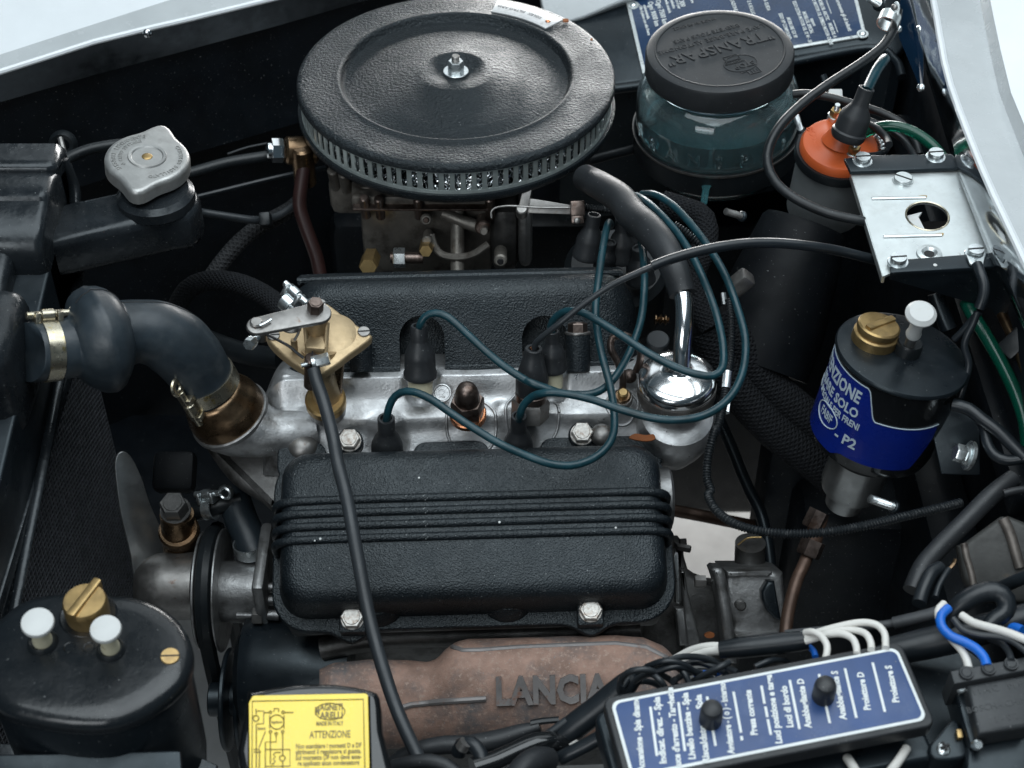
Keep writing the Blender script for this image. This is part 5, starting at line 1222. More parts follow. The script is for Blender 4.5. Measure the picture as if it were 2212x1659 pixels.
def seam(pts_, r_): 
    out = []
    for (x0, p0), (x1, p1) in zip(pts_, pts_[1:]):
        for k in range(6): t = k / 6; out.append(mani_pt(lerp(x0, x1, t), lerp(p0, p1, t), -.0005))
    G().tube(out, r_, seg=8, step=.004).obj('casting_seam', M_['maniletter'], em)
seam(((978, 1398), (1000, 1406), (1040, 1405), (1120, 1399), (1240, 1394), (1330, 1391), (1395, 1399), (1440, 1422), (1462, 1448)), m(6.5, DM))
seam(((862, 1530), (890, 1522), (950, 1516), (1040, 1510), (1052, 1509)), m(7, DM))
sn = -FWD; so = P(1180, 1495, DM - DA - .0005)
# raised letters
me = text_mesh('LANCIA', .0275, .0055, M_['maniletter'], align='LEFT', bold=.0011, sx=1.0, space=1.02)
wdt = max(v_.co.x for v_ in me.vertices) - min(v_.co.x for v_ in me.vertices)
L0 = PP(*rH(960, 455), so, sn); L1 = PP(*rH(1945, 425), so, sn); 
sx_ = (L1 - L0).length / wdt
for v_ in me.vertices: v_.co.x *= sx_
ob = inst(me, 'lettering', frame(L0, sn, L1 - L0), em)
# ================================================================== gearbox / clutch housing on the right
rI = R(1600, 1180, 500, 1975); ki = lambda z, d: m(z / 3.95 / 1.157324, d)
gx = thing('gearbox', 'grey cast clutch housing and gearbox casing behind the exhaust manifold', 'gearbox', P(1620, 1450, 1.35))
def face(par, name, pts, d, thick, mt, n_=(0, -.75, .66), b=.003):
    n_ = V(n_).normalized(); o_ = P(*rI(*pts[0]), d); return G().prism(frame(o_, n_), onp(rI, pts, o_, n_), -thick, 0, b).obj(name, mt, par)
face(gx, 'bell_housing', ((340, 690), (430, 700), (440, 840), (490, 1010), (590, 1080), (720, 1130), (900, 1150), (920, 1900), (0, 1900), (0, 1180), (330, 1180)), 1.335, .05, M_['darkcast'], b=.006)
face(gx, 'joint_face', ((395, 960), (440, 960), (480, 1200), (600, 1659), (640, 1900), (440, 1900), (430, 1500)), 1.325, .02, M_['cast'])
face(gx, 'mount_strip', ((345, 1345), (440, 1345), (490, 1720), (390, 1720)), 1.315, .012, M_['cast'])
face(gx, 'case_flange', ((700, 970), (730, 945), (810, 950), (840, 990), (880, 1200), (950, 1700), (960, 1900), (860, 1900), (790, 1350), (740, 1080)), 1.300, .03, M_['cast'], b=.004)
face(gx, 'gear_case', ((830, 975), (1310, 975), (1420, 1000), (1480, 1800), (930, 1800)), 1.312, .06, M_['cast'], b=.006)
face(gx, 'case_rim', ((845, 975), (1310, 975), (1310, 1020), (870, 1050)), 1.303, .02, M_['cast'], b=.004)
face(gx, 'case_rim', ((930, 1590), (1390, 1600), (1390, 1660), (930, 1640)), 1.303, .02, M_['cast'], b=.004)
face(gx, 'end_strip', ((338, 785), (355, 768), (378, 880), (405, 1100), (414, 1280), (395, 1310), (350, 1300)), 1.262, .012, M_['alloy'])
c_ = P(*rI(993, 1315), 1.306); G().cyl(frame(c_, (0, -.75, .66)), ki(52, 1.3), -.01, .004, .001, 28).obj('blanking_plug', M_['darkcast'], gx)
face(gx, 'side_cover', ((1200, 1180), (1260, 1080), (1330, 1080), (1400, 1480), (1330, 1450), (1250, 1370), (1205, 1260)), 1.300, .012, M_['black'], b=.003)
p0, p1 = P(*rI(720, 1080), 1.295), P(*rI(600, 1080), 1.295)
st_ = G().hexa(frame(p0, p1 - p0), ki(110, 1.3), .006, .015).obj('stud_nut', M_['steel'], gx)
G().tube([p0, p1], ki(30, 1.3), seg=12, rib=(.0014, .0004)).obj('stud', M_['darkcast'], st_)
G().tube([P(*rI(1080, 1010), 1.36), P(*rI(1085, 800), 1.36), P(*rI(1090, 700), 1.355)], ki(150, 1.36), seg=28).obj('clutch_drum', M_['darkcast'], gx)
G().tube([P(*rI(965, 720), 1.353), P(*rI(1060, 655), 1.35), P(*rI(1200, 645), 1.35)], ki(9, 1.35), seg=8).obj('drum_clip', M_['brass'], gx)
G().tube([P(*rI(420, 660), 1.33), P(*rI(430, 770), 1.33)], ki(40, 1.33), seg=8).obj('lug', M_['darkcast'], gx)
c_ = P(*rI(430, 750), 1.325); G().hexa(frame(c_, (1, -.4, .2)), ki(70, 1.33), -.004, .006).obj('bolt', M_['darkcast'], gx)
for q in ((685, 1610),):
    c_ = P(*rI(*q), 1.305); G().prism(frame(c_, (0, -.75, .66)), smooth_closed([(-.004, 0), (0, .0022), (.0042, .001), (.003, -.002), (-.002, -.0024)], 3), -.004, .0006).obj('rust_patch', M_['rust'], gx)
# dark pipe crossing above the gap
tag(G().tube([P(*rI(330, 380), 1.50), P(*rI(600, 430), 1.50), P(*rI(950, 500), 1.48), P(*rI(1250, 560), 1.45)], ki(62, 1.48), seg=16).obj('cross_pipe', M_['brownpipe']), 'dark brown pipe crossing behind the engine above the pale floor gap', 'pipe')
tag(G().tube([P(*rI(420, -1300), 1.46), P(*rI(700, -700), 1.45), P(*rI(900, -250), 1.44), P(*rI(1000, 0), 1.43), P(*rI(1090, 200), 1.42), P(*rI(1190, 400), 1.41), P(*rI(1260, 700), 1.40), P(*rI(1310, 1100), 1.385), P(*rI(1390, 1450), 1.37)], ki(60, 1.4), seg=14).obj('steering_shaft', M_['black']), 'black shaft slanting down to the gearbox', 'shaft')
# ================================================================== ribbed speedometer cable
sc = thing('speedometer_cable', 'long ribbed black cable curling under the brake fluid reservoir', 'cable', P(1530, 1000, 1.18))
rJ = R(1760, 650, 800); rK = R(1760, 1220, 800)
pts = trace(rC, [(1720, 690, 1.235), (1738, 850, 1.225), (1735, 1050, 1.215), (1720, 1200, 1.205)], 1.2)
G().tube(pts, ka(24, 1.22), seg=12, rib=(.0024, .0005)).obj('upper_sheath', M_['rubber'], sc)
pts = trace(rC, [(1700, 1300, 1.20), (1675, 1450, 1.19), (1630, 1600, 1.18)], 1.2) + trace(rJ, [(75, 1180, 1.172), (30, 1350, 1.165), (20, 1500, 1.16), (45, 1590, 1.155)], 1.16) + trace(rK, [(30, 60, 1.15), (90, 160, 1.14), (220, 250, 1.128), (400, 300, 1.118), (620, 318, 1.11), (850, 305, 1.105), (1100, 262, 1.105), (1350, 205, 1.11), (1600, 145, 1.115), (1780, 100, 1.12)], 1.1)
G().tube(pts, ka(29, 1.13), seg=12, rib=(.0022, .0005)).obj('sheath', M_['rubber'], sc)
G().tube(trace(rC, [(1712, 1185, 1.203), (1700, 1300, 1.199)], 1.2), ka(32, 1.2), seg=14).obj('ferrule', M_['zincbolt'], sc)
G().tube(trace(rC, [(1712, 1390, 1.205), (1702, 1470, 1.200)], 1.2), ka(24, 1.2), seg=6).obj('ferrule_nut', M_['zincbolt'], sc)
# heavy braided hoses going down on the right
for k_, (pp_, lb) in enumerate((([(1640, 780), (1800, 1010), (1900, 1180), (2050, 1330), (2250, 1500), (2480, 1680), (2600, 1800)], 'upper heavy braided hose running behind the ribbed cable'), ([(1560, 900), (1720, 1230), (1850, 1400), (2000, 1560), (2200, 1720), (2420, 1900), (2560, 2050)], 'lower heavy braided hose running behind the ribbed cable'))):
    tag(G().tube(trace(rC, pp_, 1.31, 1.34), ka(135, 1.30), seg=24).obj('braided_hose', M_['braid']), lb, 'hose', 'braided hoses')
tag(G().tube(trace(rC, [(1260, 20), (1450, 80), (1540, 130), (1560, 300), (1480, 480), (1500, 700), (1600, 900)], 1.34, 1.30), ka(90, 1.31), seg=20).obj('cloth_hose', M_['braid']), 'fuzzy cloth covered hose behind the chrome breather tube', 'hose')
tag(G().tube(trace(rC, [(1340, 170), (1420, 220), (1500, 290), (1560, 340)], 1.285), ka(26, 1.29), seg=10, rib=(.0024, .0005)).obj('ribbed_sheath', M_['rubber']), 'short ribbed sheath between the teal leads', 'cable')
# zinc rod end & threaded studs
rz = thing('rod_end', 'dull steel square rod end beside the looping teal leads', 'rod', P(*rC(1790, 620), 1.28))
p0, p1 = P(*rC(1740, 620), 1.285), P(*rC(1865, 520), 1.275); G().box(frame((p0 + p1) / 2, p1 - p0, (0, 0, 1)), .0145, .0145, (p1 - p0).length, .003).obj('rod', M_['steel'], rz)
G().tube([P(*rC(1680, 640), 1.265), P(*rC(1690, 720), 1.265)], ka(20, 1.265), seg=8).obj('pin', M_['zincbolt'], rz)
for a_, b_, r_, lb in ((rC(1700, 80), rC(1800, 110), 22, 'thin bright threaded stud sticking out under the glass jar'), (rK(1150, 75), rK(1300, 125), 28, 'bright threaded stud sticking out below the brake reservoir'), (r3z(1195, 690), r3z(1230, 790), 18, 'threaded stud beside the ignition coil cap'), (r3z(1650, -20), r3z(1710, 20), 30, 'coarse threaded stud above the enamel plate corner')):
    d_ = 1.36 if a_[1] < 400 else 1.19
    t_ = thing('threaded_stud', lb, 'stud', P(*b_, d_ + .01)); G().tube([P(*a_, d_), P(*b_, d_ + .012)], ka(r_, d_), seg=12, rib=(.0013, .0004)).obj('thread', M_['darkcast'] if 'jar' in lb else M_['zincbolt'], t_)
    G().cyl(frame(P(*b_, d_ + .012), P(*b_, d_ + .012) - P(*a_, d_)), ka(r_ * 1.7, d_), 0, .004, .001, 18).obj('base_collar', M_['black'], t_)
# ================================================================== brake fluid reservoir
kj = ka
lp = rJ(1375, 640); bd = 1.18
lc = P(*lp, bd); bax = axis_img(lp[0], lp[1], 21, 34); bf = frame(lc, bax)
# angle zero of the can: towards the lens
tow = (CAM - lc); tow = (tow - bax * tow.dot(bax)).normalized(); bf = frame(lc, bax, tow)
RB = kj(470, bd)
br = thing('brake_fluid_reservoir', 'black brake fluid can with blue lettered label and brass filler cap', 'fluid reservoir', lc - bax * .16)
G().lathe([(0, .0004), (RB * .93, 0), (RB * .98, -.0006), (RB, -.0022), (RB, -.0034), (RB * .985, -.0042), (0, -.0042)], bf, 80).obj('lid', M_['black'], br)
rb_ = RB * .955; HC = .085
G().lathe([(0, -.004), (rb_, -.004), (rb_, -HC + .006), (rb_ * .97, -HC), (rb_ * .75, -HC - .002), (rb_ * .58, -HC - .004), (0, -HC - .004)], bf, 80).obj('can', M_['gloss'], br)
# curved label with stepped outline
lab = G(); na = 60; a0, a1 = rad(-125), rad(62)
def lab_top(a):
    d_ = math.degrees(a)
    if d_ < -14: return -.0085
    if d_ > -2: return -.0335
    return lerp(-.0085, -.0335, (d_ + 14) / 12)
def lab_bot(a):
    d_ = math.degrees(a)
    if d_ > 50: return -.0700 + (d_ - 50) * .0018
    if -20 < d_ < 46: return -.0750
    if d_ <= -20: return max(-.0800, -.0750 - (-20 - d_) * .0006)
    return -.0750 + .0012 * (d_ - 46)
rl_ = rb_ + .0004
i0 = [lab.ring([bf @ V((rl_ * math.cos(a), rl_ * math.sin(a), lerp(lab_bot(a), lab_top(a), t)))for a in [lerp(a0, a1, i / na) for i in range(na + 1)]]) for t in (0, .25, .5, .75, 1)]
for r0_, r1_ in zip(i0, i0[1:]):
    for i in range(na): lab.f.append((r0_[i], r0_[i + 1], r1_[i + 1], r1_[i]))
lo_ = lab.obj('label', M_['labelblue'], br)
edge = [bf @ V(((rl_ + .0001) * math.cos(a), (rl_ + .0001) * math.sin(a), lab_top(a))) for a in [lerp(a0, a1, i / na) for i in range(na + 1)]]
G().tube(edge, .0005, seg=6, step=.003).obj('label_edge', M_['printpale'], lo_)
def can_text(s, a_end, z, size, sx=1.0, bold=.0003, al='RIGHT'):
    me = text_mesh(s, size, .0002, M_['printpale'], align=al, bold=bold, sx=sx)
    for v_ in me.vertices:
        a = rad(a_end) + v_.co.x / rl_; r_ = rl_ + .0003 + v_.co.z; zz = z + v_.co.y
        v_.co = bf @ V((r_ * math.cos(a), r_ * math.sin(a), zz))
    inst(me, 'lettering', I4, lo_)
can_text('ATTENZIONE', -19, -.0205, .0150, .72, .0004)
can_text('USARE SOLO', -16, -.0345, .0115, .82, .0003)
can_text('OLIO SPECIALE PER FRENI', -11, -.0445, .0080, .74, .0002)
can_text('- P2', -8, -.0610, .0125, .95, .0003)
can_text('FABIF', -47, -.0545, .0105, .62, .0002, 'CENTER')
ov = [bf @ V(((rl_ + .0003) * math.cos(rad(-47) + .0135 / rl_ * math.cos(t)), (rl_ + .0003) * math.sin(rad(-47) + .0135 / rl_ * math.cos(t)), -.0545 + .0088 * math.sin(t))) for t in [2 * math.pi * i / 36 for i in range(37)]]
G().tube(ov, .0005, seg=6, step=.003).obj('label_oval', M_['printpale'], lo_)
# brass cap with fin
c_ = PP(*rJ(1170, 560), lc, bax); f_ = frame(c_, bax)
q = kj(1, bd)
G().lathe([(0, 0), (158 * q, 0), (158 * q, .0075), (150 * q, .0085), (138 * q, .0088), (138 * q, .0105), (146 * q, .0110), (150 * q, .0125), (148 * q, .0150), (136 * q, .0162), (0, .0168)], f_, 48).obj('filler_cap', M_['brass'], br)
bc = br.children[-1]
fd = (PP(*rJ(1320, 500), lc, bax) - PP(*rJ(1080, 590), lc, bax)).normalized()
fo = frame(c_ + bax * .0165, bax.cross(fd), fd)
fin = [(-.0135, -.002), (.0145, -.002), (.0155, .008), (.0135, .0115), (.004, .0110), (-.006, .0085), (-.0125, .004)]
G().prism(fo, fin, -.0030, .0030, .0014, both=True).obj('fin', M_['brass'], bc)
# level switch stem with white knob
c_ = PP(*rJ(1400, 640), lc, bax); kp = P(*rJ(1500, 370), bd - .045); ax_ = (kp - c_).normalized(); f_ = frame(c_, ax_); Ls = (kp - c_).length
G().lathe([(0, -.002), (92 * q, -.002), (92 * q, .008), (82 * q, .010), (40 * q, .010), (0, .010)], frame(c_, bax), 32).obj('switch_base', M_['rubber'], br)
G().cyl(f_, 38 * q, .006, Ls * .70, .0008, 24).obj('switch_stem', M_['steel'], br)
G().lathe([(50 * q, Ls * .46), (54 * q, Ls * .50), (46 * q, Ls * .56), (44 * q, Ls * .80), (0, Ls * .8)], f_, 24).obj('stem_collar', M_['white'], br)
G().lathe([(40 * q, Ls * .76), (55 * q, Ls * .84), (88 * q, Ls * .92), (104 * q, Ls * .97), (104 * q, Ls * 1.0), (80 * q, Ls + .0030), (0, Ls + .0042)], f_, 40).obj('white_knob', M_['white'], br)
# neck and metal cup beneath
f2 = bf
G().lathe([(rb_ * .57, -HC - .003), (rb_ * .60, -HC - .006), (rb_ * .60, -HC - .010), (rb_ * .52, -HC - .012), (rb_ * .56, -HC - .014), (rb_ * .56, -HC - .018), (rb_ * .50, -HC - .019), (0, -HC - .019)], f2, 56).obj('rubber_neck', M_['rubber'], br)
G().lathe([(0, -HC - .018), (rb_ * .50, -HC - .018), (rb_ * .50, -HC - .050), (rb_ * .46, -HC - .057), (rb_ * .34, -HC - .060), (rb_ * .30, -HC - .074), (0, -HC - .074)], f2, 48).obj('metal_cup', M_['alloy'], br)
bp_ = thing('brake_pipe', 'brown rubber brake pipe with hexagon unions below the reservoir cup', 'pipe', P(*rK(560, 1000), 1.16))
for a_, b_, z_ in (((800, 160), (740, 280), 130), ((760, 360), (715, 470), 150)):
    p0, p1 = P(*rK(*a_), 1.175), P(*rK(*b_), 1.175); G().hexa(frame(p0, p1 - p0), kj(z_, 1.17), 0, (p1 - p0).length).obj('union_nut', M_['brownsteel'], bp_)
G().tube(trace(rK, [(800, 190), (740, 420)], 1.178), kj(62, 1.17), seg=18).obj('union_body', M_['brownpipe'], bp_)
G().tube(trace(rK, [(725, 440), (690, 530), (640, 640), (600, 780), (575, 900), (560, 1050)], 1.178, 1.14), kj(44, 1.17), seg=16).obj('pipe', M_['brownpipe'], bp_)
# ================================================================== zinc bracket plate on the bulkhead
rL = R(1860, 200, 700, 1936); kl = lambda z, d: m(z / 2.766 / 1.157324, d)
zo = PZ(*rL(1200, 930), .098); zn = V((-.03, -.06, .998)).normalized(); zf = frame(zo, zn)
zp = thing('bracket_plate', 'zinc plated bracket plate with an oval hole between two black brackets', 'bracket plate', zo)
outer = onp(rL, ((735, 632), (1465, 612), (1560, 800), (1705, 1195), (1690, 1260), (1010, 1330), (985, 1385), (955, 1350), (850, 980)), zo, zn)
hc_ = onp(rL, ((1268, 940),), zo, zn)[0]
def resample(poly, c, n):
    out = []
    for i in range(n):
        a = 2 * math.pi * i / n; dx, dy = math.cos(a), math.sin(a); best = None
        for j in range(len(poly)):
            (x1, y1), (x2, y2) = poly[j], poly[(j + 1) % len(poly)]
            ex, ey = x2 - x1, y2 - y1; den = dx * ey - dy * ex
            if abs(den) < 1e-12: continue
            t = ((x1 - c[0]) * ey - (y1 - c[1]) * ex) / den; u = ((x1 - c[0]) * dy - (y1 - c[1]) * dx) / den
            if t > 0 and -1e-6 <= u <= 1 + 1e-6: best = t if best is None else min(best, t)
        out.append((c[0] + dx * best, c[1] + dy * best))
    return out
NH = 96
od = resample(outer, hc_, NH)
he = onp(rL, ((1420, 965), (1118, 905), (1255, 850), (1275, 1042)), zo, zn)
rx = abs(he[0][0] - he[1][0]) / 2; ry = abs(he[2][1] - he[3][1]) / 2
ih = [(hc_[0] + rx * math.cos(2 * math.pi * i / NH) , hc_[1] + ry * math.sin(2 * math.pi * i / NH)) for i in range(NH)]
G().ringplate(zf, od, ih, -.0022, 0).obj('plate', M_['zinc'], zp)
plate = zp.children[0]
lipr = [zf @ V((hc_[0] + (rx + .0005) * math.cos(t), hc_[1] + (ry + .0005) * math.sin(t), -.0002)) for t in [2 * math.pi * i / 48 for i in range(49)]]
G().tube(lipr, .0009, seg=6, step=.003).obj('hole_rim', M_['clamp'], plate)
q0 = onp(rL, ((1120, 900), (1240, 870), (1215, 905), (1285, 1040), (1180, 1010)), zo, zn)
G().prism(zf, q0, -.0085, -.0060, .0004).obj('lower_tab', M_['white'], zp)
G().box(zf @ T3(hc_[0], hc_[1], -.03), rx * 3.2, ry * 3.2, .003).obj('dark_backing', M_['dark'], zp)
for a_, b_ in (((885, 822), (1255, 815)), ((965, 1085), (1365, 1075))):
    G().tube([PP(*rL(*a_), zo, zn) - zn * .0008, PP(*rL((a_[0] + b_[0]) / 2, (a_[1] + b_[1]) / 2), zo, zn) - zn * .0006, PP(*rL(*b_), zo, zn) - zn * .0008], kl(20, 1.22), seg=12).obj('swage', M_['zinc'], zp)
for a_ in ((1225, 812), (1340, 1073)):
    c_ = PP(*rL(*a_), zo, zn); G().prism(frame(c_, zn), smooth_closed([(-.004, 0), (0, .0012), (.0045, .001), (.003, -.001), (-.001, -.0012)], 3), .0001, .0011).obj('yellow_stain', M_['brass'], plate)
# fold down the left side and bottom eyelet
fo = onp(rL, ((735, 640), (955, 1355)), zo, zn)
a_ = zf @ V((*fo[0], 0)); b_ = zf @ V((*fo[1], 0))
g = G(); g.prism(frame(a_, (b_ - a_).cross(zn), b_ - a_), [(0, -.007), ((b_ - a_).length, -.007), ((b_ - a_).length, -.0004), (0, -.0004)], -.0022, 0, .0004); g.obj('side_fold', M_['zinc'], zp)
c_ = PP(*rL(1280, 1205), zo, zn); G().lathe([(kl(36, 1.2), .0005), (kl(55, 1.2), .0022), (kl(84, 1.2), .0016), (kl(90, 1.2), 0)], frame(c_, zn), 32).obj('eyelet', M_['zinc'], zp)
G().cyl(frame(c_, zn), kl(38, 1.2), .0001, .0004, 0, 24).obj('eyelet_bore', M_['dark'], zp)
def slotted(c_, n_, r_, h_, par, ang, mt=M_['zincbolt'], wash=1.3):
    f_ = frame(c_, n_) @ Matrix.Rotation(rad(ang), 4, 'Z')
    o_ = G().lathe([(0, 0), (r_, 0), (r_, h_ * .8), (r_ * .93, h_), (0, h_ * 1.04)], f_, 32).obj('screw', mt, par)
    G().box(f_ @ T3(0, 0, h_ * .98), r_ * 1.9, r_ * .16, h_ * .25).obj('slot', M_['dark'], o_)
    if wash: G().cyl(f_, r_ * wash, -.002, .0004, .0005, 32).obj('washer', mt, o_)
    return o_
slotted(PP(*rL(1098, 695), zo, zn), zn, kl(66, 1.22), .0035, zp, -32, M_['zinc'], 1.15)
# black brackets above and below
def bracket(name, label, pts, dz, front):
    t_ = thing('mounting_bracket', label, 'bracket', zf @ V((0, 0, -.02)), 'black plate brackets')
    ol = onp(rL, pts, zo + zn * dz, zn)
    G().prism(zf @ T3(0, 0, dz), ol, -.0030, 0, .0010).obj('top_flange', M_['black'], t_)
    return t_
bu = bracket('', 'black upper bracket strip over the coil end of the zinc plate', ((692, 540), (850, 518), (1430, 508), (1500, 560), (1520, 605), (735, 632)), .0042, None)
for q in ((820, 560), (1325, 530)): slotted(PP(*rL(*q), zo + zn * .0042, zn), zn, kl(56, 1.22), .0050, bu, 4)
bw = bracket('', 'black lower bracket with folded front below the zinc plate', ((1010, 1245), (1640, 1195), (1745, 1195), (1790, 1285), (1040, 1330), (1012, 1330)), .0042, None)
dn = [PP(*rL(*q), zo + zn * .0030, zn) for q in ((1020, 1325), (1790, 1282), (1900, 1300))]
g = G(); a = g.ring(dn); b = g.ring([dn[0] - zn * .010 + V((0, .003, 0)), dn[1] - zn * .045, dn[2] - zn * .06]); g.f += [(a[0], a[1], b[1], b[0]), (a[1], a[2], b[2], b[1])]
a = g.ring([p + V((0, .003, 0)) for p in dn]); b = g.ring([dn[0] - zn * .010 + V((0, .006, 0)), dn[1] - zn * .045 + V((0, .003, 0)), dn[2] - zn * .06 + V((0, .003, 0))]); g.f += [(a[0], b[0], b[1], a[1]), (a[1], b[1], b[2], a[2])]
g.obj('front_fold', M_['black'], bw)
for q in ((1065, 1255), (1598, 1200)): slotted(PP(*rL(*q), zo + zn * .0042, zn), zn, kl(56, 1.2), .0050, bw, 4)
c_ = PP(*rL(1322, 1279), zo + zn * .0044, zn); G().ball(frame(c_, zn), .0016, .3, 10).obj('paint_chip', M_['white'], bw)
# earth lead with ring terminal
ew = thing('earth_lead', 'black earth lead with ring terminal hanging from the lower bracket screw', 'wire', PP(*rL(1600, 1260), zo, zn))
ol = onp(rL, ((1535, 1210), (1600, 1260), (1665, 1215), (1650, 1290), (1600, 1290), (1560, 1275)), zo + zn * .006, zn)
G().prism(zf @ T3(0, 0, .0062), ol, -.0008, .0008, .0003).obj('ring_terminal', M_['zinc'], ew)
G().tube(trace(rL, [(1610, 1275, 1.170), (1635, 1340, 1.165), (1660, 1420, 1.163), (1655, 1500, 1.163), (1625, 1580, 1.165)], 1.17), kl(38, 1.17), seg=14).obj('sleeve', M_['wire'], ew)
for k_, (pp_) in enumerate(([(1905, 355), (1850, 420), (1790, 490), (1730, 550)], [(1890, 360), (1860, 440), (1820, 520), (1800, 600), (1830, 720), (1800, 850), (1770, 950)])):
    G().tube(trace(rJ, pp_, 1.165, 1.18), kj(26, 1.17), seg=10).obj('wire', M_['wire'], ew)
# ================================================================== hoses and wires around the coil
tag(G().tube(trace(r3z, [(1830, 60, 1.30), (1810, 160, 1.295), (1740, 280, 1.285), (1600, 390, 1.275), (1400, 520, 1.265), (1240, 640, 1.258), (1110, 770, 1.252), (1040, 900, 1.25), (1030, 1010, 1.248), (1080, 1120, 1.245), (1200, 1220, 1.24), (1400, 1310, 1.235), (1620, 1360, 1.23), (1760, 1385, 1.24)], 1.25), kz(30, 1.26), seg=16, step=.006).obj('looping_cable', M_['rubber']), 'black cable looping round the ignition coil from the small clip', 'cable')
ck = thing('pipe_clip', 'bright metal P clip holding the black cable to the scuttle', 'clip', P(*r5(780, 200), 1.30))
G().lathe([(.0078, -.005), (.0088, -.005), (.0088, .005), (.0078, .005), (.0078, -.005)], frame(P(*r5(745, 215), 1.293), P(*r3z(1740, 280), 1.285) - P(*r3z(1830, 60), 1.30)), 28).obj('band', M_['zinc'], ck)
o_ = P(*r5(800, 110), 1.288); n_ = V((-.5, -.7, .5)).normalized(); ol = onp(r5, ((770, 190), (790, 60), (820, 15), (855, 30), (862, 90), (840, 190), (800, 230)), o_, n_)
G().prism(frame(o_, n_), smooth_closed(ol, 3), -.001, .0004, .0002).obj('tongue', M_['zinc'], ck)
G().ball(frame(P(*r5(805, 80), 1.286), n_), .0028, .6, 12).obj('rivet', M_['steel'], ck)
for nm, lb, ct_, pp_, d_, r_, mt in (
    ('coil_wire', 'black wire curving behind the coil boot to the jar', 'wire', [(1190, 580), (1270, 575), (1400, 595), (1560, 640), (1720, 690), (1850, 760), (1930, 860), (1960, 950)], 1.345, 26, 'rubber'),
    ('coil_wire', 'black wire behind the coil ending in a torn sleeve', 'wire', [(1640, 760), (1700, 790), (1760, 850), (1775, 890)], 1.315, 24, 'rubber'),
    ('coil_wire', 'black wire bending down behind the upper bracket strip', 'wire', [(1775, 880), (1755, 930), (1700, 950), (1640, 955)], 1.312, 18, 'wire'),
    ('coil_wire', 'black wire running under the green tube behind the coil', 'wire', [(1650, 740), (1760, 790), (1860, 860), (1920, 940), (1940, 990)], 1.33, 22, 'wire'),
    ('washer_tube', 'translucent green washer tube arching behind the coil', 'tube', [(1620, 820), (1700, 785), (1800, 775), (1900, 800), (1990, 850), (2060, 910), (2110, 975)], 1.315, 34, 'green')):
    tag(G().tube(trace(r3z, pp_, d_, d_ - .03), kz(r_, d_), seg=14).obj(nm, M_[mt]), lb, ct_)
tag(G().tube(trace(r3z, [(1690, 830), (1720, 860), (1735, 900), (1730, 940)], 1.325), kz(30, 1.32), seg=14, rib=(.0035, .0006)).obj('spring_connector', M_['zincbolt']), 'bright coiled connector behind the orange coil cap', 'connector')
tag(G().tube(trace(r3z, [(1370, 460), (1385, 500), (1400, 530)], 1.38), kz(22, 1.38), seg=8).obj('wiper_linkage_stub', M_['black']), 'dark stub behind the looping cable', 'stub')
c_ = P(*r3z(1445, 580), 1.37); tag(G().box(frame(c_, (0, -.4, .9)), .012, .008, .006, .001).obj('white_connector', M_['white']), 'tiny white connector behind the coil', 'connector')
# green pipe and copper pipe going down at the right edge
tag(G().tube(trace(rJ, [(1810, 290), (1870, 400), (1970, 560), (2080, 760), (2170, 960), (2220, 1130), (2240, 1300)], 1.215, 1.17), kj(48, 1.19), seg=16).obj('washer_tube', M_['green']), 'long translucent green tube running down the bulkhead at the edge', 'tube')
tag(G().tube(trace(rJ, [(2040, 340), (2110, 480), (2180, 640), (2240, 800)], 1.22, 1.18), kj(38, 1.2), seg=14).obj('copper_pipe', M_['bronze']), 'copper pipe beside the green tube on the bulkhead', 'pipe')
c_ = P(*rJ(2150, 580), 1.195); tag(G().box(frame(c_, (-.5, -.5, .7), (.4, -.9, 0)), .016, .022, .010, .002).obj('pipe_clip', M_['rubber']), 'black clip on the copper pipe', 'clip')
tag(G().tube(trace(rJ, [(1600, 230), (1640, 350), (1690, 480)], 1.23), kj(60, 1.23), seg=12).obj('support_strut', M_['black']), 'dark leg under the lower black bracket', 'bracket')
# side bracket and bolt right of the reservoir
bb = thing('flanged_bolt', 'bright hexagon bolt with flanged washer on the bulkhead beside the reservoir', 'bolt', P(*rJ(1800, 1350), 1.165))
bn = axis_img(*rJ(1800, 1350), -75, 22); c_ = P(*rJ(1830, 1352), 1.165); f_ = frame(c_, bn)
G().cyl(f_, kj(105, 1.16), -.002, .001, .0004, 36).obj('washer', M_['zincbolt'], bb); G().cyl(f_, kj(78, 1.16), .001, .0035, .001, 30).obj('spring_washer', M_['zincbolt'], bb)
G().hexa(f_, kj(112, 1.16), .003, .011).obj('head', M_['zincbolt'], bb)
rw = thing('reservoir_bracket', 'thin black steel bracket edge beside the flanged bolt', 'bracket', P(*rJ(1900, 1400), 1.18))
o_ = P(*rJ(1890, 1250), 1.178); n_ = axis_img(*rJ(1890, 1250), -80, 8)
G().prism(frame(o_, n_), onp(rJ, ((1680, 1040), (1880, 1075), (1905, 1100), (1910, 1480), (1760, 1480), (1640, 1200)), o_, V((0, -.7, .7)).normalized()), -.003, 0, .0005).obj('edge', M_['black'], rw) if False else None
o_ = P(*rJ(1800, 1250), 1.185); n_ = V((-.15, -.75, .64)).normalized()
G().prism(frame(o_, n_), onp(rJ, ((1660, 1030), (1880, 1075), (1905, 1100), (1910, 1485), (1880, 1490), (1640, 1480), (1580, 1200)), o_, n_), -.003, 0, .0008).obj('plate', M_['black'], rw)
wl = thing('reservoir_loom', 'black sleeved wires looping beside the flanged bolt', 'wires', P(*rJ(2000, 1200), 1.15))
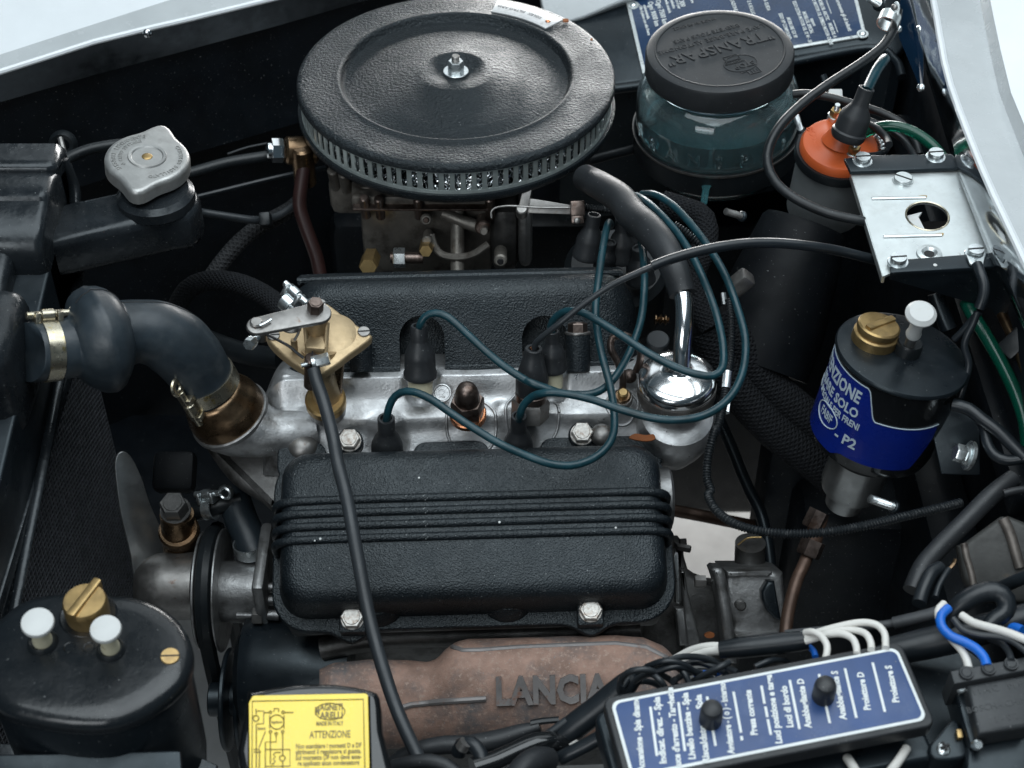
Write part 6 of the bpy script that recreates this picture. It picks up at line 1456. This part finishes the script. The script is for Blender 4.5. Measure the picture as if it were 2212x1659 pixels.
for pp_, r_ in (([(1720, 1000), (1830, 1030), (1920, 1100), (2030, 1180), (2130, 1280), (2220, 1370)], 46), ([(1890, 1080), (1940, 1170), (1960, 1270), (2010, 1350), (2100, 1385), (2220, 1370)], 38)):
    G().tube(trace(rJ, pp_, 1.165, 1.14), kj(r_, 1.15), seg=14).obj('sleeve', M_['wire'], wl)
# ================================================================== fuse box
rM = R(1540, 1560, 780); km = lambda z, d: m(z / 2.836 / 1.157324, d)
TL, TR, BR = PZ(1338, 1515, .030), PZ(1951, 1398, .030), PZ(1984, 1556, .030)
fx = (TR - TL).normalized(); fn = V((0, 0, 1)); fn = (V((-.02, -.10, .99))).normalized()
TR = PP(1951, 1398, TL, fn); BR = PP(1984, 1556, TL, fn)
fx = (TR - TL).normalized(); ffr = frame(TL, fn, fx); ffi = ffr.inverted()
W_ = (ffi @ TR).x; Hp = -(ffi @ BR).y; shx = (ffi @ BR).x - W_
fb_ = thing('fuse_box', 'black fuse box with blue lettered cover plate and two knurled knobs', 'fuse box', TL + fx * W_ / 2 - fn * .05)
cfr = ffr @ T3(W_ / 2 + shx / 2, -Hp / 2, 0)
G().prism(cfr, rrect(W_ / 2 + .0050, Hp / 2 + .0050, .006, 6), -.012, -.0006, .0015).obj('cover', M_['softrub'], fb_)
G().prism(cfr, rrect(W_ / 2 + .008, Hp / 2 + .012, .006, 6), -.050, -.030, .003).obj('base', M_['black'], fb_)
G().prism(cfr, rrect(W_ / 2 - .002, Hp / 2 - .004, .006, 6), -.032, -.011, .001).obj('body', M_['black'], fb_)
G().prism(cfr, rrect(W_ / 2 + .0008, Hp / 2 + .0008, .0055, 8), -.0008, .0003, .0001).obj('white_border', M_['printwhite'], fb_)
G().prism(cfr, rrect(W_ / 2 - .0012, Hp / 2 - .0012, .0045, 8), -.0006, .0006, .0001).obj('blue_face', M_['fuseblue'], fb_)
ff = fb_.children[-1]
def onf(q): p_ = ffi @ PP(*rM(*q), TL, fn); return p_
tdir = (PP(*rM(140, 560), TL, fn) - PP(*rM(180, 1000), TL, fn)).normalized()
def fuse_text(s, q, size, ln_px):
    me = text_mesh(s, size, .0002, M_['printwhite'], bold=.00024, sx=.8)
    wd = max(v_.co.x for v_ in me.vertices) - min(v_.co.x for v_ in me.vertices)
    k_ = km(ln_px, .95) / math.sin(rad(50)) / wd
    for v_ in me.vertices: v_.co.x *= k_
    c_ = PP(*rM(*q), TL, fn) + fn * .0009
    inst(me, 'lettering', frame(c_, fn, tdir), ff)
for s, q, z, L_ in (('Accensione - Spia dinamo', (160, 780), .0058, 455), ('Indicat. direz. - Spia', (312, 755), .0058, 410), ("Luce d'arresto - Targhette", (412, 740), .0058, 500),
                ('Livello benzina - Spia', (515, 725), .0058, 410), ('Riscaldatore - Spia', (612, 745), .0058, 420), ('Avvisatore - ( o ) - interno', (785, 670), .0058, 440),
                ('Presa corrente', (958, 632), .0058, 280), ('Luci posizione e targa', (1118, 605), .0058, 430), ('Luci di bordo', (1212, 590), .0058, 260),
                ('Anabbagliante D', (1335, 565), .0058, 310), ('Anabbagliante S', (1580, 508), .0058, 310), ('Proiettore D', (1757, 480), .0058, 240), ('Proiettore S', (1958, 430), .0058, 235)):
    fuse_text(s, q, z, L_)
for a_, b_ in (((243, 592), (290, 940)), ((442, 560), (488, 905)), ((645, 520), (705, 868)), ((832, 485), (885, 775)), ((888, 800), (893, 830)), ((1030, 442), (1052, 570)), ((1075, 680), (1097, 790)), ((1058, 590), (1072, 665)),
               ((1230, 402), (1300, 750)), ((1438, 360), (1515, 708)), ((1622, 320), (1703, 670)), ((1818, 278), (1905, 628))):
    p0, p1 = onf(a_), onf(b_); dv = (p1 - p0); L_ = dv.length
    G().box(ffr @ T3((p0.x + p1.x) / 2, (p0.y + p1.y) / 2, .0008) @ Matrix.Rotation(math.atan2(dv.y, dv.x), 4, 'Z'), L_, .0016, .0003).obj('divider', M_['printwhite'], ff)
def knob(q0, q1, r_):
    c_ = PP(*rM(*q1), TL, fn); t_ = P(*rM(*q0), (c_ - CAM).dot(FWD) - .014); ax_ = fn; H_ = .017; rr = km(r_, .95)
    f_ = frame(c_, ax_)
    g_ = G(); n_ = 72; pr_ = [(1.0, 0), (1.0, H_ * .72), (.97, H_ * .86), (.86, H_ * .97), (.60, H_ * 1.03), (.2, H_ * 1.06)]
    rs = []
    for k_, (s_, z_) in enumerate(pr_):
        rs.append(g_.ring([f_ @ V((rr * s_ * (1 + (.022 if (k_ < 2 and i % 2) else -.01 if k_ < 2 else 0)) * math.cos(2 * math.pi * i / n_), rr * s_ * (1 + (.022 if (k_ < 2 and i % 2) else 0)) * math.sin(2 * math.pi * i / n_), z_)) for i in range(n_)]))
    for a, b in zip(rs, rs[1:]): g_.bridge(a, b)
    g_.cap(rs[-1]); g_.cap(rs[0], True)
    g_.obj('knob', M_['softrub'], fb_, sharp=30)
knob((665, 620), (668, 690), 80); knob((1462, 440), (1466, 520), 80)
for q in ((1850, 915), (1650, 950), (1450, 990)):
    c_ = P(*rM(*q), .99); G().box(frame(c_, (0, -.6, .8), fx), .012, .003, .004, .0005).obj('brass_terminal', M_['brass'], fb_)
# white wires leaving the lower side
for k_, pp_ in enumerate(([(2060, 880), (2010, 960), (1950, 1040), (1900, 1100)], [(1640, 950), (1680, 1010), (1720, 1080)])):
    tag(G().tube(trace(rM, pp_, .975, .95), km(34, .96), seg=14).obj('fuse_wire', M_['whitewire']), ('white wire leaving the fuse box base beside the last brass terminal', 'white wire leaving the fuse box base between two brass terminals')[k_], 'wire', 'white wires below the fuse box')
# ================================================================== harness along the near wing
def hz(pp_, d0, d1, r_, mt, nm, lb, ct_='wiring', reg=rK, grp=None, seg=16, sq=1.0):
    return tag(G().tube(trace(reg, pp_, d0, d1), ka(r_, (d0 + d1) / 2) if not isinstance(r_, list) else [ka(z, (d0 + d1) / 2) for z in r_], seg=seg, sq=sq).obj(nm, M_[mt]), lb, ct_, grp)
hz([(110, 1120), (250, 1105), (430, 1085), (600, 1065), (725, 1050)], 1.045, 1.03, [60, 74, 76, 74, 68], 'wire', 'harness_sleeve', 'black sleeve around the bundle of white wires above the fuse box')
for k_, (pp_, lb) in enumerate((([(700, 1000), (750, 995), (810, 1025), (850, 1090), (845, 1160), (835, 1185)], 'white wire curling first out of the black sleeve into the fuse box'),
                         ([(700, 1060), (860, 1015), (960, 1010), (1030, 1045), (1055, 1110), (1055, 1150)], 'white wire curling second out of the black sleeve into the fuse box'),
                         ([(700, 1040), (900, 990), (1050, 985), (1125, 1015), (1155, 1080), (1155, 1120)], 'white wire curling third out of the black sleeve into the fuse box'),
                         ([(700, 1025), (900, 965), (1080, 930), (1190, 945), (1245, 1000), (1255, 1070), (1255, 1110)], 'white wire making the widest curl out of the black sleeve'))):
    hz(pp_, 1.022, .995, 25, 'whitewire', 'fuse_feed_wire', lb, 'wire', grp='white wires into the fuse box')
hz([(730, 1100), (760, 1130), (770, 1170)], 1.03, 1.02, 22, 'blue', 'blue_wire_end', 'short blue wire end beside the white wires', 'wire')
hz([(1290, 1130), (1500, 1085), (1700, 1040), (1900, 985), (2100, 930), (2300, 870)], 1.04, 1.02, [100, 110, 112, 108, 100, 95], 'wire', 'harness_sleeve', 'thick black main loom sleeve right of the fuse box')
hz([(560, 1010), (800, 985), (1050, 960), (1250, 945), (1330, 930)], 1.07, 1.06, 30, 'tape', 'taped_loom', 'thin grey taped loom behind the white wires')
hz([(1310, 935), (1420, 910), (1560, 875), (1680, 840)], 1.06, 1.05, 44, 'tape', 'taped_loom', 'crumpled grey tape on the loom behind the thick sleeve')
hz([(1700, 960), (1720, 870), (1790, 790), (1900, 730), (2010, 715), (2085, 770), (2080, 860), (2010, 910), (1960, 960)], 1.03, 1.015, [62, 66, 70, 72, 72, 70, 66, 60, 56], 'wire', 'loom_loop', 'shiny black loom sleeve bent into a loop above the relay box')
hz([(2050, 690), (2140, 650), (2260, 600)], 1.05, 1.03, 46, 'wire', 'loom_tail', 'black sleeve leaving the loop towards the right')
hz([(1690, 830), (1640, 880), (1640, 950), (1700, 1020), (1800, 1065), (1880, 1110), (1935, 1170), (1955, 1230)], 1.015, .985, 34, 'blue', 'blue_wire', 'bright blue wire dropping from the loom loop into the relay box', 'wire')
hz([(1660, 800), (1620, 850), (1640, 940), (1710, 1040), (1780, 1120), (1815, 1190), (1830, 1250)], 1.022, .99, 28, 'whitewire', 'white_wire', 'white wire beside the blue one into the relay box', 'wire')
hz([(1780, 880), (1860, 930), (1980, 965), (2100, 1000), (2240, 1055)], 1.015, .985, 30, 'whitewire', 'white_wire', 'white wire passing to the right over the thick sleeve', 'wire')
hz([(1720, 900), (1790, 980), (1900, 1015), (2050, 1030), (2150, 1070), (2240, 1140)], 1.01, .985, 24, 'grey', 'grey_wire', 'grey wire bending under the white wire', 'wire')
hz([(1970, 1040), (2050, 1070), (2105, 1130), (2125, 1195)], 1.01, .985, 24, 'grey', 'grey_wire', 'grey wire ending at the third relay box stud', 'wire')
hz([(2040, 970), (2120, 960), (2200, 990)], 1.025, 1.01, 40, 'blue', 'blue_wire_end', 'blue connector end under the loom at the edge', 'wire')
# left bundle of dark wires between manifold and fuse box
rN = R(1200, 1320, 800)
hz([(1270, 945), (1360, 900), (1470, 845), (1580, 820), (1700, 820)], 1.075, 1.05, 30, 'whitewire', 'white_bundle', 'upper pale wire of the pair fanning left out of the sleeve', 'wire', rN)
hz([(1290, 960), (1400, 915), (1520, 870), (1620, 850), (1700, 850)], 1.07, 1.045, 30, 'whitewire', 'white_bundle', 'lower pale wire of the pair fanning left out of the sleeve', 'wire', rN)
k_ = 0
lw = thing('wire_coil', 'tangle of looped dark grey wires beside the left end of the fuse box', 'wires', P(*rN(1300, 1000), 1.04))
for pp_ in ([(980, 1110), (1060, 1010), (1180, 960), (1300, 940), (1400, 990), (1450, 1080)], [(1000, 1130), (1080, 1050), (1180, 1010), (1250, 1060), (1290, 1120)], [(1150, 960), (1280, 920), (1420, 950), (1520, 1030), (1560, 1060)],
            [(1250, 930), (1400, 890), (1560, 900), (1680, 950), (1780, 1000)], [(1360, 960), (1500, 930), (1640, 970), (1700, 1010)], [(960, 1150), (980, 1040), (1060, 985), (1180, 985), (1300, 1040), (1380, 1110)],
            [(1200, 1000), (1350, 960), (1480, 990), (1600, 1040)], [(1330, 1060), (1420, 1010), (1520, 990), (1640, 1000)], [(1000, 1090), (1120, 1060), (1220, 1080), (1280, 1130)], [(1440, 1080), (1540, 1020), (1660, 960), (1720, 930)], [(1900, 960), (2000, 920), (2090, 915), (2150, 940)]):
    G().tube(trace(rN, [(x, y, 1.035 + .012 * math.sin(k_ * 1.7 + i)) for i, (x, y) in enumerate(pp_)], 1.03), ka(23, 1.03), seg=10).obj('wire', M_['grey'] if k_ % 2 else M_['wire'], lw); k_ += 1
for pp_ in ([(1480, 1030), (1530, 1010), (1570, 1000)], [(1620, 1010), (1690, 985)]):
    G().tube(trace(rN, pp_, 1.045), ka(22, 1.04), seg=10).obj('blue_wire', M_['blue'], lw)
hz([(570, 1440), (680, 1350), (800, 1260), (920, 1160), (1010, 1080), (1080, 1010)], 1.06, 1.045, [92, 94, 92, 92, 84, 60], 'wire', 'harness_sleeve', 'shiny black sleeve slanting down from the wire tangle over the manifold', reg=rN)
lo2 = thing('loom_end', 'cut end of the slanting sleeve with white wires and taped tail', 'wiring', P(*rN(500, 1500), 1.05))
for k_, q in enumerate(((520, 1390), (545, 1430), (570, 1475), (590, 1520))):
    G().tube(trace(rN, [(q[0] + 80, q[1] - 62), (q[0], q[1]), (q[0] - 60, q[1] + 40)], 1.055), ka(30, 1.05), seg=12).obj('wire', M_['whitewire'] if k_ > 1 else M_['grey'], lo2)
G().tube(trace(rN, [(560, 1500), (480, 1480), (380, 1490), (250, 1540), (100, 1610), (-50, 1660)], 1.055, 1.03), [ka(z, 1.05) for z in (90, 95, 90, 80, 85, 90)], seg=20, sq=.8).obj('taped_tail', M_['gloss'], lo2)
G().tube(trace(rN, [(350, 1350), (430, 1335), (545, 1325)], 1.06), ka(34, 1.06), seg=8, sq=.7).obj('tape_flap', M_['rubber'], lo2)
hz([(980, 1400), (850, 1440), (740, 1500), (620, 1560), (560, 1590)], 1.03, 1.04, 52, 'wire', 'loom_branch', 'black loom branch running under the slanting sleeve', reg=rN)
hz([(470, 1610), (400, 1605), (330, 1640), (260, 1720), (230, 1800)], 1.03, 1.0, 95, 'softrub', 'grommet_boot', 'dull black rubber boot at the lower edge under the loom', 'rubber boot', reg=rN, seg=20)
# lower hoses between the regulator and loom
rO = R(550, 1320, 800)
hz([(1180, 1659), (1260, 1590), (1400, 1530), (1560, 1500), (1700, 1500), (1900, 1470), (2050, 1420), (2212, 1370)], 1.07, 1.06, [62, 66, 66, 66, 70, 74, 60, 40], 'softrub', 'loom_hose', 'matt black sleeved loom along the lower edge under the manifold', reg=rO)
hz([(1650, 1560), (1670, 1500), (1740, 1490), (1800, 1560), (1830, 1680)], 1.045, 1.03, 52, 'wire', 'loom_elbow', 'short black hose bend under the manifold', reg=rO)
hz([(1700, 1480), (1685, 1500), (1668, 1525)], 1.034, 1.036, 46, 'steel', 'pale_sleeve', 'short pale sleeve end on the black hose bend', 'sleeve', reg=rO, seg=14)
hz([(1200, 1650), (1320, 1620), (1450, 1610), (1560, 1640), (1640, 1700)], 1.04, 1.03, 50, 'softrub', 'loom_hose', 'second black hose below at the lower edge', reg=rO)
# ================================================================== relay box at the right
rP = R(2160, 1560, 400, 1843); kp_ = lambda z, d: m(z / 4.6075 / 1.157324, d)
rn = V((-.03, -.16, .98)).normalized(); ro_ = P(*rP(1000, 540), .985)
rx_ = thing('relay_box', 'dull black relay box with three round studs and embossed top', 'relay box', ro_)
fr = frame(ro_, rn)
G().prism(fr, onp(rP, ((995, 540), (1900, 370), (1900, 530), (1040, 690)), ro_, rn), -.03, 0, .001).obj('stud_strip', M_['relay'], rx_)
G().prism(fr, onp(rP, ((1180, 690), (1900, 560), (1900, 1180), (1320, 1270)), ro_ - rn * .0045, rn), -.035, -.0045, .003).obj('top_panel', M_['relay'], rx_)
tpn = rx_.children[-1]
G().prism(fr, onp(rP, ((1025, 700), (1180, 690), (1330, 1280), (1380, 1400), (1230, 1420)), ro_ - rn * .016, rn), -.04, -.016, .002).obj('side_step', M_['black'], rx_)
G().prism(fr, onp(rP, ((1180, 1400), (1900, 1270), (1900, 1750), (1180, 1750)), ro_ - rn * .02, rn), -.05, -.020, .003).obj('front_skirt', M_['black'], rx_)
for q in ((1175, 575), (1430, 525), (1690, 470)):
    c_ = PP(*rP(*q), ro_, rn); G().lathe([(0, .0026), (kp_(50, .98), .0026), (kp_(62, .98), .0020), (kp_(80, .98), .0022), (kp_(84, .98), .0005), (kp_(84, .98), -.002)], frame(c_, rn), 32).obj('stud', M_['relay'], rx_)
for q, mt in (((1110, 740), 'zincbolt'), ((1305, 1395), 'zincbolt')):
    c_ = PP(*rP(*q), ro_ - rn * .012, rn); G().cyl(frame(c_, (0, -.5, .86)), kp_(62, .97), -.004, .003, .001, 20).obj('rivet', M_[mt], rx_)
for s, q, z in (('I I A', (1350, 770), .0065), ('C   M F', (1650, 720), .0065), ('BOSCH - CHIMIN', (1590, 930), .0060), ('1 - 0 2', (1640, 1080), .0060)):
    c_ = PP(*rP(*q), ro_ - rn * .0045, rn); lettering(s, frame(c_, rn, (.985, .17, 0)), z, .0005, M_['relay'], tpn)
# mounting ear with cross headed screw
ear = thing('mounting_ear', 'black mounting ear with a bright cross head screw beside the relay box', 'mounting lug', P(*rP(910, 1500), .975))
eo_ = P(*rP(910, 1460), .978)
G().prism(frame(eo_, rn), smooth_closed(onp(rP, ((750, 1480), (760, 1380), (860, 1270), (960, 1150), (1060, 1100), (1150, 1300), (1190, 1500), (1050, 1560), (850, 1560)), eo_, rn), 4), -.03, 0, .002).obj('lug', M_['black'], ear)
c_ = PP(*rP(915, 1445), eo_, rn); G().ball(frame(c_, rn), kp_(82, .975), .45, 24).obj('screw', M_['zincbolt'], ear); se = ear.children[-1]
for a_ in (20, 110): G().box(frame(c_ + rn * .0045, rn) @ Matrix.Rotation(rad(a_), 4, 'Z'), .0060, .0013, .0020).obj('cross_slot', M_['dark'], se)
c_ = PP(*rP(1090, 1290), eo_, rn); G().box(frame(c_ + rn * .002, rn), .0035, .006, .004, .0006).obj('brass_tab', M_['brass'], ear)
# rounded dark pedestal behind
tag(G().lathe([(0, .004), (.048, .004), (.052, 0), (.054, -.05), (0, -.05)], frame(P(*rP(760, 900), 1.035), (0, -.08, .99)), 48).obj('wing_boss', M_['black']), 'round black pressing on the near wing between fuse and relay boxes', 'pressing')
# ================================================================== brown box behind the loom, loom pipes at right
rQ = R(2200, 1200, 360); kq = lambda z, d: m(z / 6.144 / 1.157324, d)
sb = thing('starter_relay', 'worn dark grey metal box with rounded edges behind the loom loop', 'relay box', P(*rQ(1800, 1400), 1.09))
sn_ = V((-.25, -.62, .75)).normalized(); so_ = P(*rQ(1600, 1100), 1.085)
worn = mat('worn_dark_box', (.040, .040, .038), .5, .3, bump=(('noise', 200, .0005, .4),), var=.3, vscale=60, col2=(.11, .085, .065), c2=(70, .58, .7))
edgew = mat('worn_edge', (.17, .15, .135), .45, .6, var=.3, vscale=90, col2=(.06, .05, .045), c2=(80, .52, .65))
G().prism(frame(so_, sn_), onp(rQ, ((1180, 1010), (1300, 960), (1850, 560), (2000, 560), (2600, 800), (2600, 1900), (1480, 1900), (1260, 1500)), so_, sn_), -.05, 0, .004).obj('case', worn, sb)
G().tube([PP(*rQ(x, y), so_, sn_) for x, y in ((1290, 970), (1330, 1180), (1400, 1420), (1450, 1680))], kq(55, 1.08), seg=10).obj('worn_edge', edgew, sb)
G().tube([PP(*rQ(x, y), so_ + sn_ * .001, sn_) for x, y in ((1890, 590), (1990, 800), (2080, 1100), (2150, 1350))], kq(85, 1.08), seg=10).obj('worn_edge', edgew, sb)
tag(G().tube(trace(rQ, [(2050, -20), (1700, 250), (1300, 650), (900, 1050), (650, 1350), (500, 1700)], 1.12, 1.08), kq(150, 1.1), seg=18).obj('bulkhead_hose', M_['softrub']), 'thick dark hose slanting across the bulkhead beside the worn box', 'hose')
tag(G().tube(trace(rQ, [(930, 1350), (800, 1420), (720, 1560), (640, 1750), (600, 1900)], 1.08, 1.06), kq(110, 1.07), seg=16).obj('loom_pipe', M_['wire']), 'shiny black sleeve going down to the taped loom', 'wiring')
lp_ = thing('spade_lead', 'black lead with a tarnished spade terminal on the worn box', 'wire', P(*rQ(1150, 1280), 1.075))
G().tube(trace(rQ, [(1060, 1370), (980, 1490), (900, 1640), (850, 1800)], 1.075, 1.06), kq(48, 1.07), seg=12).obj('lead', M_['wire'], lp_)
G().tube(trace(rQ, [(1160, 1210), (1130, 1290), (1060, 1370)], 1.077), kq(30, 1.07), seg=8, sq=.5).obj('spade', M_['bronze'], lp_)
tag(G().tube(trace(rQ, [(1900, 210), (2100, 160), (2350, 130)], 1.10), kq(60, 1.1), seg=12).obj('loom_tail', M_['softrub']), 'short dark hose at the edge above the worn box', 'hose')
# ================================================================== clutch fluid reservoir, lower left
cr_ = thing('clutch_fluid_reservoir', 'oval black fluid reservoir with brass cap and two white knobs', 'fluid reservoir', PZ(200, 1480, -.03))
ZR = .052
pts_ = [PZ(*rG(*q), ZR) for q in ((-170, 900), (-90, 690), (100, 510), (300, 440), (520, 425), (750, 440), (960, 462), (1130, 530), (1260, 650), (1325, 800), (1318, 950), (1240, 1085), (1080, 1215), (900, 1310), (700, 1355), (450, 1352), (200, 1310), (0, 1245), (-130, 1100))]
ol = smooth_closed([(p.x, p.y) for p in pts_], 6)
ol = ol if sum(ol[i][0] * ol[(i + 1) % len(ol)][1] - ol[(i + 1) % len(ol)][0] * ol[i][1] for i in range(len(ol))) > 0 else ol[::-1]
cxx = sum(p[0] for p in ol) / len(ol); cyy = sum(p[1] for p in ol) / len(ol)
def sc_(s): return [(cxx + (x - cxx) * s, cyy + (y - cyy) * s) for x, y in ol]
rings = [[V((x, y, z)) for x, y in sc_(s)] for s, z in ((.975, ZR - .012), (.995, ZR - .011), (1.0, ZR - .009), (.995, ZR - .0055), (.975, ZR - .003), (.93, ZR - .0005), (.85, ZR + .0012), (.7, ZR + .0020), (.4, ZR + .0024), (.1, ZR + .0025))]
satin = mat('orange_peel_black', (.007, .009, .011), .30, bump=(('noise', 260, .0004, .45),), var=.15, dust=.2, coat=.2)
G().loft(rings).obj('lid', satin, cr_, sharp=60)
clid = cr_.children[0]
rings = [[V((x, y, z)) for x, y in sc_(s)] for s, z in ((.90, ZR - .115), (.93, ZR - .10), (.955, ZR - .02), (.955, ZR - .010))]
G().loft(rings).obj('body', M_['black'], cr_)
kg_ = lambda z: ka(z, .975)
def mushroom(q, qs, par, r_):
    t_ = PZ(*rG(*q), ZR + .030); b_ = PZ(*rG(*qs), ZR + .002); ax_ = (t_ - b_).normalized(); f_ = frame(b_, ax_); L_ = (t_ - b_).length
    G().lathe([(0, 0), (kg_(r_ * .95), 0), (kg_(r_ * .95), .002), (kg_(r_ * .80), .0040), (kg_(r_ * .70), .0030), (0, .003)], frame(b_, (0, 0, 1)), 32).obj('grommet', M_['rubber'], par)
    G().lathe([(0, .002), (kg_(r_ * .58), .002), (kg_(r_ * .62), .006), (kg_(r_ * .55), .009), (kg_(r_ * .52), L_ * .75), (0, L_ * .75)], f_, 28).obj('stem', M_['cream'], par)
    G().lathe([(kg_(r_ * .48), L_ * .66), (kg_(r_ * .70), L_ * .74), (kg_(r_ * .97), L_ * .88), (kg_(r_ * 1.0), L_ * .93), (kg_(r_ * .95), L_ * .99), (kg_(r_ * .6), L_ * 1.03), (0, L_ * 1.045)], f_, 40).obj('white_knob', M_['white'], par)
mushroom((257, 645), (300, 800), cr_, 112); mushroom((728, 690), (770, 850), cr_, 106)
c_ = PZ(*rG(610, 600), ZR + .003); f_ = frame(c_, (.03, -.05, 1))
G().lathe([(0, -.001), (kg_(150), -.001), (kg_(155), .004), (kg_(155), .012), (kg_(150), .0145), (kg_(142), .0155), (0, .0160)], f_, 48).obj('filler_cap', M_['brass'], cr_); bc = cr_.children[-1]
G().lathe([(kg_(158), .0), (kg_(190), .0005), (kg_(205), -.001)], f_, 40).obj('filler_seat', satin, cr_)
fd = (PZ(*rG(665, 440), ZR + .02) - PZ(*rG(510, 640), ZR + .02)).normalized(); fo = frame(c_ + V((0, 0, .0158)), V((0, 0, 1)).cross(fd), fd)
G().prism(fo, [(-.0150, -.002), (.0160, -.002), (.0165, .0055), (.0140, .0080), (-.0125, .0072), (-.0150, .005)], -.0032, .0032, .0016, both=True).obj('fin', M_['brass'], bc)
slotted(PZ(*rG(1177, 900), ZR - .0002), V((.1, -.1, 1)).normalized(), kg_(66), .0030, cr_, 5, M_['brass'], 0)
for q in ((480, 825), (615, 825)):
    c_ = PZ(*rG(*q), ZR + .0026); G().tube([c_ + V((kg_(38) * math.cos(a), kg_(38) * math.sin(a) * 1.1, 0)) for a in [2 * math.pi * i / 20 for i in range(21)]], .0004, seg=5, step=.003).obj('stamped_mark', satin, clid)
# black tray edge in front of it and the grey sheet below
tr_ = thing('reservoir_tray', 'black folded tray edge in front of the oval reservoir', 'bracket', P(150, 1640, .97))
to_ = P(*rG(600, 1600), .965); tn_ = V((.0, -.42, .9)).normalized()
G().prism(frame(to_, tn_), onp(rG, ((-200, 1570), (300, 1560), (1200, 1540), (1245, 1545), (1260, 1750), (-200, 1800)), to_, tn_), -.004, 0, .001).obj('tray', M_['black'], tr_)
to2 = P(*rG(600, 1600), 1.03)
G().prism(frame(to2, tn_), onp(rG, ((-200, 1480), (400, 1500), (1100, 1500), (1325, 1300), (1290, 1540), (1500, 1640), (1480, 1800), (-200, 1800)), to2, tn_), -.004, 0, .001).obj('lower_sheet', M_['tank'], tr_)
# ================================================================== voltage regulator with yellow label
vr = thing('voltage_regulator', 'black voltage regulator box with yellow printed label', 'voltage regulator', P(670, 1660, .98))
vn = axis_img(670, 1590, 1, 74); vo = P(*rO(615, 1350), .965); vf = frame(vo, vn)
lbp = [(x, y) for x, y in onp(rO, ((200, 1210), (225, 1165), (240, 1160), (1005, 1145), (1022, 1158), (1028, 1400), (1036, 1800), (206, 1800)), vo, vn)]
bx_ = onp(rO, ((185, 1180), (230, 1120), (520, 1070), (800, 1068), (1040, 1110), (1110, 1170), (1130, 1400), (1150, 1900), (180, 1900)), vo - vn * .003, vn)
G().prism(vf, smooth_closed(bx_, 2), -.05, -.003, .006, bs=5).obj('case', M_['gloss'], vr)
bx2 = onp(rO, ((190, 1170), (1040, 1150), (1060, 1900), (190, 1900)), vo, vn)
G().prism(vf, bx2, -.02, -.0004, .003).obj('raised_face', M_['gloss'], vr)
G().prism(vf, lbp, -.0006, .0006, .0002).obj('label', M_['yellow'], vr); yl = vr.children[-1]
rT = R(600, 1720, 400)
def yp(q): return PP(*rT(*q), vo + vn * .0008, vn)
def yline(*qs, r_=.00035, mt='printdark'):
    G().tube([yp(q) for q in qs], r_, seg=5, spline=False).obj('print_line', M_[mt], yl)
yline((165, 1250), (170, 182), (1705, 155), (1730, 1250))
yline((220, 290), (225, 360)); yline((225, 500), (225, 1250)); yline((240, 318), (330, 318), (325, 492), (230, 495))
yline((330, 340), (405, 340)); yline((620, 338), (740, 338)); yline((470, 330), (470, 285), (535, 285), (535, 330))
def yring(c, r1): G().tube([yp((c[0] + r1 * math.cos(a), c[1] + r1 * math.sin(a))) for a in [2 * math.pi * i / 28 for i in range(29)]], .00035, seg=5, step=.002).obj('print_ring', M_['printdark'], yl)
yring((508, 470), 98); yring((220, 420), 40); yring((585, 970), 38)
for q in ((420, 335), (595, 335), (420, 605), (590, 605), (500, 632)): yring(q, 18)
yline((410, 380), (410, 560)); yline((608, 380), (608, 560)); yline((420, 620), (420, 1050), (470, 1055)); yline((590, 620), (590, 930)); yline((500, 650), (500, 745), (350, 745), (350, 1250))
yline((350, 850), (690, 850), (690, 1080), (350, 1085)); yline((350, 600), (260, 830)); yline((190, 850), (260, 850)); yline((190, 885), (290, 885)); yline((270, 850), (265, 1250))
yline((485, 890), (460, 920), (490, 950), (455, 980), (490, 1010), (450, 1050)); yline((590, 1010), (590, 1250)); yline((560, 890), (490, 890))
def ytext(s, q, size, wpx=None, bold=.00005, ang=0):
    me = text_mesh(s, size, .0002, M_['printdark'], bold=bold)
    if wpx:
        wd = max(v_.co.x for v_ in me.vertices) - min(v_.co.x for v_ in me.vertices); k_ = m(wpx / 5.53 / 1.1573, .96) / wd
        for v_ in me.vertices: v_.co.x *= k_
    inst(me, 'lettering', frame(yp(q), vn, yp((q[0] + 100, q[1] - 2)) - yp(q)), yl)
ytext('Regolatore', (505, 470), .0026, 150); ytext('Batteria', (300, 560), .0026, 105); ytext('M', (1068, 322), .0066, 62, .0003)
ytext('AGNETI', (1265, 268), .0058, 320, .0002); ytext('ARELLI', (1265, 382), .0058, 320, .0002)
ytext('MADE IN ITALY', (1240, 492), .0036, 375, .0001); ytext('ATTENZIONE', (1245, 645), .0064, 565, .0001)
for i, s in enumerate(('Non scambiare i morsetti D e DF', 'altrimenti il regolatore si guasta.', 'Sul morsetto DF non deve esse-', 're applicato alcun condensatore')):
    ytext(s, (1225, 800 + i * 79), .0042, 900 - 60 * (i == 3), .0001)
G().tube([yp((1245 + 205 * math.cos(a), 325 + 115 * math.sin(a))) for a in [2 * math.pi * i / 40 for i in range(41)]], .0003, seg=5, step=.002).obj('print_ring', M_['printdark'], yl)
